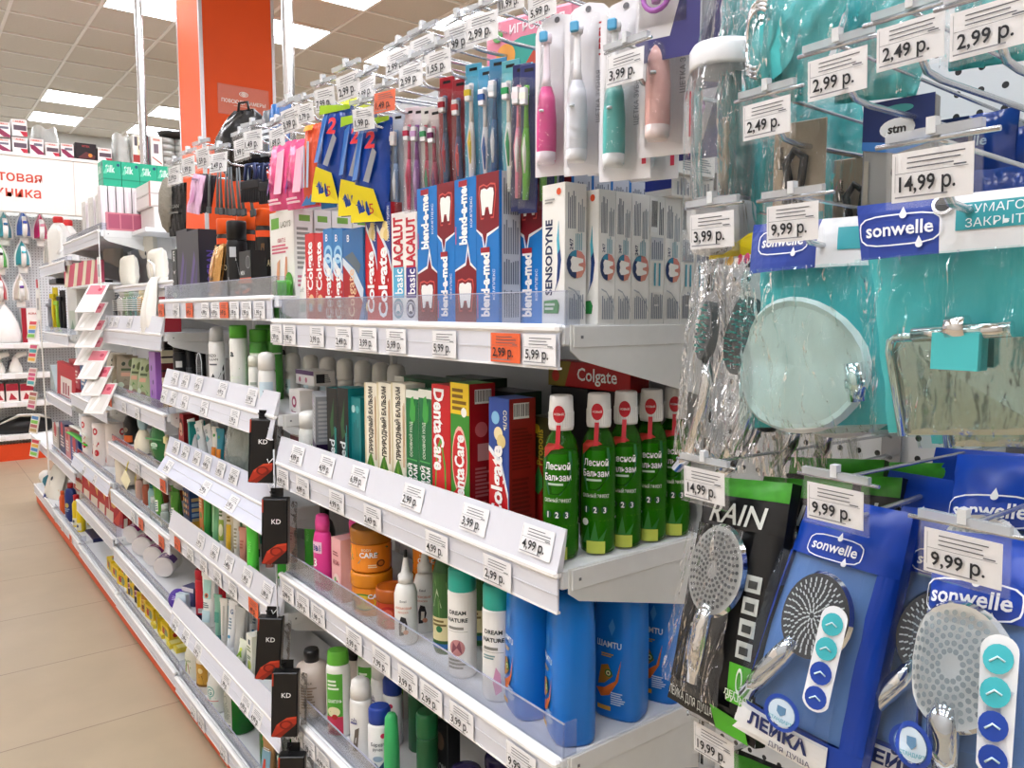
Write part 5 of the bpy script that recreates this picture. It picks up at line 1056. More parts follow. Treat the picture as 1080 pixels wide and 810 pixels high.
for i, (px, y, c) in enumerate(((122, .75, 'b9b0a0'), (128, .74, 'a9a08c'), (133, .73, '9a8f7c'))):
    place('gp%d' % i, gpouch(c, '8a7f6a'), 'refill_pouch', 'grey brown flat pouch, %s from the hanging pink cards' % ORD[i], 'pack', (xat(px, 385, y), y, Z3), .9, 'grey brown pouches')
for i, px in enumerate((142, 151)):
    place('gpg', gpouch('9fae84', '5f8a4a'), 'refill_pouch', 'grey green patterned pouch, %s the purple carton' % ['second from', 'beside'][i], 'pack', (xat(px, 385, .72), .725, Z3), .35, 'grey green patterned pouches')
bx('purp', 'purple carton with dark speckles beside the patterned pouches', 156.5, 163, 371, .70, Z3, .05, 'a06ac0', [('d', .4, .7, .12, '4a2a6a'), ('d', .6, .45, .1, '4a2a6a'), ('d', .4, .25, .12, '6a3a8a')])
for i, (py, h, c) in enumerate(((0, .055, 'd9a24a'), (0, .05, 'efe6c4'), (0, .05, '6a2a2c'), (0, .045, 'f0ead2'))):
    carton('stk%d' % i, '%s carton in the small stack by the deodorant shelf' % ['amber', 'pale cream', 'maroon', 'cream topmost'][i], .085, .05, h, (xat(168, 400, .72)+.0, .745, Z3+[0, .0555, .106, .1565][i]), c, [('r', 0, .4, 1, .55, '2a2426'), ('d', .8, .5, .06, '8a2a3a')], [('r', 0, .4, 1, .55, '2a2426')], group='stacked small cartons', name='small_carton')
def ball(c):
    def mk():
        mb = MB(); mb.lathe([(.004, 0), (.022, .008), (.03, .028), (.026, .045), (.012, .056), (.003, .058)], M(c, .6, bump=.3), 18); return mb
    return mk
place('ballw', ball('e9e4d8'), 'bath_sponge', 'white round bath sponge beside the grey brown pouches', 'sponge', (xat(112, 400, .70), .712, Z3))
# sponge shelf
Z4 = ZC[2]
bottle('blkor', 'black bottle with orange label beside the blue bag', (xat(136, 450, .73), .74, Z4), [(.026, 0), (.03, .005), (.03, .09), (.022, .115), (.014, .12)], '1d1a1c', [(.015, .12), (.016, .145), (.013, .148)], '26221e', ops=[('r', 0, .0, 1, .35, 'e0682a'), ('d', .5, .65, .2, '8a7a6a')], lab=(.01, .09, .0302, .055), rz=.5, group=None)
for i, px in enumerate((133, 138)):
    bottle('blks', 'black bottle behind the paper towel rolls, %s from the orange labelled one' % ORD[1-i], (xat(px, 445, .76), .77, Z4), [(.02, 0), (.022, .005), (.022, .09), (.012, .11)], '201d20', [(.013, .11), (.013, .13), (.011, .132)], '2a2a2c', ops=[('r', .2, .3, .8, .7, '8a6a4a')], lab=(.01, .09, .0222, .04), group='slim black bottles')
def knot():
    mb = MB(); mb.lathe([(.01, 0), (.035, .01), (.045, .03), (.042, .055), (.028, .085), (.016, .10)], M('ece4cc', .5, bump=.5, ns=30), 18, sy=.7); mb.lathe([(.016, .098), (.024, .115), (.026, .14), (.018, .16), (.006, .165)], M('a9cbd9', .3, bump=.5, ns=40), 16, sy=.7)
    return mb
place('knot', knot, 'sponge_bag', 'cream sponge in bag gathered with pale blue top', 'bag', (xat(147, 470, .70), .715, Z4), .2)
def leafp():
    mb = MB(); n = 10
    def fn(s):
        def f(u, v):
            w = .052*math.sin(PI*(.04+.93*v))**.7
            return V(((u-.5)*2*w+.01*(v-.5), s*(.001+.014*math.sin(PI*u)*math.sin(PI*v)), .005+.15*(1-v)))
        return f
    mb.grid(fn(-1), 10, 14, M('1f6a34', .25)); mb.grid(lambda u, v: fn(1)(1-u, v), 10, 14, M('1a5a2c', .3))
    fr = lambda x, y, off=0.: V((x, -.017-off, y)); mb.quad(fr, -.05, .098, .045, .104, M('4f9a5c', .4)); deco(mb, lambda x, y, off=0.: fr(x-.02, y+.05, off), .05, .05, [('e', .4, .6, .4, .18, 'c9dcc9'), ('g', .1, .3, .8, .7, 3, '8ab89a')])
    return mb
place('leaf', leafp, 'sponge_pack', 'dark green leaf-shaped pack leaning at the shelf end', 'pack', (xat(165, 470, .695), .702, Z4), .35)
mb = MB(); mb.tube([(0, 0, .13), (.012, -.002, .10), (-.005, -.004, .06), (.008, 0, .02), (.0, 0, 0)], .006, M('e2d8bc', .6), 8); mb.box(-.012, .012, -.01, .004, .1, .125, M('e9e3a0', .5), .003)
o = mb.build('clothes_line'); o.location = (xat(173, 470, .69), .70, Z4); tag(o, 'pale twisted clothes line beside the green leaf-shaped pack', 'cord')
# green tube shelf
Z5 = ZC[3]
def tagc():
    mb = MB(); mb.box(-.028, .028, -.0015, .0015, -.028, .028, M('f1e9c4', .5)); st = MB(); st.tube([(-.02, 0, .03), (-.03, 0, .06), (-.034, .004, .09)], .002, M('e3d24a', .5), 6)
    return [('card', mb, ()), ('tag_string', st, ())]
place('tagc', tagc, 'hang_card', 'cream diamond-shaped card dangling on a yellow string', 'card', (xat(136, 507, .675), .664, at(136, 507, Y=.67).z), 0, rot=(0, .75, .25))
for i, (px, c, cc, lab) in enumerate(((128, 'd9c46a', 'c4482c', 'yellow bottle with red top behind the cream card'), (146, 'd9b4a4', 'ece0da', 'pinkish small bottle with pale cap'), (153, 'a8583c', 'f0eee8', 'brown small bottle with white cap'), (159, '9ac4c4', '1f6a68', 'pale bottle with teal cap'), (140, 'b8a43a', '8f7f2a', 'olive yellow bottle beside the cream card'))):
    bottle('c5%d' % i, lab+' on the green tube shelf', (xat(px, 530, .72), .73+.02*(i in (0, 4)), Z5), [(.016, 0), (.0185, .004), (.0185, .07), (.013, .085)], c, [(.0135, .085), (.014, .115), (.012, .118)], cc, group='small bottles on the green tube shelf')
for i, px in enumerate((169, 180)):
    tube('gt5', '%s green squeeze tube with white print, below the sponge shelf' % ['tilted', 'upright'][i], (xat(px, 535, .71), .715+.01*i, Z5), .042, .13, '4f9a2c', '2f6a2a', [('r', .2, .05, .7, .5, 'eef3e2'), ('g', .25, .1, .65, .45, 4, '4a6a8a'), ('r', .1, .6, .3, .95, '8fc45a')], rz=.5, group='green squeeze tubes with white print', tilt=-.15*(i == 0))
for i, px in enumerate((163, 174)):
    bottle('clr5', 'clear little bottle with %s' % ['silver lid beside tilted green tube', 'silver lid beside upright green tube'][i], (xat(px, 540, .70), .70, Z5), [(.014, 0), (.016, .004), (.016, .05), (.011, .06)], film('dfe9e6', .35, .08, .05, 10.), [(.0115, .06), (.012, .08), (.01, .082)], 'cfd4d4', group='clear little bottles')
# jars shelf
Z6 = ZC[4]
def cjar(c1, c2):
    def mk():
        a = MB(); a.lathe([(.036, 0), (.04, .004), (.04, .05), (.038, .054)], M(c1, .35), 24); deco(a, cyl(.0402, None, .006, .09), .09, .044, [('r', 0, .1, 1, .9, c2), ('e', .5, .5, .15, .3, 'e9d0dc'), ('g', .2, .2, .8, .35, 2, 'e0c8d8')], n=10)
        b = MB(); b.lathe([(.041, .052), (.042, .056), (.042, .075), (.039, .079), (.001, .080)], M('ece8e0', .35), 24)
        return [('jar_body', a, ()), ('lid', b, ())]
    return mk
js = [(137, 572, 'm', 'purple and white jar lying at the far end of its row', (-1.45, 0, .6)), (149, 578, 'm', 'purple and white jar lying lid towards the aisle, next to the far one', (-1.5, 0, 1.0)), (160, 592, 'm', 'purple and white jar lying with its lid facing out, midway in row', (-1.5, .2, .8)), (172, 604, 'w', 'toppled jar with violet print near the hand cream shelf', (-1.4, .1, .9))]
for i, (px, py, t, lab, rot) in enumerate(js):
    place('cj'+t, cjar('eee8e6', 'a02a7a' if t == 'm' else '6a4a9a'), 'cream_jar', lab, 'jar', (xat(px, py, .735), .735, Z6+.044), 0, 'toppled cream jars', rot=rot)
for i, (px, py, lab) in enumerate(((155, 572, 'purple and white jar in the back row above the lying ones'), (170, 582, 'purple and white jar in the back row beside the violet carton'))):
    place('cjm', None, 'cream_jar', lab, 'jar', (xat(px, py, .86), .88, Z6+.043), 0, 'toppled cream jars', rot=(-1.5, .1, .5+.4*i))
def capj():
    mb = MB(); mb.lathe([(.03, 0), (.033, .004), (.033, .035), (.029, .04), (.001, .041)], M('4a2a9a', .3), 22); deco(mb, flat((-.02, -.02, .0412), (1, 0, 0), (0, 1, 0)), .04, .04, [('g', .2, .3, .8, .7, 3, 'a89ae0')]); return mb
place('capj', capj, 'cream_tin', 'small violet tin leaning beside the toppled jars', 'tin', (xat(186, 621, .70), .722, Z6+.022), 0, rot=(1.2, 0, .5))
carton('vio', 'slate violet carton with white top leaning at the jar shelf end', .06, .045, .075, (xat(192, 610, .71), .745, Z6), '5a5a8a', [('r', 0, .8, 1, 1, 'e9e4ea'), ('e', .6, .5, .2, .2, '9a8ac0')], [('r', 0, 0, 1, 1, '4a4a78')], group=None, rz=.4, name='small_carton')
carton('bluew', 'pale blue sachet carton beside the violet tin', .045, .02, .07, (xat(190, 640, .69), .70, Z6), 'cfe2ee', [('r', .1, .1, .9, .4, 'e9f0f4')], rz=.5, name='small_carton')
# bottom shelf of the cotton bay
Z7 = ZC[5]
bx('bluet', 'blue carton lying at the back of the bottom shelf behind flower bottles', 135, 158, 622, .80, Z7, .10, '1f6aa8', [('p', [(.1, .1), (.5, .9), (.9, .2)], '4fb0d9'), ('g', .2, .6, .8, .8, 2, 'd9eaf4')], h=.075)
fl = [('r', 0, 0, 1, 1, '2a1f2c'), ('e', .5, .6, .3, .22, 'e9c0c4'), ('e', .5, .6, .12, .09, 'c4687a'), ('p', [(.1, .05), (.5, .3), (.9, .1)], '3a5a3c')]
fl2 = [('r', 0, 0, 1, 1, 'c98a2c'), ('e', .5, .6, .3, .2, 'e9c06a'), ('e', .4, .3, .2, .14, '8a4a1c'), ('p', [(.1, .05), (.5, .2), (.9, .1)], '5a6a3c')]
for i, (px, py, o) in enumerate(((141, 634, fl), (148, 642, fl), (156, 655, fl2))):
    bottle('flb%d' % (i == 2), ['dark flower-print bottle, farther of two', 'dark flower-print bottle, nearer of two', 'amber flower-print bottle on the bottom shelf'][i], (xat(px, py, .735), .742, Z7), [(.024, 0), (.027, .005), (.027, .075), (.015, .09)], '2a1f2c' if i < 2 else 'a86a20', [(.0155, .09), (.016, .11), (.013, .112)], '1d181c', ops=o, lab=(.006, .072, .0272, .055), rz=.5, group='flower-print bottles')
for i in range(2):
    bottle('flb0', 'dark flower-print bottle in the back row, %s' % ['first', 'second'][i]+' from the amber one', (xat(150+10*(1-i), 640, .79), .80, Z7), None, None, None, None, group='flower-print bottles', rz=.3)
# yellow soap cartons: bottom of towel bay and cotton bay
yso = [('r', 0, 0, 1, 1, 'f2cc16'), ('r', .1, .1, .9, .9, 'f6d63a'), ('d', .35, .5, .15, 'c4382c'), ('d', .65, .45, .18, '8a9a7a'), ('g', .2, .7, .8, .85, 2, '7a5a12')]
k = 0
for r_, (y, z0, n) in enumerate(((.72, 0, 6), (.80, 0, 7), (.72, .056, 2), (.80, .056, 6))):
    for i in range(n):
        x = -3.64+.11*i-(0.12 if r_ == 2 else 0)+.01*((i*7+r_*3) % 3)
        if r_ == 0 and i < 1: pass
        carton('ys%d' % ((i+r_) % 2), 'yellow soap carton, %s in the %s' % (ORD[i], ['front row on the cotton bay floor shelf', 'back row on the cotton bay floor shelf', 'upper front row', 'upper back row'][r_]), .10, .06, .054, (x, y+.03, ZC[5]+z0), 'f2cc16', yso, yso, yso, group='yellow soap cartons of the cotton bay', name='soap_carton', rz=[.1, -.15, .05][(i+r_) % 3])
for i in range(3):
    carton('ys0', 'yellow soap carton upright on the towel bay floor shelf, %s from the navy box' % ORD[i], None, None, None, None, None) if 0 else place(('ys0', .1, .06, .054), None, 'soap_carton', 'yellow soap carton on the towel bay floor shelf, %s from the navy box' % ORD[i], 'box', (-4.05+.13*i, .745, .118), 0, 'yellow soap cartons of the cotton bay', rot=(0, 0, .1*i))
bx('navyb', 'small navy box beside the yellow cartons, far end', 90, 98, 566, .74, .118, .06, '1c2050', [('r', 0, .9, 1, 1, '7a2a3a')])

# ---------------------------------------------------------------- paper towel bay
ZD = 1.68
cmb = [('r', 0, 0, 1, 1, 'f0e9ea'), ('r', .08, .1, .92, .9, 'e6dbe0'), ('p', [(.2, .12), (.3, .85), (.5, .9), (.8, .12)], 'f6f2f2'), ('d', .6, .12, .1, '6a5a6a'), ('r', 0, .95, 1, 1, 'f6f3f3')]
for i in range(8):
    carton('comb', 'tall white comb pack in the row along the shelf end, %s from the aisle' % ORD[i], .05, .026, .185, (-3.745-.0, .703+.031*i, ZD), 'efe8ea', cmb, cmb, group='white comb packs along the shelf end', name='comb_pack')
for i in range(5):
    carton('combf', 'tall white comb pack facing the aisle, %s from the shelf end' % ORD[i], .07, .03, .17, (-3.84-.09*i, .72+.01*(i % 2), ZD), 'e6e4e2', [('r', .1, .1, .9, .85, 'd9d6d4'), ('G', .2, .15, .8, .8, 5, 'f6f4f2')], cmb, group='white comb packs facing the aisle', name='comb_pack', rz=.05*(i % 3))
mb = MB()
xx = -3.708; 
mb.box(xx, xx+.004, .705, .96, ZD+.0, ZD+.075, M('d98a98', .35), .001); mb.box(xx-.012, xx, .705, .709, ZD, ZD+.075, M('d98a98', .4)); mb.box(xx-.012, xx, .956, .96, ZD, ZD+.075, M('d98a98', .4)); mb.box(xx-.012, xx, .705, .96, ZD, ZD+.003, M('d98a98', .4))
fr = flat((xx+.004, .705, ZD), (0, 1, 0), (0, 0, 1))
for i in range(5): mb.quad(fr, .008+.049*i, .008, .052+.049*i, .068, M('b9607a', .35))
o = mb.build('display_box'); tag(o, 'pink display box with five panels before the white comb packs', 'display box')
slk = [('r', 0, 0, 1, 1, '2fae8a'), ('t', 'Silk', .4, .7, .28, .5, .02, 'e6f6ef'), ('d', .85, .85, .09, '1f4a6a'), ('r', 0, .28, 1, .33, '1f8f70'), ('p', [(.0, .5), (.3, .9), (.2, .5)], '6fd0b0')]
for i in range(4):
    carton('silk', 'mint green carton on top of the comb packs, %s from the aisle' % ORD[i], .10, .07, .11, (-3.80, .745+.072*i, ZD+.186), '2fae8a', slk, slk, group='mint green cartons', name='small_carton')
for i in range(2):
    carton('wlong', 'long white carton stacked by the mint green ones, %s' % ['lower', 'upper'][i], .24, .12, .05, (-3.60, .89, ZD+.186+.051*i-.10), 'ece4e2', [('r', 0, .0, 1, .12, 'c9c0bc'), ('r', .9, 0, 1, 1, 'd98a80')], [('r', 0, 0, 1, .1, 'c9c0bc')], group='long white cartons', name='small_carton')
mb = MB(); mb.box(-3.70, -3.48, .84, .95, ZD-.0, ZD+.085, M('e3dedb', .5), .002); o = mb.build('small_carton'); tag(o, 'plain pale carton beneath the two long white cartons', 'box')
mb = MB(); mb.box(-3.70, -3.46, .80, .968, ZD-.02, ZD-.002, SHELFW, .002); mb.box(-3.70, -3.46, .965, .972, ZD-.06, ZD-.002, SHELFW); o = mb.build('shelf_ledge'); tag(o, 'small white shelf ledge carrying the long white cartons', 'shelf')
def roll(key, lab, loc, rz=0., rot=None):
    def mk():
        a = MB(); a.lathe([(.05, 0), (.055, .006), (.055, .20), (.05, .206), (.02, .206), (.018, .18)], M('efe6e2', .7, bump=.15, ns=60), 26)
        deco(a, cyl(.0552, None, .01, .13), .13, .19, [('o', .45, .82, .13, .09, .5, 'c9303a'), ('p', [(.05, .1), (.9, .02), (1, .5), (.6, .56), (.5, .45), (.3, .5), (.1, .4)], 'c4202a'), ('e', .45, .28, .28, .13, 'f0e6e2'), ('d', .5, .28, .12, 'c4202a')], n=10)
        return a
    return place(key, mk, 'paper_towel_roll', lab, 'paper towel roll', loc, rz, 'red and white paper towel rolls', rot, (.8, .8, 1))
ZT = .605
roll('roll', 'red and white paper towel roll, farthest of the upright three', (xat(96, 470, .73), .735, ZT), .5)
roll('roll', 'red and white paper towel roll, middle of the upright three', (xat(108, 480, .73), .735, ZT), .7)
roll('roll', 'red and white paper towel roll, nearest the black bottles', (xat(120, 470, .77), .78, ZT), 2.2)
def wroll():
    a = MB(); a.lathe([(.015, 0), (.05, 0), (.054, .006), (.054, .11), (.05, .115), (.015, .115)], M('ece4d4', .8, bump=.2, ns=70), 24, caps=False); return a
place('wroll', wroll, 'paper_roll', 'plain cream paper roll standing before the towel rolls', 'paper roll', (xat(125, 485, .70), .74, ZT), 0)
place('wroll', None, 'paper_roll', 'plain cream paper roll on the red pack shelf', 'paper roll', (xat(122, 545, .74), .77, .362), 0, scale=(1.1, 1.1, 1.5))
rp = [('r', 0, 0, 1, 1, 'b5202a'), ('p', [(.1, .9), (.4, .4), (.6, .95)], 'e9c9a0'), ('p', [(.5, .1), (.9, .5), (.8, .05)], 'd9503c'), ('r', .1, .05, .5, .3, 'efe0cc'), ('d', .5, .55, .15, 'e9b46a')]
for i, (px, pt) in enumerate(((88, 488), (96, 495), (103, 500), (111, 505), (118, 508))):
    bx('rp%d' % (i % 2), 'red printed pack on the shelf below towel rolls, %s from the plain roll' % ORD[4-i], px-5, px+4, pt, .72, .362, .04, ['b5202a', 'c9a48a'][i == 0], rp, rp, group='red printed packs', name='wafer_pack', rot=(0, .15, .2), ym=510)
for i, (px, c) in enumerate(((80, 'b02a3c'), (87, '3a6a9a'), (94, 'd9c9b0'))):
    bx('dm%d' % i, '%s small carton behind the hanging pink cards' % ['crimson', 'steel blue', 'sand'][i], px-3, px+3, 385, .74, .92, .05, c, [('g', .2, .2, .8, .8, 4, 'efe6dc')])
for i in range(3):
    bx('strp', 'pink striped sweets pack hanging under the comb shelf, %s from the cotton' % ORD[2-i], 72+9*i, 80+9*i, 283, .70, at(80, 302, Y=.70).z, .03, 'd9607a', [('p', [(.0, .0), (.2, 1), (.4, 1), (.2, 0)], 'f3ead0'), ('p', [(.5, .0), (.7, 1), (.9, 1), (.7, 0)], 'f3ead0')], group='pink striped packs', name='sweets_pack', rot=(0, 0, .2), h=.11)
mb = MB(); za = at(80, 302, Y=.70).z; mb.box(-4.57, -3.73, .69, .97, za-.012, za-.001, SHELFW, .002); o = mb.build('metal_shelf'); tag(o, 'thin white shelf under the pink striped packs', 'shelf')

# hanging strips
def pinkcard():
    mb = MB(); L = .15; mb.box(-.045, .045, -.002, .002, -L, 0, M('f1ece8', .4), .001); fr = flat((-.045, -.002, -L), (1, 0, 0), (0, 0, 1))
    deco(mb, fr, .09, L, [('r', .1, .62, .9, .95, 'e9808e'), ('r', .15, .08, .85, .58, 'e4e0da'), ('p', [(.2, .1), (.4, .55), (.55, .55), (.4, .1)], 'fbfaf6'), ('d', .7, .8, .1, 'c9405a')]); return mb
pc = [(105, 300), (104, 319), (104, 337), (103, 355), (107, 369), (110, 386), (114, 404)]
for i, (px, py) in enumerate(pc):
    p = at(px, py, Y=.655)
    place('pinkc', pinkcard, 'hair_clip_card', 'white and pink card on the slanting hang strip, %s from its top' % ORD[i], 'card', (p.x, p.y, p.z), 0, 'white and pink hanging cards', rot=(-.7, .0, .75))
mb = MB(); p0 = at(104, 240, Y=.662); mb.tube([at(104, 238, Y=.664), at(106, 300, Y=.664), at(106, 360, Y=.664), at(115, 420, Y=.664)], .008, M('f0eee8', .35), 8, flatk=.2); mb.box(p0.x-.03, p0.x+.03, .655, .658, p0.z-.25, p0.z-.12, M('f2f0ea', .4)); 
fr = flat((p0.x-.03, .655, p0.z-.25), (1, 0, 0), (0, 0, 1)); mb.quad(fr, .01, .05, .05, .1, M('b9bcc0', .4))
o = mb.build('clip_strip'); tag(o, 'white hang strip with a small sign, carrying the pink cards', 'hang strip')
cc = ['7ac04a', '4a8ac9', 'e9b43a', 'd9384a', '3aa0a4', 'e04a7a', 'c9507a', 'c98a8a', 'b9a06a', 'b05a5a']
def colcard(i):
    def mk():
        mb = MB(); w, h = .12, .115; mb.box(-w/2, w/2, -.003, .003, -h, 0, M('e9e4da', .4), .001); fr = flat((-w/2, -.003, -h), (1, 0, 0), (0, 0, 1))
        for k in range(4): mb.quad(fr, .01, .01+.026*k, w-.01, .03+.026*k, M(cc[(i*2+k) % 10], .4), .0008)
        return mb
    return mk
for i in range(6):
    p = at(36-1.5*(i in (2, 3))+.5*i, 338+25*i, Y=.645)
    place('colc%d' % i, colcard(i), 'hair_tie_card', 'striped card of coloured hair ties on the far strip, %s from its top' % ORD[i], 'card', (p.x, p.y, p.z), 0, 'striped hair tie cards', rot=(-.2, .0, .25))
p0 = at(41, 300, Y=.655)
mb = MB(); mb.box(p0.x-.02, p0.x+.02, .652, .656, p0.z-1.2, p0.z+.02, M('eceae4', .4)); mb.box(p0.x-.075, p0.x+.075, .645, .65, p0.z-.21, p0.z-.03, M('f4f2ec', .4)); fr = flat((p0.x-.075, .645, p0.z-.21), (1, 0, 0), (0, 0, 1)); mb.quad(fr, .03, .06, .12, .13, M('a9a4a4', .4)); mb.quad(fr, .04, .09, .11, .095, M('6a5a5a', .4)); mb.box(p0.x-.07, p0.x-.02, .648, .652, p0.z-.02, p0.z+.03, M('c9404a', .4))
o = mb.build('clip_strip'); tag(o, 'white hang strip with a square sign, carrying hair tie cards', 'hang strip')

# ---------------------------------------------------------------- razor bay and far end
ZE = 1.60
def jug():
    a = MB(); a.lathe([(.05, 0), (.056, .01), (.056, .17), (.045, .20), (.03, .225), (.022, .235)], M('efede8', .35), 22, sx=1.15, sy=.7, power=3.); a.tube([(.03, -.03, .21), (.055, -.035, .17), (.055, -.035, .09), (.03, -.035, .06)], .012, M('f3f1ec', .35), 10)
    b = MB(); b.lathe([(.024, .235), (.026, .24), (.026, .265), (.02, .27)], M('d02a2c', .35), 16); return [('bottle_body', a, ()), ('cap', b, ())]
place('jug', jug, 'detergent_bottle', 'white detergent bottle with red cap and handle, top far shelf', 'bottle', (xat(61, 270, .72), .73, ZE), .6)
place('jug', None, 'detergent_bottle', 'white detergent bottle partly hidden by the comb shelf', 'bottle', (xat(69, 270, .78), .80, ZE), .3)
def toyb():
    mb = MB(); mb.tube([(0, 0, 0), (.008, 0, .06), (-.006, 0, .12), (0, 0, .17), (.0, 0, .2)], [.018, .012, .01, .014, .008], M('e2622a', .35), 10); mb.lathe([(.018, 0), (.02, .01), (.012, .025)], M('f0a02a', .35), 12); return mb
place('toyb', toyb, 'toy_brush', 'orange plastic brush handle beside the white detergent bottle', 'brush', (xat(51, 275, .70), .72, ZE))
def dome():
    mb = MB(); W, H = .14, .16
    mb.grid(lambda u, v: V(((u-.5)*W, -.02*math.sin(PI*u), v*H*(1-.3*(2*u-1)**4))), 12, 10, film('eceae6', .4, .08, .3, 20.)); mb.box(-W/2, W/2, .0, .004, 0, H*.75, M('e6e2dc', .5)); mb.tube([(-W/2, 0, 0), (-W/2, 0, H*.6), (-W/4, 0, H*.97), (0, 0, H*1.02), (W/4, 0, H*.97), (W/2, 0, H*.6), (W/2, 0, 0)], .006, M('efece6', .3), 6); return mb
place('dome', dome, 'soap_dish', 'clear arched plastic holder at the far top shelf end', 'holder', (xat(51, 275, .72), .73, ZE), .3)
ZR = 1.22
def raz(c, lab, px, pt, w=.05):
    h = at(px, pt, Y=.71).z-ZR
    def mk():
        cd = MB(); cd.box(-w/2, w/2, .008, .012, 0, h, M(c, .4), .001); hd = MB(); hd.tube([(0, -.002, .02), (.004, -.008, h*.4), (0, -.006, h*.75)], [.008, .010, .007], M(c, .3), 8); hd.box(-.02, .02, -.016, 0, h*.75, h*.86, M(c, .3), .003)
        return [('card', cd, ()), ('razor', hd, ())]
    place('raz'+c+str(px), mk, 'razor_card', lab, 'razor', (xat(px, 330, .71), .71, ZR), .4)
raz('e9d21e', 'yellow razor on card standing beside the lime green razor', 57.5, 303)
raz('a8d83a', 'lime green razor on card between yellow and black razors', 61.5, 312)
raz('1c1d22', 'black razor on card beside the lime green razor', 65, 306)
raz('b9bcc6', 'grey razor on card, farthest of the razor cards', 53, 315)
mb = MB(); pz = at(58, 294, Y=.69); mb.box(pz.x-.16, pz.x+.10, .68, .78, pz.z-.03, pz.z, M('1d1e22', .4), .004); o = mb.build('razor_dispenser'); tag(o, 'black razor dispenser bar above the yellow razor', 'dispenser')
ch = MB(); ch.box(pz.x-.15, pz.x+.09, .785, .965, pz.z-.02, pz.z-.004, M('2a2b30', .4)); struct_o = ch.build('dispenser_bracket'); tag(struct_o, 'dark bracket holding the razor dispenser bar to the panel', 'bracket')
bx('clp', 'clear blister carton beside the pink cards on the razor shelf', 70, 80, 303, .72, ZR, .05, 'd6d6d2', [('r', .2, .1, .8, .5, 'b9c4b4'), ('p', [(.3, .1), (.5, .3), (.7, .1)], '6a8a6a')], name='blister_carton')
ZR2 = .855
def wedge():
    mb = MB(); P = [(-.12, 0, 0), (.10, 0, 0), (.10, .1, 0), (-.12, .1, 0), (-.12, 0, .15), (-.12, .1, .15), (-.08, 0, .15), (-.08, .1, .15)]
    mb.add(P, [(0, 3, 2, 1), (0, 1, 6, 4), (3, 5, 7, 2), (4, 6, 7, 5), (1, 2, 7, 6), (0, 4, 5, 3)], M('a9b8bc', .35)); return mb
place('wedge', wedge, 'pumice_block', 'grey blue wedge block on the far shelf below the razors', 'block', (xat(56, 400, .72), .72, ZR2))
bx('rwc', 'red and white tall card pack leaning on the far shelf', 64, 72, 384, .71, ZR2, .03, 'c4303a', [('r', .2, .05, .8, .6, 'e9dcd8'), ('G', .3, .1, .7, .5, 3, '9a3a44')], rot=(0, .12, .2), name='card_pack')
bx('rcap', 'bright red box beside the leaning red and white pack', 72.5, 79, 379, .75, ZR2, .05, 'd01f24', [('r', .1, .05, .9, .5, 'dfe6b0')])
ZR3 = .50
for i, (a, b, t, c, lab) in enumerate(((55, 61, 448, 'b9b4a8', 'pale tall carton on the navy pack shelf'), (62, 68, 446, '1d2a5c', 'navy tall carton beside the coral carton'), (68, 73, 452, 'd98a86', 'coral tall carton beside the blue carton'), (74, 82, 462, '2a4f9a', 'blue carton under the green shoehorn'))):
    bx('e3%d' % i, lab, a, b, t, .72, ZR3, .05, c, [('g', .2, .2, .8, .6, 4, 'e9e4dc'), ('d', .5, .8, .2, 'c9404a')])
for c, lab, pa, pb in (('4fc83a', 'bright green shoehorn lying across the far shelf', (72, 456), (91, 470)), ('f0efe6', 'white shoehorn lying above the bright green one', (75, 449), (92, 461))):
    mb = MB(); a, b = at(*pa, Y=.69), at(*pb, Y=.70); mb.tube([a.lerp(b, k/6)+V((0, 0, .012*math.sin(PI*k/6))) for k in range(7)], [.012, .02, .022, .02, .016, .012, .008], M(c, .35), 10, flatk=.4); o = mb.build('shoehorn'); tag(o, lab, 'shoehorn')
# bottom
ZR4 = .13
def wbig():
    W, H = .17, .17; mb = MB(); qf = quadframe((-W*.4, .02, H), (W*.4, .03, H), (W/2, -.03, 0), (-W/2, -.03, 0), W, H, .03)
    mb.grid(lambda u, v: qf(u*W, v*H), 12, 12, M('efece2', .4, bump=.3, ns=14)); mb.grid(lambda u, v: qf((1-u)*W, v*H)+V((0, .02+.04*math.sin(PI*u)*math.sin(PI*v), 0)), 8, 8, M('e4e0d4', .5))
    deco(mb, qf, W, H, [('d', .55, .62, .06, '2a3240'), ('p', [(0, 0), (1, 0), (1, .3), (0, .35)], 'a9c4dc'), ('r', .1, .3, .95, .34, 'e0b05a'), ('p', [(0, 0), (.35, 0), (.3, .16), (0, .2)], '2a4a9a')], off0=.002); return mb
place('wbig', wbig, 'washing_powder_bag', 'white soft bag with a dark dot and blue base, far bottom shelf', 'bag', (xat(58, 535, .72), .735, ZR4), .3, scale=1.25)
bottle('navyl', 'navy bottle with round label at the far bottom shelf', (xat(73.5, 540, .71), .72, ZR4), [(.035, 0), (.04, .006), (.04, .15), (.03, .185), (.018, .195)], '1c2f7a', [(.019, .195), (.02, .22), (.016, .224)], 'b0202a', ops=[('d', .5, .62, .2, 'c9b05a'), ('p', [(0, 0), (1, 0), (1, .3), (0, .3)], '2f5a6a'), ('g', .2, .35, .8, .5, 2, '9ab0d0')], lab=(.01, .15, .0402, .07), rz=.5, sy=.7)
bottle('orb', 'slim orange bottle before the navy bottle', (xat(66, 545, .70), .705, ZR4), [(.015, 0), (.018, .004), (.018, .10), (.01, .12)], 'e9622e', [(.011, .12), (.011, .14), (.009, .142)], 'e9622e')
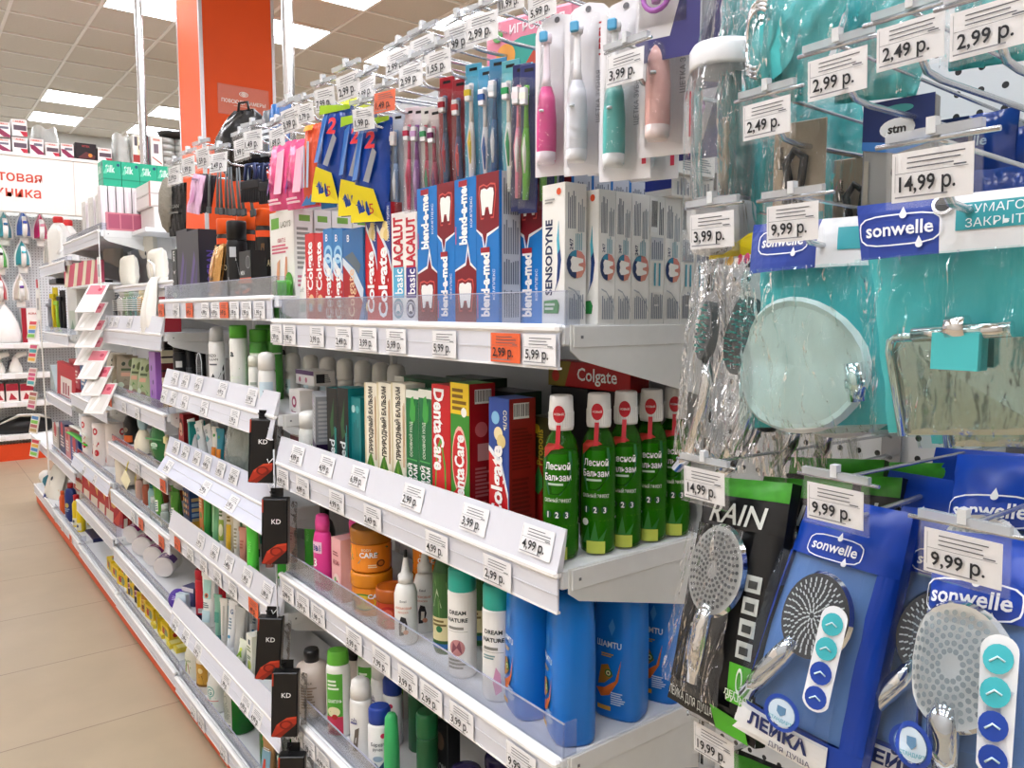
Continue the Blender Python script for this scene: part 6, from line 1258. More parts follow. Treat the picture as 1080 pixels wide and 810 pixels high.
for i, px in enumerate((79, 83)):
    bottle('yeb', 'yellow bottle with red cap, %s the navy bottle' % ['next to', 'second from'][i], (xat(px, 540, .715), .725, ZR4), [(.02, 0), (.023, .005), (.023, .13), (.014, .15)], 'efd21e', [(.015, .15), (.016, .18), (.013, .182)], 'c9202a', ops=[('r', 0, 0, 1, .35, 'efe9d0'), ('d', .5, .2, .2, '2a3a5a')], lab=(.01, .13, .0232, .04), rz=.5, group='yellow bottles with red caps')
for i, (c, lab) in enumerate((('3a7a8a', 'teal toy-like bottle top'), ('e9c82a', 'yellow round bottle top'), ('c9543a', 'reddish round bottle top'), ('f0ece6', 'white pot with coloured print'))):
    place('rt'+c, ball(c), 'bath_toy', lab+' beside the white soft bag', 'bath toy', (xat([51, 56, 60, 48][i], [512, 510, 515, 520][i], .74), .75, ZR4+[.12, .13, .12, .001][i] if i == 3 else ZR4+.001), 0, scale=[1.5, 1.7, 1.5, 1.6][i])

# ---------------------------------------------------------------- appliance wall
XW = -8.30
def wp(px, py, X=XW): return at(px, py, X=X)
zt, zb = wp(30, 163).z, wp(30, 225).z
u = empty('wall_shelving', 'white appliance shelving unit across the aisle end, orange base', 'shelving', (XW, 0, 0))
YA, YB = -1.4, 2.2
mb = MB(); mb.box(-.0, .05, YA, YB, zb, zt, M('efece6', .5), .004); mb.box(.0495, .051, wp(77, 190).y-.002, wp(77, 190).y+.002, zb, zt, M('b9b5ae', .5)); mb.box(-.5, .06, YA, YB, zt-.03, zt, M('f2efe9', .5), .003); part(mb, 'fascia', u)
mb = MB(); mb.box(-.32, -.30, YA, YB, .1, zb, perf_mat('Y')); part(mb, 'back_panel', u)
mb = MB(); mb.box(-.02, .0, YA, YB, .0, .15, M('d9471a', .5)); part(mb, 'kick_plate', u)
for py in (362, 394, 424, 459):
    z = wp(10, py).z; mb = MB(); mb.box(-.30, .02, YA, YB, z-.05, z, M('ececea', .45), .004)
    for k in range(6): mb.box(.0195, .0215, -.2+.22*k, -.1+.22*k, z-.044, z-.01, CARD)
    part(mb, 'shelf', u)
fr = flat((XW+.051, 0, 0), (0, 1, 0), (0, 0, 1)); mb = MB(); orr = M('cf4a34', .5)
for t, p0, p1 in (('Бытовая', (44, 183), (44, 193)), ('техника', (43, 199), (43, 209))):
    a, b = wp(*p0, X=XW+.05), wp(*p1, X=XW+.05); mb.text(fr, t, a.y, (a.z+b.z)/2, (a.z-b.z)*.92*1.18, orr, None, .012, .001, 'R')
o = mb.build('wall_lettering'); tag(o, 'orange red two-line lettering on the white fascia', 'sign')
def wbox(key, lab, px0, px1, py0, py1, c, front, X=XW+.02, d=.2, group=None, name='appliance_box', zbase=None, side=()):
    a, b = wp(px0, py0, X), wp(px1, py1, X); w = b.y-a.y; z = zbase if zbase is not None else b.z; h = a.z-z
    return carton(key, lab, round(w, 3), d, round(h, 3), (X-d/2, (a.y+b.y)/2, z), c, front, side, group=group, name=name, rz=PI/2)
ab = [('r', 0, 0, 1, 1, 'ece6e4'), ('r', .05, .82, .9, .95, 'e0b0a8'), ('t', 'AURA', .45, .88, .1, .6, .02, 'b5342c'), ('p', [(0, .6), (.3, .6), (1, .15), (1, 0), (.6, 0), (.1, .35)], '8a2a50'), ('p', [(.3, .55), (.9, .55), (.9, .72), (.3, .72)], '6a6a7a'), ('p', [(0, 0), (.6, 0), (.2, .25), (0, .3)], 'f4eeea')]
ab2 = [('r', 0, 0, 1, 1, 'ede9e6'), ('r', .05, .8, .9, .94, 'e4c4bc'), ('t', 'AURA', .5, .87, .12, .7, .02, 'b5342c'), ('r', .1, .35, .95, .65, '5a4a55'), ('p', [(.5, .3), (1, .3), (1, 0), (.75, 0)], 'b5283c')]
zt2 = zt+.001
for i, (a, b, t, s, z) in enumerate(((-8, 11.5, 145, 163, 0), (12.5, 29.5, 144, 163, 0), (31, 46.5, 145.5, 163, 0), (47.5, 62.5, 150, 164, 0), (64, 78, 151, 165, 0), (103, 118, 155.5, 168, 0), (-7, 11, 127.5, 145, 1), (12, 29, 125, 143.5, 1))):
    X = XW+.02; base = zt2 if not z else at((a+b)/2, 144.5 if i == 6 else 144, X=X).z+.004
    wbox('ab%d' % (i % 2), 'white and maroon appliance carton on the sign, %s' % ['cut by the picture edge', 'second in the lower row', 'third in the lower row', 'fourth in the lower row', 'fifth, beside the black box', 'beyond the black box', 'upper row at the picture edge', 'upper row beside it'][i], a, b, t, s, 'ece6e4', [ab, ab2][i % 2], group='white and maroon appliance cartons', zbase=base if z else zt2)
wbox('blkb', 'black glossy appliance box standing on the white sign', 79, 102, 150, 167, '16151a', [('p', [(.1, .1), (.5, .5), (.95, .3), (.9, .1)], '5a2a2c'), ('t', 'VITEK', .5, .82, .12, .4, .02, 'a03a3c'), ('d', .7, .3, .1, 'd98a3a')], zbase=zt2, side=[('r', 0, 0, 1, 1, '1b1a20')])
wbox('tall1', 'tall appliance carton with striped photo behind the thin pole', 139.5, 157.5, 142, 172, 'eae6df', [('r', .3, .3, .95, .95, 'e9dcb8'), ('r', .1, .65, .3, .95, '5a5a60'), ('r', 0, .1, 1, .35, 'a83a34'), ('r', .9, 0, 1, 1, '2a2a4a'), ('e', .5, .6, .15, .12, '3a3a44')], zbase=zt2)
wbox('tall2', 'tall white appliance carton right of the thin pole', 158.5, 172, 143, 174, 'eeeae4', [('r', .25, .45, .65, .75, '7a6a74'), ('r', .2, .85, .8, .92, 'd0988a'), ('p', [(.1, .3), (.9, .1), (.9, .15), (.1, .34)], 'b05a50')], zbase=zt2)
def bagc(w, h):
    def mk():
        mb = MB(); fm = film('dcdfda', .55, .15, .8, 14.)
        mb.grid(lambda u, v: V((w*(u-.5)*(1-.25*v), -.12*math.sin(PI*u)**.5, v*h+.02*math.sin(9*u))), 10, 8, fm); mb.grid(lambda u, v: V((-w*(u-.5)*(1-.25*v), .1*math.sin(PI*u)**.5, v*h+.02*math.sin(9-9*u))), 10, 8, fm)
        for k in range(4): mb.lathe([(.05, .02+.06*k), (.055, .04+.06*k), (.05, .06+.06*k)], M('c4c6c0', .4), 14)
        return mb
    return mk
a, b = wp(118, 140), wp(142, 170); place('bagc', bagc(b.y-a.y, a.z-zt2), 'plastic_bag', 'clear plastic bag of pale parts on the white sign', 'bag', (XW-.12, (a.y+b.y)/2, zt2), PI/2)
a, b = wp(30, 134), wp(67, 150); place('bagp', bagc(b.y-a.y, .30), 'plastic_bag', 'pale crumpled bag behind the appliance cartons', 'bag', (XW-.33, (a.y+b.y)/2+.03, zt2), PI/2)
def cans():
    mb = MB()
    for i in range(2):
        for k in range(5): mb.lathe([(.085, .062*k), (.09, .062*k+.01), (.09, .062*k+.05), (.085, .062*k+.06)], M('a9aba6', .4, .3), 18, (-.05+.16*i, 0, 0))
    return mb
a, b = wp(172, 140), wp(195, 176); place('cans', cans, 'pan_stack', 'stack of grey pans beside the orange column', 'pan', (XW-.12, (a.y+b.y)/2, zt2), PI/2)
def pan():
    mb = MB(); mb.lathe([(.06, 0), (.12, .015), (.14, .05), (.135, .05), (.11, .018)], M('2a2724', .35), 22, caps=False); mb.lathe([(.001, .002), (.1, .004)], M('2a2724', .35), 22); mb.tube([(.13, 0, .04), (.22, 0, .07), (.3, 0, .08)], .012, M('1a1a1a', .4), 8); return mb
place('pan', pan, 'frying_pan', 'dark frying pan lying on the grey pan stack', 'pan', (XW-.10, wp(184, 138).y, zt2+.315), PI/2)
# irons
def iron(c, c2):
    def mk():
        mb = MB(); n = 14
        def out(s): # sole outline, tip up
            return [(.062*math.sin(PI*min(1, (k/n)*.62+.0))*1.05*(1 if True else 0), .24*(1-k/n)) for k in range(n+1)]
        L = [(-.066*math.sin(PI*.5*min(1, 1.25*k/n)), .26*(1-k/n)) for k in range(n+1)]
        pts = L+[(-x, z) for x, z in reversed(L)]
        m = len(pts); P = [V((x, 0, z)) for x, z in pts]+[V((x, -.012, z)) for x, z in pts]; mb.add(P, [tuple(range(m)), tuple(range(2*m-1, m-1, -1))]+[(k, m+k, m+(k+1) % m, (k+1) % m) for k in range(m)], M('f2f2f0', .3))
        P = [V((x*.8, -.012, .01+z*.88)) for x, z in pts]+[V((x*.45, -.075, .02+z*.74)) for x, z in pts]; mb.add(P, [tuple(range(2*m-1, m-1, -1))]+[(k, m+k, m+(k+1) % m, (k+1) % m) for k in range(m)], M(c, .3))
        hd = MB(); hd.tube([(0, -.06, .17), (0, -.11, .15), (0, -.125, .08), (0, -.10, .02), (0, -.05, .005)], [.016, .02, .022, .02, .016], M('f4f4f2', .3), 10); hd.lathe([(.016, 0), (.018, .02), (.001, .024)], M(c2, .3), 12, (0, -.132, .11))
        hk = MB(); hk.box(-.035, .035, -.02, .0, -.06, -.005, M('ecebe6', .4), .002); hk.box(-.03, .03, .0, .12, -.02, -.01, STEEL)
        return [('soleplate', mb, ()), ('handle', hd, ()), ('price_card', hk, ())]
    return mk
irs = [(5, 252, '3a9aa8', '2f6a9a', 'teal iron in the top row, cut by the picture edge'), (25, 250, '3f6fd0', '3a4ab0', 'bright blue iron in the top row of the appliance wall'), (43, 253, 'd8206a', 'f0a0b8', 'crimson pink iron in the top row, beside the arched holder'), (24, 281, '2a94a0', '5ac0d0', 'teal iron in the second row'), (22, 317, 'dcd4c4', '6a3a9a', 'white iron with purple dial in the third row'), (0, 317, 'c43a44', 'e0e0de', 'white and red iron at the picture edge'), (0, 283, '4ab83a', '2a2a2a', 'green iron at the picture edge, second row')]
for px, py, c, c2, lab in irs:
    p = wp(px, py, XW-.16); place('iron'+c, iron(c, c2), 'steam_iron', lab, 'iron', (p.x, p.y, p.z), PI/2, 'irons on the appliance wall', scale=1.0)
def humid():
    mb = MB(); mb.lathe([(.10, 0), (.115, .02), (.118, .08), (.10, .17), (.06, .26), (.02, .33), (.004, .345)], M('f3f1ee', .25), 28); return mb
place('humid', humid, 'humidifier', 'white drop-shaped humidifier on the appliance wall shelf', 'humidifier', (XW-.13, wp(8, 350).y, wp(10, 362).z+.001))
wbox('rbx', 'red and white appliance box behind the hair tie strip', 22, 42, 325, 362, 'e9e2de', [('r', 0, 0, .3, 1, '9c1c2c'), ('t', 'AURA', .65, .85, .06, .5, .02, 'b5342c')], X=XW-.1, d=.15)
def steamer():
    a = MB(); a.lathe([(.05, 0), (.055, .01), (.05, .06), (.03, .10), (.02, .14)], M('e9e6de', .3), 18); a.tube([(0, 0, .13), (.03, 0, .16), (.09, 0, .17)], [.02, .025, .02], M('efece4', .3), 10); h = MB(); h.tube([(.0, .03, .12), (-.05, .04, .10), (-.055, .03, .04), (0, .045, .02)], .01, M('5a5a60', .4), 8)
    return [('body', a, ()), ('handle', h, ())]
for i, px in enumerate((-1, 18)):
    place('steam', steamer, 'garment_steamer', 'white hand steamer on the wall shelf, %s' % ['cut by the picture edge', 'beside the edge one'][i], 'steamer', (XW-.1, wp(px, 390).y, wp(10, 394).z), PI/2)
for i, (a, b) in enumerate(((-6, 5), (6, 20), (21, 36))):
    wbox('low%d' % (i % 2), 'low red and white appliance box, %s from the picture edge' % ORD[i], a, b, 405, 424, 'eae0da', [('r', 0, .6, 1, 1, 'a8283a'), ('p', [(.2, .1), (.4, .5), (.9, .1)], 'b5303c')], X=XW-.02, group='low red and white boxes', zbase=wp(10, 424).z)
def vac():
    a = MB(); a.lathe([(.2, 0), (.23, .03), (.22, .1), (.12, .15), (.02, .16)], M('1b1b1e', .35), 24, sy=.55); b = MB(); b.tube([(-.2, -.12, .10), (-.05, -.14, .17), (.1, -.12, .16), (.2, -.08, .12)], [.015, .03, .03, .01], M('e6e4de', .35), 10, flatk=.4); return [('body', a, ()), ('lid_trim', b, ())]
place('vac', vac, 'vacuum_cleaner', 'black vacuum cleaner with white trim on the lowest wall shelf', 'vacuum cleaner', (XW-.14, wp(28, 455).y, wp(10, 459).z+.002), PI/2)
# sign on the column
mb = MB(); a, b = at(229, 87, X=CX1+.003), at(284, 127, X=CX1+.003); Wd, Hd = b.y-a.y, a.z-b.z; mb.box(CX1+.001, CX1+.005, a.y, b.y, b.z, a.z, M('d8694a', .3))
fr = flat((CX1+.005, a.y, b.z), (0, 1, 0), (0, 0, 1))
deco(mb, fr, Wd, Hd, [('t', 'ПОВСЮДУ КАМЕРЫ', .5, .46, .12, .86, .02, 'f4e6de'), ('o', .5, .74, .09, .09, .8, 'f4e6de'), ('o', .5, .74, .05, .07, .6, 'f4e6de'), ('d', .5, .74, .02, 'f4e6de'), ('g', .3, .3, .75, .34, 1, 'e9b8a4')])
o = mb.build('camera_notice'); tag(o, 'pale red notice with an eye symbol on the orange column', 'sign')
# ---------------------------------------------------------------- hooks with price tags
def pricetag(price, red):
    def mk():
        h = MB(); h.box(-.041, .041, -.0022, -.0012, -.062, 0, TAGC); h.box(-.041, .041, .0002, .0012, -.062, 0, TAGC); h.box(-.041, .041, -.004, .003, -.004, .004, film('f2f5f8', .35, .06, .05, 8.)); h.box(-.004, .004, -.005, .004, -.002, .012, M('d9dde0', .2))
        c = MB(); w, hh = .07, .043; l = label_mesh(price, red, w, hh)
        l.v = [V((v.x-.001, v.y, v.z-.035)) for v in l.v]
        return [('tag_holder', h, ()), ('price_card', l, ())]
    return mk
def prong(L):
    def mk():
        a = MB(); a.tube([(0, L, 0), (0, L-.012, .004), (0, .045, -.002), (0, .022, .0), (0, .008, .012), (0, .0, .022)], .0028, STEEL, 8); 
        b = MB(); b.tube([(0, L, .026), (0, L-.01, .03), (0, .02, .036), (0, -.004, .036)], .0017, STEEL, 6); b.tube([(-.036, -.004, .036), (.036, -.004, .036)], .0017, STEEL, 6)
        c = MB(); c.box(-.012, .012, L, L+.004, -.012, .036, M('8a8d92', .4, .6))
        return [('prong', a, ()), ('label_arm', b, ()), ('back_plate', c, ())]
    return mk
ntag = {}
def hooktag(box, price, Y, lab, red=0, rot=(0, 0, 0), zone='a', hook=True, dx=0.):
    x0, y0, x1, y1 = box; p = at((x0+x1)/2, y0, Y=Y); w = abs(at(x1, y0, Y=Y).x-at(x0, y0, Y=Y).x)
    s = round(min(1.25, max(.7, w/.078)), 2)
    place(('tag', price, red), pricetag(price, red), 'price_tag', 'hanging %s р. tag, %s' % (price, lab), 'price tag', (p.x, Y-.006, p.z), 0, 'hanging price tags', rot=rot, scale=s)
    if hook:
        L = round(YP-.008-Y, 2)
        place(('hook', L), prong(L), 'display_hook', 'steel peg hook behind the %s р. tag, %s' % (price, lab), 'hook', (p.x+dx, Y, p.z-.040), 0, 'steel peg hooks')
tags = [((250,140,263,158),'1,99',.70,'third above the shaving foam cans'), ((262,131,276,152),'1,49',.70,'fourth above the shaving foam cans'), ((287,128,303,148),'1,89',.70,'above the pink razor bag'), ((299,107,316,127),'3,99',.70,'on the column side above the pink bags'),
  ((317,104,331,131),'2,79',.70,'above the orange red bag'), ((335,86,353,112),'7,99',.69,'first above the navy razor bags'), ((358,70,379,103),'2,99',.68,'highest above the navy razor bags'), ((380,76,400,106),'3,99',.69,'beside the highest one over the navy bags'),
  ((376,107,395,134),'1,99',.67,'just over the navy bags'), ((400,90,419,123),'1,49',.68,'orange, over the violet toothbrush',1), ((412,46,435,77),'2,99',.70,'leftmost of the upper toothbrush tags'), ((426,61,449,92),'2,99',.67,'below the upper toothbrush tags'),
  ((436,31,462,63),'1,99',.70,'second of the upper toothbrush tags'), ((453,47,477,84),'1,55',.67,'in front of the red brush cards'), ((472,18,500,55),'1,99',.70,'above the blue brush cards'), ((497,6,528,49),'2,99',.68,'above the white and blue brushes'),
  ((528,-22,556,13),'11,99',.69,'cut by the picture top'), ((195,160,206,178),'1,99',.72,'first above the shaving foam cans'), ((208,150,221,168),'1,59',.72,'second above the shaving foam cans'), ((228,155,240,176),'2,49',.69,'over the grey brush bundle'), ((643,45,686,97),'3,99',.66,'in front of the turquoise electric brush'),
  ((180,170,192,186),'2,19',.72,'beside the lilac card stack'), ((560,-14,590,18),'5,99',.70,'above the pink electric toothbrush')]
for t in tags: hooktag(t[0], t[1], t[2], t[3], t[4] if len(t) > 4 else 0, rot=(rnd.uniform(-.08, .12), rnd.uniform(-.06, .06), rnd.uniform(.0, .25)))
mb = MB(); mb.box(-1.74, -.80, .962, .974, 1.66, 1.69, M('b9bcc0', .4, .3)); mb.box(-2.74, -1.80, .962, .974, 1.62, 1.645, M('b9bcc0', .4, .3)); mb.box(-1.74, -.80, .962, .974, 1.80, 1.825, M('b9bcc0', .4, .3))
for x in (-1.72, -.82): mb.box(x-.01, x+.01, .974, .984, 1.6, 1.84, M('b9bcc0', .4, .3))
for x in (-2.72, -1.82): mb.box(x-.01, x+.01, .974, .984, 1.55, 1.66, M('b9bcc0', .4, .3))
o = mb.build('hook_rail'); tag(o, 'grey cross rails that carry the steel hooks above the shelves', 'rail')

# toothbrush cards
def tbrush(hc, c1, c2, wide=.034, L=.20):
    def mk():
        cd = MB(); cd.box(-wide/2, wide/2, .006, .008, -L*.25, 0, M(hc, .35), .001); cd.box(-wide/2, wide/2, .006, .008, -L-.03, -L*.25, M(hc, .4)); cd.box(-.008, .008, .0055, .006, -.012, -.007, BLACK)
        bl = MB(); bl.grid(lambda u, v: V(((u-.5)*wide*.92, .006-.017*math.sin(PI*u)**.5, -L-.025+v*L)), 8, 3, CLEAR)
        br = MB(); br.tube([(0, 0, -.035), (0, -.001, -.07), (0, 0, -.10)], [.0045, .0035, .0045], M(c1, .3), 8); br.tube([(0, 0, -.10), (0, -.002, -.13), (.002, -.001, -.17), (0, 0, -L-.01)], [.0045, .0075, .0065, .005], M(c1, .3), 8); br.tube([(0, -.004, -.11), (.001, -.0075, -.135), (.002, -.006, -.17)], [.002, .004, .002], M(c2, .35), 6)
        bs = MB(); bs.box(-.0055, .0055, -.014, -.004, -.066, -.04, M('f0f0f4', .6), .001); bs.box(-.0058, .0058, -.0145, -.009, -.058, -.048, M(c2, .6))
        return [('card', cd, ()), ('blister', bl, ()), ('toothbrush', br, [('bristles', bs)])]
    return mk
def depth_row(key, mk, name, lab, px, py, Ys, cat='toothbrush', rz=0., grp=None, dx=0., sc=.9):
    p = at(px, py, Y=Ys[0])
    for i, y in enumerate(Ys):
        place(key, mk, name, lab if len(Ys) == 1 else '%s, %s from the aisle' % (lab, ORD[i]), cat, (p.x+dx*i, y, p.z), rz, grp, rot=(0, rnd.uniform(-.03, .03), rz), scale=sc)
Y4 = [.715, .74, .765, .79, .815, .84]
for key, hc, c1, c2, px, py, lab, n in (('tb1', '8a6ab0', '7a4aa8', 'd9c4e6', 408, 122, 'violet toothbrush on pale card', 2), ('tb2', 'b9c4d4', '6f8cb4', 'e6ecf2', 418, 118, 'grey blue toothbrush on pale card', 3), ('tb3', 'e3d4da', 'd8406e', 'b02a4a', 432, 112, 'crimson toothbrush on clear card', 3), ('tb4', 'd9d0d9', '8a4a9a', 'c9a0d0', 440, 112, 'purple toothbrush on clear card', 3), ('tb5', 'd9d9d4', 'b0304a', '3a8a5a', 449, 112, 'crimson and green toothbrush on clear card', 3), ('tb6', 'd9d0d0', 'a02a4a', '6a2a5a', 457, 113, 'dark red toothbrush on clear card', 3),
        ('tb7', 'a8202c', '3a4a6a', 'b02a3a', 469, 80, 'navy toothbrush on tall red card', 4), ('tb8', '9a2430', '2a3a6a', 'd04a4a', 483, 82, 'dark blue toothbrush on red card', 3), ('tb9', '5ab4d4', 'e9e4e0', 'e0c43a', 497, 66, 'white and yellow toothbrush on turquoise card', 4), ('tb10', '4aa0cc', 'e6e9ec', '2a5aa0', 511, 70, 'white and navy toothbrush on turquoise card', 4), ('tb11', '3f8ab8', '2a5a8a', 'd9e0e6', 523, 60, 'blue toothbrush on turquoise card', 3), ('tb12', '6ac0d0', 'eef2ea', '2f9a5a', 536, 62, 'white and green toothbrush beside the pink and green pair', 3), ('tb13', '26306a', 'e88aa4', 'f4e9ec', 548, 66, 'pink toothbrush on navy header card', 3), ('tb14', '26306a', '6ab43a', 'f0f2e6', 556, 66, 'green toothbrush on navy header card', 3)):
    depth_row(key, tbrush(hc, c1, c2, L=.2 if px > 462 else .185), 'toothbrush_card', lab, px, py, Y4[:n+1], rz=.35, grp='toothbrush cards')
# electric toothbrushes
def etb(c, cw='f3f2f4'):
    def mk():
        W, H = .082, .262; cd = MB(); P = [(-W/2, -H), (W/2, -H), (W/2, -.03)]+[(W/2*math.cos(a), -.03+.03*math.sin(a)) for a in (.4, .9, 1.57, 2.2, 2.7)]+[(-W/2, -.03)]; n = len(P)
        cd.add([V((x, .010, z)) for x, z in P]+[V((x, .012, z)) for x, z in P], [tuple(range(n)), tuple(range(2*n-1, n-1, -1))]+[(k, n+k, n+(k+1) % n, (k+1) % n) for k in range(n)], M('efeef3', .4))
        fr = flat((-W/2, .0099, -H), (1, 0, 0), (0, 0, 1)); deco(cd, fr, W, H, [('v', 'LEBEN', .8, .78, .16, .26, .03, 'b5303c'), ('v', 'ЩЕТКА ЗУБНАЯ', .72, .45, .09, .3, .0, '8a8a94'), ('d', .5, .96, .06, '6a6a70'), ('r', .84, .08, .92, .3, 'd9405a')])
        bl = MB(); bl.grid(lambda u, v: V(((u-.5)*W*.62-.006, .010-.04*math.sin(PI*u)**.6*(.55+.45*(v < .6)), -H+.012+v*H*.88)), 10, 8, CLEAR)
        br = MB(); br.lathe([(.013, 0), (.0155, .004), (.0165, .03), (.0165, .07), (.014, .105), (.009, .122)], M(c, .3), 18, (-.008, -.012, -.245)); br.lathe([(.0085, .12), (.006, .14), (.0048, .18), (.0052, .196)], M(cw, .3), 12, (-.008, -.012, -.245)); br.lathe([(.0135, 0), (.0158, .005), (.0162, .018)], M(cw, .35), 18, (-.008, -.013, -.2455)); br.lathe([(.004, 0), (.004, .003)], M('dfe6ee', .3), 10, (-.008, -.03, -.165))
        hd = MB(); hd.lathe([(.009, -.008), (.010, 0), (.009, .006)], M(cw, .3), 14, (-.008, -.014, -.045)); hd.box(-.015, -.001, -.027, -.02, -.053, -.037, M('5aa8d4', .6), .002)
        return [('card', cd, ()), ('blister', bl, ()), ('toothbrush_body', br, [('brush_head', hd)])]
    return mk
for key, c, px, py, Y, lab, cw in (('e1', 'e83a92', 585, 12, .70, 'bright pink electric toothbrush pack', 'f3e6f0'), ('e2', 'e9ecf6', 618, 0, .69, 'white electric toothbrush pack nearest the aisle', 'f3f2f6'), ('e2', '', 643, 6, .74, 'white electric toothbrush pack behind the foremost one', ''), ('e3', '4fb8b4', 658, -4, .69, 'turquoise electric toothbrush pack behind the price tag', 'eef2f4'), ('e4', 'e8b4ae', 706, -56, .70, 'pale pink electric toothbrush pack beside the clear cup', 'f2dfdc'), ('e3', '', 640, 12, .80, 'turquoise electric toothbrush pack in the second rank', ''), ('e1', '', 592, 20, .76, 'bright pink electric toothbrush pack in the second rank', ''), ('e3', '', 690, 12, .78, 'turquoise electric toothbrush pack behind the pale pink one', '')):
    p = at(px, py, Y=Y); place(key, etb(c, cw) if c else None, 'electric_toothbrush_pack', lab, 'electric toothbrush', (p.x, Y, p.z), .38, 'electric toothbrush packs', scale=.86 if key == 'e4' else .8)
# pacifier cards
def pac():
    W, H = .10, .20; a = MB(); a.box(-W/2, W/2, .006, .009, -H, 0, M('e9e8ec', .4), .001); fr = flat((-W/2, .0058, -H), (1, 0, 0), (0, 0, 1))
    deco(a, fr, W, H, [('p', [(.45, 0), (1, 0), (1, 1), (.86, 1), (.8, .6)], '3c3a78'), ('r', 0, 0, 1, .16, '3c3a78'), ('r', 0, .86, .8, 1, '23243c'), ('t', 'ВИШНЯ', .4, .93, .06, .7, .02, 'f0f0f0'), ('t', 'нитлер', .4, .88, .04, .6, .0, 'e0e0e6')])
    k1 = MB(); k1.lathe([(.018, 0), (.02, .004), (.014, .009)], M('e9e4f2', .3), 18, (0, 0, 0)); k1.v = [V((v.x-.015, -v.z, v.y-.07)) for v in k1.v]; f2 = flat((-.015, -.0095, -.07), (1, 0, 0), (0, 0, 1)); k1.disc(f2, 0, 0, .012, .012, M('e9d43a', .4)); k1.disc(f2, -.004, .003, .0015, .0018, INK, .0008, 8); k1.disc(f2, .004, .003, .0015, .0018, INK, .0008, 8)
    for t in range(6): k1.quad(f2, -.006+.002*t, -.004-.0025*math.sin(PI*(t+.5)/6), -.004+.002*t, -.003-.0025*math.sin(PI*(t+.5)/6), INK, .0008)
    k2 = MB(); k2.tube([(-.01+.02*math.cos(a), -.012, -.115+.02*math.sin(a)) for a in [2*PI*i/16 for i in range(17)]], .004, M('b06ac0', .25), 8); k2.lathe([(.006, 0), (.008, .01), (.004, .016)], M('c48ad0', .2), 12, (-.01, -.012, -.125))
    bl = MB(); bl.grid(lambda u, v: V(((u-.5)*W*.75-.008, .005-.028*math.sin(PI*u)**.5*math.sin(PI*v)**.5, -.15+v*.12)), 8, 8, CLEAR)
    return [('card', a, ()), ('button', k1, ()), ('ring', k2, ()), ('blister', bl, ())]
for i, (px, py, Y, lab) in enumerate(((704, -92, .68, 'pacifier card above the pale pink electric brush, foremost'), (733, -52, .73, 'pacifier card behind the foremost one, upper row'), (762, -62, .80, 'pacifier card third back, beside the clear cup bag'), (740, 40, .84, 'pacifier card in the lower row behind the clear cup'))):
    p = at(px, py, Y=Y); place('pac', pac, 'pacifier_card', lab, 'pacifier', (p.x, Y, p.z), .3, 'pacifier cards', scale=.76)
# toy brush packs at the very top
def toyp():
    W, H = .17, .15; a = MB(); a.box(-W/2, W/2, 0, .03, -H, 0, M('e58aa0', .4), .006); deco(a, flat((-W/2, 0, -H), (1, 0, 0), (0, 0, 1)), W, H, [('e', .5, .35, .44, .42, '3fa090'), ('t', 'ИГРОЛЕНД', .6, .86, .09, .7, .02, 'f8ecf0'), ('d', .25, .6, .11, 'e9a04a'), ('p', [(.35, .3), (.6, .65), (.85, .3)], 'c9503a'), ('d', .16, .82, .06, '4a9a4a')]); return a
p = at(557, 12, Y=.80); place('toyp', toyp, 'toy_pack', 'pink and green toy pack hanging above the toothbrushes', 'toy pack', (p.x, .80, p.z), .3)
# razor bags
def rbag(c, W, H, ops, bulge=.016):
    def mk():
        mb = MB(); qf = quadframe((-W/2, 0, 0), (W/2, 0, 0), (W/2, -.01, -H), (-W/2, -.01, -H), W, H, bulge); m = M(c, .18, bump=.5, ns=22)
        mb.grid(lambda u, v: qf(u*W, v*H, .002*math.sin(25*u+11*v)), 12, 16, m); mb.grid(lambda u, v: qf((1-u)*W, v*H)+V((0, .002+2*bulge*math.sin(PI*u)*math.sin(PI*v), 0)), 8, 8, m)
        deco(mb, qf, W, H, ops, n=6, off0=.0075); return mb
    return mk
navy = [('p', [(.0, 0), (.95, 0), (.75, .3), (.2, .36), (0, .2)], 'e6d21e'), ('t', '+1', .35, .16, .09, .4, .0, '1c3a8a'), ('t', '5', .68, .12, .1, .2, .0, 'b5202c'), ('t', '2', .62, .78, .16, .3, .04, 'd02a34'), ('p', [(.1, .4), (.25, .85), (.4, .9), (.3, .4)], '2f6ab4'), ('p', [(.5, .38), (.7, .7), (.8, .65), (.65, .36)], '8a8d94'), ('p', [(0, .9), (1, .96), (1, 1), (0, 1)], '9ac01e')]
for i, (px, py, Y, rz) in enumerate(((357, 112, .69, .3), (364, 118, .74, .35), (380, 122, .70, .3), (386, 126, .76, .3), (395, 126, .70, .35), (402, 130, .77, .3))):
    p = at(px, py, Y=Y); place('nbag', rbag('163f94', .085, .185, navy), 'razor_bag', 'navy foil razor bag with yellow corner, %s from the orange red bag' % ORD[i], 'razor bag', (p.x, Y, p.z), 0, 'navy foil razor bags', rot=(0, .12 if i < 2 else .02, rz))
pk = [('t', '3', .35, .7, .12, .2, .03, 'c02a5a'), ('t', '3', .35, .5, .12, .2, .03, 'c02a5a'), ('t', '3', .4, .3, .14, .2, .03, 'a82a6a'), ('p', [(.5, .2), (.6, .8), (.8, .85), (.75, .2)], 'f6b8cc'), ('p', [(.0, .32), (.35, .42), (.35, .3), (0, .22)], '6a2a8a'), ('g', .2, .05, .8, .15, 2, 'f8d4e0')]
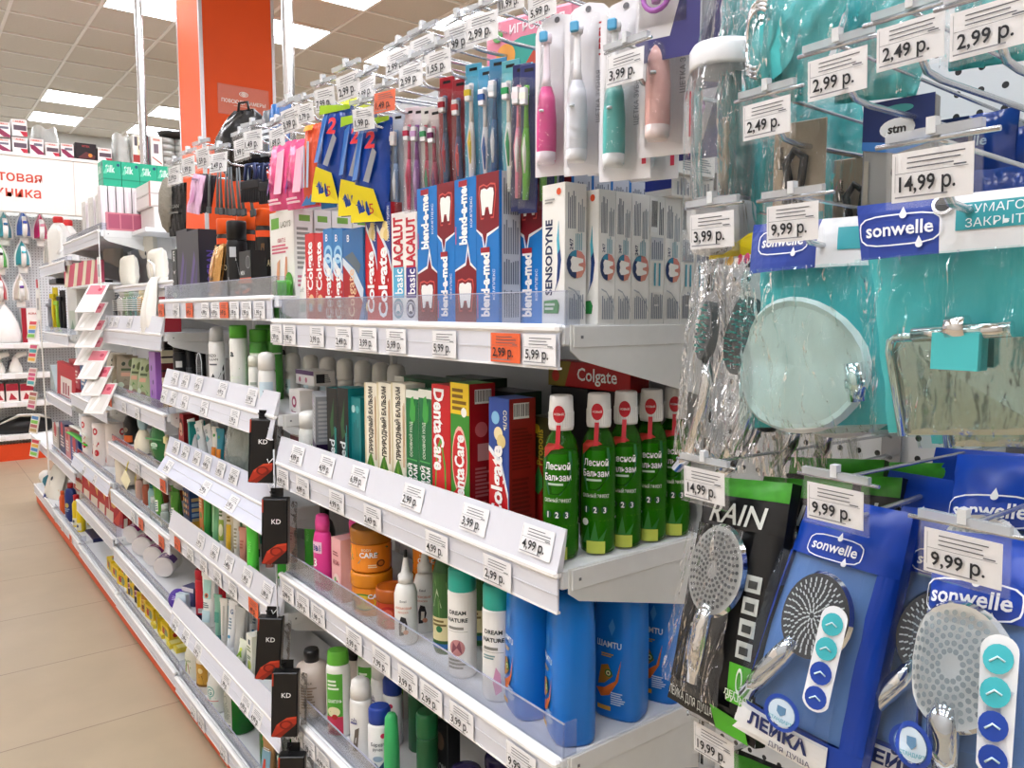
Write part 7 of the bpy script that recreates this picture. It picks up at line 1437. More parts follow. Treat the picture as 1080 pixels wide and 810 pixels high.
for i, (px, py, Y) in enumerate(((300, 150, .70), (320, 146, .71), (308, 152, .77), (330, 150, .78))):
    p = at(px, py, Y=Y); place('pbag', rbag('e5568c', .10, .15, pk, .02), 'razor_bag', 'shiny pink razor bag, %s from the grey brush bundle' % ORD[i], 'razor bag', (p.x, Y, p.z), .2, 'shiny pink razor bags')
p = at(331, 131, Y=.69); place('obag', rbag('d9583a', .05, .165, [('r', .2, .9, .8, .97, 'f0a02a'), ('G', .2, .2, .8, .8, 3, 'a9b4c4'), ('p', [(0, 0), (1, 0), (1, .3)], '2f6aa0')]), 'razor_bag', 'orange red foil bag between pink and navy bags', 'razor bag', (p.x, .69, p.z), .2)
p = at(342, 140, Y=.70); place('sbag', rbag('2f7ac0', .05, .15, [('p', [(.1, .1), (.4, .8), (.8, .7), (.6, .1)], 'c4ccd4')]), 'razor_bag', 'blue and silver foil bag before the orange red one', 'razor bag', (p.x, .715, p.z), .2)
p = at(372, 104, Y=.80); place('ybag', rbag('c4d020', .12, .12, [('p', [(.2, 0), (.5, 1), (.6, 0)], '6a8a1a')]), 'razor_bag', 'lime yellow bag peeping above the navy bags', 'razor bag', (p.x, .80, p.z), .2)
# over the shaving bay: brush bundle, combs, mask, lilac cards
def gbr():
    mb = MB(); mb.tube([(0, 0, 0), (0, -.002, -.06), (.003, 0, -.15)], [.004, .007, .010], M('6a7276', .45), 8, flatk=.6); mb.box(-.012, .016, -.004, .006, -.175, -.15, M('4a4f52', .5), .002); return mb
for i in range(9):
    p = at(222+3.6*i, 176, Y=.70); place('gbr', gbr, 'body_brush', 'grey slim brush in the hanging bundle, %s from the lilac cards' % ORD[i], 'brush', (p.x, .70+.012*(i % 3), p.z), 0, 'grey slim hanging brushes', rot=(0, -.04*(i-4), .2), scale=.72)
def comb():
    mb = MB(); mb.box(-.05, .05, 0, .012, -.09, -.06, M('1b1c22', .4), .004)
    for i in range(12): mb.box(-.048+.0083*i, -.044+.0083*i, .002, .010, -.13, -.09, M('1b1c22', .4))
    mb.tube([(-.03, .006, -.06), (-.02, .006, -.01), (.02, .006, -.01), (.03, .006, -.06)], .006, M('2a3a6a', .4), 8); mb.tube([(-.05, .006, -.13), (-.05, .006, -.09)], .004, M('1b1c22', .4), 6); return mb
for i, (px, y) in enumerate(((262, .70), (272, .72), (282, .71), (266, .77), (278, .78))):
    p = at(px, 170, Y=y); place('comb', comb, 'hair_claw', 'black hair claw over the spray cans, %s from the brush bundle' % ORD[i], 'hair claw', (p.x, y, p.z), .3, 'black hair claws', scale=.75)
def mask():
    mb = MB(); mb.grid(lambda u, v: V((.11*(u-.5)*2*(math.sin(PI*(.12+.8*v)))**.8, -.06*math.sin(PI*u)*math.sin(PI*v)+.004*math.sin(22*u)*math.sin(18*v), -.19*(1-v))), 16, 14, M('1a1b1e', .22, bump=.4, ns=16)); mb.grid(lambda u, v: V((-.11*(u-.5)*2*(math.sin(PI*(.12+.8*v)))**.8, .02*math.sin(PI*u)*math.sin(PI*v), -.19*(1-v))), 8, 8, M('1a1b1e', .3)); mb.tube([(-.02, 0, -.01), (-.015, 0, .02), (.015, 0, .02), (.02, 0, -.01)], .004, BLACK, 6); return mb
p = at(257, 116, Y=.78); place('mask', mask, 'cosmetic_bag', 'glossy black zipped bag hanging before the camera notice', 'bag', (p.x, .78, p.z), .5)
p = at(270, 128, Y=.86)
for i, (px, py, c, lab) in enumerate(((296, 108, '2f6ab0', 'blue hanging card beside the glossy black bag'), (287, 115, '6a6f74', 'grey hanging card beside the glossy black bag'))):
    p = at(px, py, Y=.80); place('hc%d' % i, rbag(c, .08, .12, [('g', .2, .3, .8, .7, 3, 'dfe6ee')], .006), 'hanging_card', lab, 'card', (p.x, .80, p.z), .3)
for i in range(5):
    p = at(210+3*i, 184, Y=.69+.02*i); place('lil%d' % (i > 0), rbag('dcb4d0' if not i else '3a343c', .06, .11, [('p', [(.3, .2), (.5, .7), (.7, .3)], 'c98ab4'), ('g', .2, .8, .8, .9, 1, '8a6a84')] if not i else [], .004), 'hanging_card', 'lilac card with flower print hanging before dark cards' if not i else 'dark card hanging behind the lilac one, %s' % ORD[i-1], 'card', (p.x, .69+.02*i, p.z), 0, 'dark hanging cards' if i else None, rot=(0, .2, .3))
def fluff(c):
    def mk():
        mb = MB(); mb.lathe([(.006, 0), (.03, .02), (.045, .07), (.04, .13), (.02, .17), (.004, .18)], M(c, .9, bump=.8, ns=60), 16, sy=.6); return mb
    return mk
p = at(171, 245, Y=.70); place('fl1', fluff('8a8478'), 'body_puff', 'grey fluffy puff hanging beside the black carton', 'puff', (p.x, .72, p.z), 0)
p = at(183, 240, Y=.72); place('bkc', rbag('17181c', .09, .17, [('t', 'VEGAN', .5, .55, .07, .7, .01, '8a8a84'), ('g', .2, .4, .8, .46, 1, '6a6a66')], .008), 'hanging_card', 'black lettered card hanging beside the grey puff', 'card', (p.x, .74, at(183, 192, Y=.72).z), .3)
# ---------------------------------------------------------------- bath and shower goods on the peg panel
NV = '1f46a8'; TEAL = '3fb8bc'
BLUEP = M('1543ad', .3, bump=.15, ns=9); WHP = M('eef1f4', .35)
TF = film('8fe6e6', .05, .05, 1.0, 30., (1.8, 1, .45), gl=.2, tint='ecfcfc', bd=.03); TF2 = M('4cbfc4', .35, bump=.4, ns=14)
CF2 = film('ffffff', .04, .05, 1.0, 30., (2, 1, .5), gl=.24, bd=.03)
WIN = film('cfe0f2', .03, .05, .7, 12., (1, 1, .5), gl=.16, tint='eef4fb')
TB_ = None
def corners(tl, tr, br, bl, Yt, Yb): return [at(*tl, Y=Yt), at(*tr, Y=Yt), at(*br, Y=Yb), at(*bl, Y=Yb)]
def pw(mb, name, root, label=None, parent=None):
    o = mb.build(name, parent or root, root.location if parent is None else root.location); KIDS.setdefault((parent or root).name, []).append(o)
    if label: o['label'] = label
    return o
def frame(q, bulge):
    W = ((q[1]-q[0]).length+(q[2]-q[3]).length)/2; H = ((q[0]-q[3]).length+(q[1]-q[2]).length)/2
    return quadframe(*q, W, H, bulge), W, H
def sheet(mb, qf, W, H, mat, x0=0., y0=0., x1=1., y1=1., off=0., nu=14, nv=18, wr=.0015, back=None, bmat=None):
    rg = lambda u, v: wr*(math.sin(31*u+7*v)*math.sin(23*v+5*u) if wr < .0035 or mat is TB_ else 1.9*(1-2.6*abs(noise.noise(V((u*13+3+2*v, v*2.6, wr*900)))))+.6*(1-2.4*abs(noise.noise(V((u*22, v*11+5, 2))))))
    if wr >= .0035 and mat is not TB_: nu, nv = 40, 46
    mb.grid(lambda u, v: qf((x0+(x1-x0)*u)*W, (y0+(y1-y0)*v)*H, off+rg(u, v)), nu, nv, mat)
    if back: mb.grid(lambda u, v: qf((x1-(x1-x0)*u)*W, (y0+(y1-y0)*v)*H, off-.002-back*math.sin(PI*u)*math.sin(PI*v)), nu, nv, bmat or mat)
def brand(mb, qf, W, H, cx, cy, w, off=.0030, box=True, col=None):
    """rounded outline with the lettering and two drops"""
    m = col or M('f2f6fb', .4); w *= .68; h = w*.40; x0, y0 = cx*W, cy*H
    mb.text(qf, 'sonwelle', x0, y0+h*.05, h*.42, m, w*.84, .02, off)
    n = 24; P = []; a, b = w/2, h*.48
    def rr(s, k):
        t = 2*PI*k/n; c, sn = math.cos(t), math.sin(t); q = (abs(c)**4+abs(sn)**4)**-.25
        return (x0+s*a*q*c if True else 0, y0+(b-(1-s)*a)*q*sn)
    if box:
        A = [qf(*rr(1, k), off) for k in range(n)]; B = [qf(*rr(.965, k), off) for k in range(n)]
        mb.add(A+B, [(k, (k+1) % n, n+(k+1) % n, n+k) for k in range(n)], m)
    for dx, dy in ((.06, .46), (.25, -.46)):
        X, Y = x0+dx*w, y0+dy*h; mb.poly(qf, [(X+h*.11*math.cos(t), Y-h*.03+h*.11*math.sin(t)) for t in [PI*.85+k*PI*1.3/8 for k in range(9)]]+[(X, Y+h*.22)], m, off+.0003)
def showerhead(qf, W, H, cx, cy, rx, ry, hand, dotc, facec, dots, dep=.012, hw=.0135, radial=True):
    """round spray face with nozzles and a chrome handle"""
    a = MB(); n = 30; fc = M(facec, .35)
    P = [qf(cx*W+rx*math.cos(2*PI*k/n), cy*H+ry*math.sin(2*PI*k/n), dep) for k in range(n)]; Q = [qf(cx*W+rx*1.06*math.cos(2*PI*k/n), cy*H+ry*1.06*math.sin(2*PI*k/n), dep-.004) for k in range(n)]; B = [qf(cx*W+rx*.8*math.cos(2*PI*k/n), cy*H+ry*.8*math.sin(2*PI*k/n), dep-.018) for k in range(n)]
    a.add(P, [tuple(range(n))], fc); a.add(P+Q, [(k, n+k, n+(k+1) % n, (k+1) % n) for k in range(n)], CHROME, True); a.add(Q+B, [(k, n+k, n+(k+1) % n, (k+1) % n) for k in range(n)], CHROME, True)
    b = MB(); dm = M(dotc, .4)
    if dots:
        for r_ in range(1, 8):
            m = 5+r_*4
            for k in range(m):
                t = 2*PI*k/m+.12*r_; rr = r_/8*.97; X, Y = cx*W+rx*rr*math.cos(t), cy*H+ry*rr*math.sin(t); L = rx*.055
                if radial: d = (math.cos(t)*L, math.sin(t)*L*ry/rx); e = (-math.sin(t)*L*.4, math.cos(t)*L*.4); b.add([qf(X-d[0]-e[0], Y-d[1]-e[1], dep+.0012), qf(X+d[0]-e[0], Y+d[1]-e[1], dep+.0012), qf(X+d[0]+e[0], Y+d[1]+e[1], dep+.0012), qf(X-d[0]+e[0], Y-d[1]+e[1], dep+.0012)], [(0, 1, 2, 3)], dm)
                elif r_ > 1: b.disc(qf, X, Y, rx*.055, rx*.055, dm, dep+.0012, 8)
    h = MB(); hp = [qf(x*W, y*H, dep-.006+o) for x, y, o in hand]; h.tube(hp, [hw*.62]+[hw*.8]*(len(hp)-2)+[hw*.6], CHROME, 12, flatk=.75)
    return a, b, h
PK = {}
def bluepack(key, lab, q, bulge, head, dotc, facec, sx, word, grp, brandpos, wind=(.05, .13, .86, .76), radial=True, hand=None, wordpos=(.02, .0, .80, .12), stickx=.75, sticky=.245, stamp=(.52, .185)):
    root = empty('shower_head_pack', lab, 'shower head pack', (q[0]+q[1])/2, group=grp); qf, W, H = frame(q, bulge)
    mb = MB()
    x0, y0, x1, y1 = wind
    for r in ((0, y1, 1, 1), (0, 0, 1, y0), (0, y0, x0, y1), (x1, y0, 1, y1)): sheet(mb, qf, W, H, BLUEP, *r, nu=10, nv=8)
    sheet(mb, qf, W, H, BLUEP, 0, 0, 1, 1, -.014, back=.012)
    for xx in (0., 1.): mb.grid(lambda u, v: qf(xx*W, v*H, -.014*u), 1, 14, BLUEP)
    brand(mb, qf, W, H, *brandpos)
    mb.patch(qf, wordpos[0]*W, wordpos[1]*H, wordpos[2]*W, wordpos[3]*H, WHP, .0028)
    mb.patch(qf, x0*W, y0*H, x1*W, y1*H, M('5f86c0', .5), -.006)
    mb.text(qf, word, (wordpos[0]+wordpos[2])/2*W, wordpos[3]*.66*H, .0115*sx, M('1d2f6a', .4), (wordpos[2]-wordpos[0])*W*.72, .04, .0040)
    mb.text(qf, 'ДЛЯ ДУША', (wordpos[0]+wordpos[2])/2*W+.012, wordpos[3]*.2*H, .0048*sx, M('1d2f6a', .4), None, .0, .0040)
    pw(mb, 'bag', root)
    a, b, h = showerhead(qf, W, H, *head, hand, dotc, facec, True, radial=radial)
    s = pw(a, 'shower_head', root); b.v and pw(b, 'nozzles', root, parent=s); pw(h, 'handle', root, parent=s)
    w = MB(); sheet(w, qf, W, H, WIN, x0, y0, x1, y1, .020, nu=12, nv=14, wr=.002)
    f4 = lambda x, y, off=0.: qf(x, y, .0215+off); X, Y = stamp[0]*W, stamp[1]*H; r = .0155*sx; w.disc(f4, X, Y, r, r, M(NV, .4), .0004, 24, .8); w.disc(f4, X, Y, r*.74, r*.74, M('c9dcec', .4), .0004, 20); w.poly(f4, [(X-r*.25, Y+r*.35), (X-r*.25, Y), (X, Y-r*.2), (X+r*.25, Y), (X+r*.25, Y+r*.35)], M('5f8ab0', .4), .0009); w.text(f4, 'СТАНДАРТ', X, Y-r*.4, .0027*sx, M('5fb0c4', .4), None, .02, .001)
    pw(w, 'window_film', root)
    st = MB(); f3 = lambda x, y, off=0.: qf(stickx*W+x, sticky*H+y, .024+off); sw, shh = .0205*sx, .088*sx; n = 20
    st.poly(f3, [((sw*(math.cos(t)*.5)), (sw*.5+0 if math.sin(t) < 0 else shh-sw*.5)+sw*.5*math.sin(t)) for t in [2*PI*k/n for k in range(n)]], WHP, 0)
    for k, c in enumerate((NV, NV, '3fb3bd', '3fb3bd')): st.disc(f3, 0, sw*.55+k*sw*1.0, sw*.4, sw*.46, M(c, .4), .0005, 16); st.tube([f3(-sw*.2, sw*(.45+k), .0012), f3(0, sw*(.62+k), .0012), f3(sw*.2, sw*(.5+k), .0012)], .0007, M('cfeaf0', .4), 4)
    pw(st, 'icon_sticker', root); return root
q1 = corners((856, 520), (964, 542), (902, 840), (772, 764), .665, .60)
hand1 = [(.10, .16, .0), (.22, .26, .002), (.37, .38, .004), (.44, .45, .002)]
r1 = bluepack('bp', 'blue shower head pack with dark round spray face, hanging foremost of the two alike', q1, .022, (.535, .555, .030, .037), 'd9d9cf', '4a4540', 1.0, 'ЛЕЙКА', 'blue shower packs with dark faces', (.48, .81, .082), hand=hand1)
L1 = r1.location
dup(r1, (L1.x+.064, L1.y+.05, L1.z-.005), (0, 0, .25), 'blue shower head pack with dark face, squeezed between the foremost blue packs', 'blue shower packs with dark faces')
for i, (dx, dy, dz) in enumerate(((.02, .105, .012), (.075, .15, .02), (.03, .19, .03))):
    dup(r1, (L1.x+dx, L1.y+dy, L1.z+dz), (0, 0, .2*i), 'blue shower pack farther back on the hook, %s behind the dark-faced one' % ORD[i], 'blue shower packs behind')
q3 = corners((988, 558), (1150, 575), (1122, 850), (962, 806), .60, .55)
hand3 = [(.27, .0, .0), (.30, .12, .002), (.32, .22, .004), (.33, .29, .002)]
r3 = bluepack('bp3', 'blue shower head pack with pale round spray face, cut by the picture edge', q3, .024, (.36, .44, .036, .041), '8f9694', 'dcdad2', 1.0, 'ЛЕЙКА', None, (.37, .715, .10), wind=(.03, .0, .90, .64), radial=False, hand=hand3, wordpos=(.0, -.2, .5, -.05), stickx=.70, sticky=.06, stamp=(.13, .1))
for i, (dx, dy, dz) in enumerate(((-.02, .075, .045), (.03, .13, .05), (.05, .19, .055))):
    dup(r3, (r3.location.x+dx, r3.location.y+dy, r3.location.z+dz), (0, 0, -.12*i), 'blue shower pack behind the pale-faced one, %s back' % ORD[i], 'blue shower packs behind')
# black packs with green top
q = corners((748, 502), (836, 510), (796, 790), (704, 735), .66, .60)
root = empty('shower_head_pack', 'black shower head pack with green top band and white lettering, foremost', 'shower head pack', (q[0]+q[1])/2, group='black shower head packs'); qf, W, H = frame(q, .016)
BK = M('121315', .3, bump=.1, ns=9); mb = MB(); GR = M('3f9a26', .3, var=.2, ns=150)
for r in ((0, .79, 1, .92), (0, 0, 1, .1), (0, .1, .04, .79), (.74, .1, 1, .79)): sheet(mb, qf, W, H, BK, *r, nu=8, nv=8)
sheet(mb, qf, W, H, GR, 0, .92, 1, 1, nu=8, nv=3); sheet(mb, qf, W, H, BK, 0, 0, 1, 1, -.014, back=.01)
for xx in (0., 1.): mb.grid(lambda u, v: qf(xx*W, v*H, -.014*u), 1, 14, BK)
mb.text(qf, 'RAIN', .50*W, .85*H, .021, M('dcdfda', .4), .07, .012, .002, 'C', .12)
for k in range(4): mb.quad(qf, .76*W, (.56-.085*k)*H, .90*W, (.625-.085*k)*H, M('c4c9c4', .4), .0025); mb.quad(qf, .79*W, (.575-.085*k)*H, .87*W, (.605-.085*k)*H, M('3a3d3c', .4), .003)
mb.quad(qf, .72*W, .13*H, .93*W, .28*H, M('56b82c', .4), .003); mb.text(qf, 'ЛЕГКАЯ', .825*W, .165*H, .005, M('e6f4dc', .4), None, .02, .0036); mb.text(qf, 'РУЧКА', .825*W, .145*H, .005, M('e6f4dc', .4), None, .02, .0036); mb.disc(qf, .825*W, .22*H, .003, .012, M('e6f4dc', .4), .0036, 14, .7)
mb.text(qf, 'ЛЕЙКА ДЛЯ ДУША', .3*W, .05*H, .009, M('cfd4d0', .4), .055, .0, .002); mb.poly(qf, [(.6*W, .0), (.95*W, .0), (.9*W, .07*H), (.55*W, .085*H)], M('4fae2a', .4), .003)
pw(mb, 'bag', root)
a, b, h = showerhead(qf, W, H, .46, .61, .032, .043, [(.36, .14, 0), (.39, .27, .002), (.43, .40, .004), (.45, .47, .003)], '55585a', 'b4b6b4', True, radial=False)
s = pw(a, 'shower_head', root); pw(b, 'nozzles', root, parent=s); pw(h, 'handle', root, parent=s)
w = MB(); sheet(w, qf, W, H, CF2, .04, .1, .74, .79, .018, wr=.003); pw(w, 'window_film', root)
for i, (dx, dy, dz) in enumerate(((.035, .045, .0), (.06, .085, .004), (.02, .125, .01), (.075, .16, .01))):
    dup(root, (root.location.x+dx, root.location.y+dy, root.location.z+dz), (0, 0, .1*i), 'black shower head pack with green top, %s behind the foremost' % ORD[i], 'black shower head packs')
for i, (dx, dy, dz) in enumerate(((.035, .0, -.285), (.095, .03, -.29), (.15, .06, -.285))):
    dup(root, (root.location.x+dx, root.location.y+dy, root.location.z+dz), (0, 0, .08*i), 'black shower head pack in the lower row, %s from the shelves' % ORD[i], 'black shower packs of the lower row')
# teal bag with soap dish
def teal_header(mb, qf, W, H, split, y0, y1, btxt, bpos, pill):
    mb.patch(qf, .02*W, y0*H, split*W, y1*H, M('27439c', .35), .006); mb.patch(qf, split*W, y0*H, 1.0*W, y1*H, M('e9ecef', .35), .006); brand(mb, qf, W, H, *bpos, off=.0075)
    mb.patch(qf, pill[0]*W, pill[1]*H, pill[2]*W, pill[3]*H, M('3aa3ae', .35), .0068)
    for k, t in enumerate(btxt): mb.text(qf, t, pill[0]*W+.006, (pill[3]-(k+.5)*(pill[3]-pill[1])/max(1, len(btxt)))*H, .0056, M('eaf4f6', .4), None, .0, .0078, 'L')
q = corners((797, 238), (915, 228), (936, 448), (788, 452), .66, .655)
root = empty('soap_dish_pack', 'teal bag with white round soap dish, below the 9,99 tag', 'bath accessory pack', (q[0]+q[1])/2, group='teal bath accessory bags'); qf, W, H = frame(q, .02)
mb = MB(); teal_header(mb, qf, W, H, .66, .76, 1.0, [], (.36, .90, .088), (.82, .84, 1, .95)); pw(mb, 'header_card', root)
mb = MB(); sheet(mb, qf, W, H, TF, 0, 0, 1, .77, .012, wr=.004); sheet(mb, qf, W, H, TF2, 0, 0, 1, 1, -.012, wr=.002, back=.012); pw(mb, 'bag', root)
mb = MB(); n = 28; c0 = qf(.44*W, .30*H, -.004); cx, cy, R_ = .44*W, .30*H, .066
for r0, r1_, o0, o1 in ((1, .94, .006, .010), (.94, .86, .010, .006), (.86, .0, .006, .001)):
    A = [qf(cx+R_*r0*math.cos(2*PI*k/n), cy+R_*.95*r0*math.sin(2*PI*k/n), o0-.006) for k in range(n)]; B = [qf(cx+R_*r1_*math.cos(2*PI*k/n), cy+R_*.95*r1_*math.sin(2*PI*k/n), o1-.006) for k in range(n)]; mb.add(A+B, [(k, (k+1) % n, n+(k+1) % n, n+k) for k in range(n)], M('fbfffd', .35), True)
A = [qf(cx+R_*math.cos(2*PI*k/n), cy+R_*.95*math.sin(2*PI*k/n), 0) for k in range(n)]; B = [qf(cx+R_*.8*math.cos(2*PI*k/n), cy+R_*.76*math.sin(2*PI*k/n), -.022) for k in range(n)]; mb.add(A+B, [(k, n+k, n+(k+1) % n, (k+1) % n) for k in range(n)]+[tuple(range(n, 2*n))], M('d4e9e6', .35), True); pw(mb, 'soap_dish', root)
mb = MB(); mb.tube([qf(.86*W, .12*H, .0), qf(.86*W, .3*H, .0)], .008, CHROME, 10); mb.tube([qf(.8*W, .2*H, .0), qf(.92*W, .2*H, .0)], .006, CHROME, 8); pw(mb, 'bracket', root)
for i in range(2): dup(root, (root.location.x+.01+.01*i, root.location.y+.05+.05*i, root.location.z-.008), (0, 0, .1), 'teal bag with soap dish, %s behind the foremost' % ORD[i], 'teal bath accessory bags')
# teal bag with paper holder
q = corners((905, 216), (1128, 190), (1120, 458), (930, 458), .56, .565)
root = empty('paper_holder_pack', 'large teal bag with chrome paper holder, cut by the picture edge', 'bath accessory pack', (q[0]+q[1])/2); qf, W, H = frame(q, .012)
mb = MB(); teal_header(mb, qf, W, H, .47, .755, .99, ['БУМАГОДЕРЖАТЕЛЬ', 'ЗАКРЫТЫЙ'], (.26, .87, .082), (.55, .84, 1.0, .95)); mb.disc(qf, .49*W, .955*H, .007, .007, STEEL, .0085, 18, .7); mb.disc(qf, .49*W, .955*H, .005, .005, M('3a3a3a', .5), .008, 14); pw(mb, 'header_card', root)
mb = MB(); sheet(mb, qf, W, H, TF, 0, 0, 1, .76, .014, wr=.0028, nu=24, nv=28); sheet(mb, qf, W, H, TF2, 0, 0, 1, 1, -.010, wr=.002, back=.012); pw(mb, 'bag', root)
mb = MB(); f5 = lambda x, y, o=0.: qf(x, y, o+.004); mt = M('bdb9b2', .12, .95, var=.02, ns=4)
P = [(.17, .0), (.98, .0), (.98, .40), (.20, .40), (.17, .36)]; n = len(P); mb.add([f5(x*W, y*H, .0) for x, y in P]+[f5(x*W, y*H, -.004) for x, y in P], [tuple(range(n)), tuple(range(2*n-1, n-1, -1))]+[(k, n+k, n+(k+1) % n, (k+1) % n) for k in range(n)], mt)
mb.tube([f5(.165*W, .0, .004), f5(.165*W, .36*H, .004), f5(.18*W, .405*H, .004), f5(.22*W, .42*H, .005), f5(.34*W, .425*H, .005)], .0028, CHROME, 8); pw(mb, 'cover_plate', root)
mb = MB(); mb.tube([f5(.33*W, .43*H, .006), f5(.82*W, .435*H, .006)], .0052, CHROME, 12); pw(mb, 'rod', root)
mb = MB(); mb.tube([f5(.52*W, .45*H, .007), f5(.62*W, .45*H, .007)], .008, CHROME, 12); mb.box(-.012, .012, -.006, .006, -.012, .008, TF2); mb.v[-8:] = [f5(.57*W, .37*H, .006)+v*1.2 for v in mb.v[-8:]]; pw(mb, 'bracket', root)
dup(root, (root.location.x+.01, root.location.y+.05, root.location.z-.012), (0, 0, .03), 'large teal bag with paper holder, behind the foremost one', None)
# clear bag with bath brushes
q = corners((752, 258), (803, 252), (806, 486), (722, 480), .69, .66)
root = empty('bath_brush_pack', 'clear bag of chrome-handled bath brushes under a yellow header', 'bath brush pack', (q[0]+q[1])/2); qf, W, H = frame(q, .03)
mb = MB(); mb.poly(qf, [(-.06*W, 1.0*H), (.35*W, 1.03*H), (.55*W, .99*H), (.75*W, 1.03*H), (1.1*W, 1.05*H), (.98*W, .93*H), (-.03*W, .93*H)], M('f2dc1e', .35), .001); mb.poly(qf, [(-.03*W, .93*H), (.98*W, .93*H), (.85*W, .86*H), (.04*W, .86*H)], WHP, .001); mb.poly(qf, [(1.1*W, 1.05*H), (.98*W, .93*H), (.85*W, .86*H), (1.0*W, .87*H), (1.14*W, 1.0*H)], BLACK, .0015)
mb.text(qf, 'Лейка', .25*W, .965*H, .009, M('2a2a1c', .4), None, .02, .002); mb.text(qf, 'для душа', .28*W, .895*H, .0055, M('2a2a2a', .4), None, .02, .002); mb.disc(qf, .62*W, .895*H, .0045, .0055, M('e6b01e', .4), .002, 12); mb.disc(qf, .76*W, .9*H, .003, .006, M('d9405a', .4), .002, 12); mb.disc(qf, .86*W, .905*H, .003, .006, M('d9306a', .4), .002, 12); pw(mb, 'header_card', root)
mb = MB(); sheet(mb, qf, W, H, CF2, 0, 0, 1, .9, .012, wr=.0036, nu=18, nv=22, back=.05); pw(mb, 'bag', root)
for i, (x, y, hx) in enumerate(((.30, .58, 0), (.80, .60, .35), (.62, .52, .2))):
    mb = MB(); f6 = lambda a, b, o=0.: qf(a, b, o-.008-.012*i); gm2 = M('5f6566', .4); n = 20; cx, cy = x*W, y*H
    A = [f6(cx+.013*math.cos(2*PI*k/n), cy+.031*math.sin(2*PI*k/n), .008) for k in range(n)]; B = [f6(cx+.013*math.cos(2*PI*k/n), cy+.031*math.sin(2*PI*k/n), -.006) for k in range(n)]; mb.add(A+B, [tuple(range(n)), tuple(range(2*n-1, n-1, -1))]+[(k, n+k, n+(k+1) % n, (k+1) % n) for k in range(n)], gm2)
    for k in range(34): a_, r_ = k*2.4, math.sqrt((k+.5)/34)*.9; mb.tube([f6(cx+.012*r_*math.cos(a_), cy+.029*r_*math.sin(a_), .008), f6(cx+.012*r_*math.cos(a_), cy+.029*r_*math.sin(a_), .0125)], .0010, M('3fa89a', .5), 5)
    h = MB(); h.tube([f6(cx+.004, cy-.028, 0), f6(cx+.008, cy-.055, .002), f6(cx, cy-.09, .004), f6(cx-.018, cy-.125, .004), f6(cx-.034, cy-.145, .004)], [.0055, .007, .0075, .0075, .006], CHROME, 12)
    b = pw(mb, 'bath_brush', root); pw(h, 'handle', root, parent=b)
def clearbag(W, H):
    def mk():
        mb = MB(); mb.grid(lambda u, v: V(((u-.5)*W*(1-.15*v), -.02*math.sin(PI*u)-.004*math.sin(17*u+9*v), -H*(1-v))), 12, 14, CF2); mb.grid(lambda u, v: V((-(u-.5)*W*(1-.15*v), .02*math.sin(PI*u), -H*(1-v))), 10, 10, CF2)
        h = MB(); h.tube([(.01, 0, -H*.35), (.0, 0, -H*.6), (-.02, -.002, -H*.85)], .007, CHROME, 10); c = MB(); c.lathe([(.008, 0), (.010, .004), (.010, .014), (.008, .018)], M('2f3436', .35), 12, (.018, 0, -H*.5)); return [('bag', mb, ()), ('handle', h, ()), ('connector', c, ())]
    return mk
for i, (px, py, Y) in enumerate(((795, 400, .70), (832, 405, .75), (862, 410, .80), (760, 300, .76))):
    p = at(px, py, Y=Y); place('cbag', clearbag(.085, .105), 'spare_part_bag', 'clear bag with chrome tube below the teal bags, %s from the brushes' % ORD[i] if i < 3 else 'clear bag with chrome tube behind the yellow header', 'spare part bag', (p.x, Y, p.z), .1*i, 'clear bags with chrome tubes', rot=(0, -.1*i, 0))
# cup in a bag
p = at(758, 70, Y=.69)
def cup():
    a = MB(); a.lathe([(.030, -.135), (.033, -.13), (.034, -.03), (.033, 0)], film('ffffff', .12, .04, .05, 6., gl=.3), 28, caps=False); a.lathe([(.030, -.14), (.030, -.135)], M('c4cad0', .3), 24)
    b = MB(); b.lathe([(.0355, -.004), (.0365, .0), (.0365, .016), (.033, .022), (.001, .024)], M('ebedf0', .3), 30); c = MB(); c.lathe([(.02, -.195), (.03, -.19), (.036, -.165), (.036, -.145), (.033, -.14)], M('e3e6ea', .35), 26)
    d = MB(); d.tube([(0, .005, -.13), (.004, .006, -.05)], .004, M('e6e0c4', .4), 8)
    f_ = MB(); f_.grid(lambda u, v: V(((u-.5)*.09*(1-.75*max(0, v-.6)/.4), -.042*math.sin(PI*u)**.7*(1-.8*max(0, v-.6)/.4), -.2+.30*v)), 12, 14, CF2)
    return [('cup', a, ()), ('lid', b, ()), ('stand', c, ()), ('toothbrush', d, ()), ('bag', f_, ())]
place('cup', cup, 'toothbrush_cup', 'clear lidded toothbrush cup in a bag beside the pale pink brush', 'cup', (p.x, .70, p.z), .2)
# teal bags at the top
def tealbag(key, lab, q4, Yt, Yb, kind=0, bulge=.02):
    q = corners(*q4, Yt, Yb); root = empty('towel_hook_pack', lab, 'bath accessory pack', (q[0]+q[1])/2, group='teal hook bags'); qf, W, H = frame(q, bulge); TB = M('58cfd3', .3, bump=.3, ns=8); global TB_; TB_ = TB
    mb = MB(); sheet(mb, qf, W, H, TB, 0, 0, 1, 1, 0, wr=.006, nu=16, nv=18, back=.02); pw(mb, 'pouch', root)
    mb = MB(); sheet(mb, qf, W*1.12, H, CF2, -.06, -.02, 1.0, 1.02, .008, wr=.005, nu=16, nv=18); pw(mb, 'bag', root)
    if kind:
        mb = MB(); 
        for k in range(3): mb.tube([qf(.25*W+.022*math.cos(t), (.42-.03*k)*H+.03*math.sin(t), .012) for t in [PI*.35+PI*1.2*i/12 for i in range(13)]], .0022, CHROME, 8)
        mb.disc(qf, .45*W, .30*H, .028, .026, M('4cc4c8', .3), .012, 20); pw(mb, 'ring_hook', root)
    return root
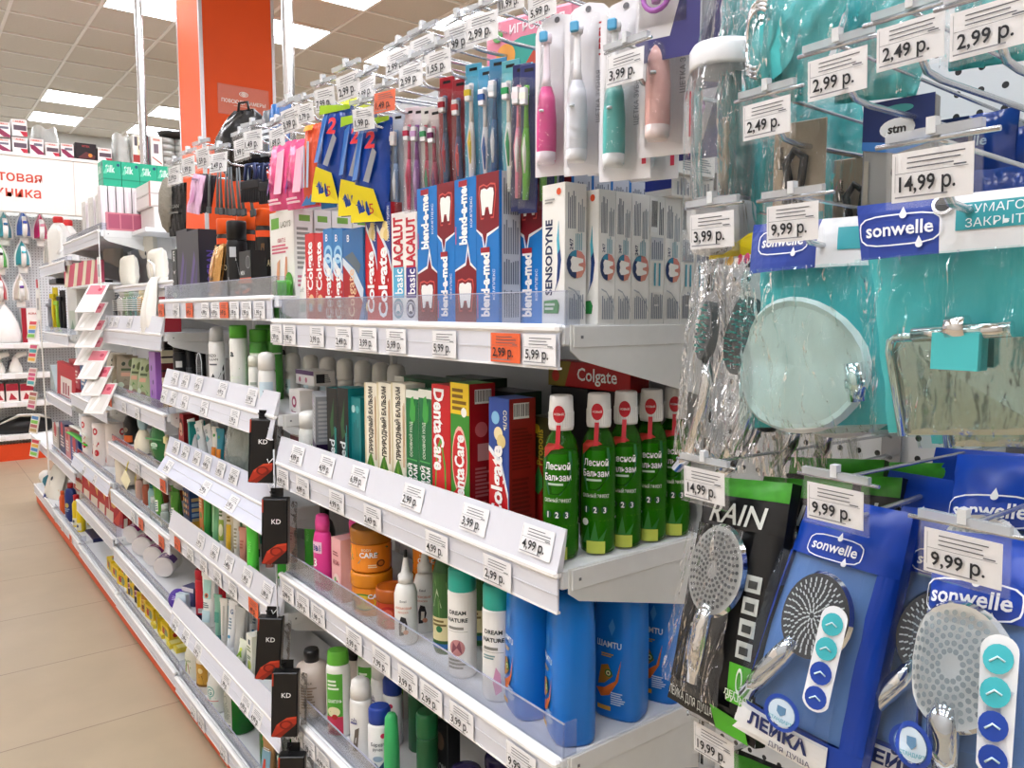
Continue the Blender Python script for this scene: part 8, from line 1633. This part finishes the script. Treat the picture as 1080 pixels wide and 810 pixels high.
tealbag('t2', 'teal pouch with chrome rings at the picture top', ((802, -40), (905, -40), (858, 104), (794, 112)), .68, .66, 1)
tealbag('t1', 'narrow teal pouch standing up behind the lidded cup', ((775, -30), (800, -30), (800, 225), (768, 225)), .73, .72)
tealbag('t3', 'teal pouch behind the highest price tags', ((900, -40), (1010, -40), (965, 100), (880, 110)), .74, .72)
tealbag('t4', 'large pale teal pouch behind the beige hook card', ((795, 90), (905, 60), (915, 245), (785, 250)), .83, .80)
tealbag('t5', 'teal pouch at the upper picture corner', ((1020, -60), (1120, -60), (1100, 60), (1000, 75)), .80, .78)
# small carded goods
def hookcard():
    a = MB(); a.box(-.026, .026, .004, .006, -.095, 0, M('b9ab94', .6), .001); a.text(up(flat((-.026, .0038, -.095), (1, 0, 0), (0, 0, 1)), .008, .062), 'Elegium', 0, 0, .005, BLACK, None, .02, .0006); a.quad(flat((-.026, .0038, -.095), (1, 0, 0), (0, 0, 1)), .028, 0, .052, .008, M('4fb3b4', .4))
    b = MB(); b.tube([(-.010, 0, -.078), (-.006, -.002, -.06), (-.010, -.002, -.04), (-.002, -.002, -.028), (.008, -.002, -.036), (.006, -.002, -.055), (.002, -.002, -.075), (.010, 0, -.085)], .0042, BLACK, 8)
    c = MB(); c.grid(lambda u, v: V(((u-.5)*.066, -.012*math.sin(PI*u)-.002*math.sin(21*u+8*v), -.105+.12*v)), 10, 10, CF2); return [('card', a, ()), ('black_hook', b, ()), ('bag', c, ())]
for i, (px, py, Y) in enumerate(((842, 127, .69), (905, 165, .78), (890, 165, .84))):
    p = at(px, py, Y=Y); place('hkc', hookcard, 'wall_hook_card', 'beige card with black robe hook, %s' % ['foremost, left of the grey-bodied pack', 'behind, beneath the 2,99 tag', 'hidden third'][i], 'hook card', (p.x, Y, p.z), .15, 'beige cards with black hooks')
def stm():
    W, H = .062, .13; a = MB(); a.box(-W/2, W/2, 0, .014, -H, 0, M('8f8f8d', .4), .002); fr = flat((-W/2, 0, -H), (1, 0, 0), (0, 0, 1)); deco(a, fr, W, H, [('r', 0, .68, 1, 1, '1d2f66'), ('p', [(0, .68), (.5, .63), (1, .68), (1, .76), (.5, .70), (0, .74)], '3a7ac4'), ('e', .5, .8, .25, .07, 'e6e9ec'), ('t', 'stm', .5, .8, .06, .3, .03, '1a1c20'), ('e', .5, .93, .22, .03, '3f9a9c'), ('o', .6, .5, .16, .06, .75, '3a3a3a'), ('r', .05, .0, .12, .6, '9f9a8e')]); return a
for i, (px, py, Y) in enumerate(((948, 104, .72), (985, 128, .80))):
    p = at(px, py, Y=Y); place('stm', stm, 'fittings_pack', ['navy and grey fittings pack on the hook above the 14,99 tag', 'navy fittings pack farther back on the hook'][i], 'pack', (p.x, Y, p.z), .1, 'navy and grey fittings packs')
for i, (px, py, Y, c) in enumerate(((1022, 122, .85, '1d3f86'), (1045, 138, .88, '1a3a80'), (1075, 175, .80, '24469c'))):
    p = at(px, py, Y=Y); place('nvp', rbag('1f3f8c', .09, .1, [('t', 'sonwelle', .5, .7, .1, .8, .02, 'a9c4e0'), ('r', .0, 0, 1, .3, 'c9d0d4')], .008), 'fittings_pack', 'dark blue lettered pack by the panel, %s from the grey-bodied pack' % ORD[i], 'pack', (p.x, Y, p.z), .1*i, 'dark blue lettered packs')
bt = [((728, 213, 782, 258), '3,99', .66, 'above the yellow header'), ((809, 203, 872, 257), '9,99', .60, 'above the teal soap dish bag'), ((945, 140, 1034, 216), '14,99', .50, 'above the large teal bag'), ((784, 95, 842, 150), '2,49', .63, 'in front of the beige hook card'), ((852, 44, 924, 106), '2,99', .60, 'above the navy fittings pack'), ((925, 8, 1006, 78), '2,49', .58, 'second from the picture corner'), ((1007, -12, 1094, 79), '2,99', .56, 'in the upper picture corner'),
      ((722, 484, 772, 533), '14,99', .62, 'on the black shower head pack'), ((851, 500, 920, 558), '9,99', .61, 'on the dark-faced blue pack'), ((976, 548, 1066, 616), '9,99', .54, 'on the pale-faced blue pack'), ((732, 760, 782, 818), '19,99', .63, 'below the black packs at the picture bottom')]
for b, pr, Y, lab in bt: hooktag(b, pr, Y, lab, 0, rot=(.05, 0, -.06))
# ---------------------------------------------------------------- second and third ranks on the full shelves
def ranks(key, desc, n, dx, dy, group, first=None, jit=.004):
    o = PROTO.get(key)
    if o is None: raise KeyError(str(key))
    for i in range(n):
        y = o.location.y+dy*(i+1)
        if y > .955: break
        dup(o, (o.location.x+dx*(i+1)+rnd.uniform(-jit, jit), y, o.location.z), tuple(o.rotation_euler), '%s, %s rank behind the foremost' % (desc, ORD[i+1]), group)
for key, desc, n, dx, dy, g in (('dn1', 'white bottle with teal cap, shadowed', 2, .012, .075, 'white bottles behind'), ('dn2', 'white teal-capped bottle beside blue shampoo, shadowed', 2, .012, .075, 'white bottles behind'), ('gwb', 'white and green bottle', 2, .01, .07, 'white and green bottles'),
        ('drop1', 'white dropper bottle', 1, -.03, .12, 'dropper bottles'), ('t40', 'dark green cream tube', 2, .0, .07, 'green cream tubes'), ('t41', 'pale green cream tube', 2, .0, .07, 'green cream tubes'), ('t42', 'white and green tube on black cap', 2, .0, .07, 'tubes on black caps'), ('t43', 'yellow tube on black cap', 2, .0, .07, 'tubes on black caps'),
        ('t45', 'pinkish tube', 2, .0, .07, 'pinkish tubes'), ('t46', 'neon green tube', 2, .0, .08, 'neon green tubes'), ('t50', 'wide white tube with teal print', 2, .0, .07, 'wide white tubes'), ('t53', 'white hand cream tube', 2, .0, .07, 'white hand cream tubes'), ('redb', 'tall red bottle', 2, .0, .075, 'tall red bottles'),
        ('amber', 'cream bottle with amber label', 2, .0, .08, 'amber label bottles'), ('whiteg', 'white bottle with pale teal label', 2, .0, .08, 'pale teal label bottles'), ('gb', 'big green bottle', 2, .0, .10, 'big green bottles'), ('wtube', 'white slanting cream tube', 2, .01, .07, 'slanting white cream tubes'),
        ('de10', 'white and black deodorant can', 2, .0, .07, 'white and black cans'), ('gwd', 'white and green deodorant can', 2, -.01, .075, 'green deodorant cans'), ('herb', 'green herbal bottle', 2, .01, .07, 'green herbal bottles'), ('pcap', 'dark purple capped bottle', 2, .0, .08, 'dark purple bottles'), ('bluepk', 'blue and white floor shelf bottle', 2, .0, .08, 'blue and white bottles'),
        ('slant', 'white slant-capped bottle', 1, .04, .15, 'white slant-capped bottles'), ('c51', 'pinkish small bottle', 2, .0, .06, 'small bottles on the green tube shelf'), ('c52', 'brown small bottle', 2, .0, .06, 'small bottles on the green tube shelf'), ('gt5', 'green squeeze tube', 2, .0, .06, 'green squeeze tubes with white print'), ('ocan', 'tall orange-capped spray can', 2, .0, .07, 'orange-capped spray cans'),
        ('navyl', 'navy far bottle', 2, .0, .09, 'navy bottles'), ('yeb', 'yellow far bottle', 2, .0, .07, 'yellow bottles with red caps'), ('gpg', 'grey green patterned pouch', 2, .0, .06, 'grey green patterned pouches')):
    ranks(key, desc, n, dx, dy, g)
# ---------------------------------------------------------------- camera, world, view
cam = bpy.data.cameras.new('camera'); co = bpy.data.objects.new('camera', cam); COL.objects.link(co)
cam.sensor_width = 36; cam.lens = 36*FPX/1080; cam.clip_start = .02; cam.clip_end = 60
co.matrix_world = Matrix(((CR.x, CU.x, -CF.x, CO.x), (CR.y, CU.y, -CF.y, CO.y), (CR.z, CU.z, -CF.z, CO.z), (0, 0, 0, 1)))
SC.camera = co
wd = bpy.data.worlds.new('world'); SC.world = wd; wd.use_nodes = True
bg = wd.node_tree.nodes['Background']; bg.inputs[0].default_value = lin('fff6ea'); bg.inputs[1].default_value = .14
vs = SC.view_settings; vs.view_transform = 'Standard'; vs.look = 'None'; vs.gamma = 1; vs.exposure = EXPO; vs.use_curve_mapping = False
cy = SC.cycles; cy.transparent_max_bounces = 40; cy.max_bounces = 7; cy.diffuse_bounces = 3; cy.glossy_bounces = 3; cy.transmission_bounces = 6; cy.sample_clamp_indirect = 6; cy.caustics_reflective = False; cy.caustics_refractive = False
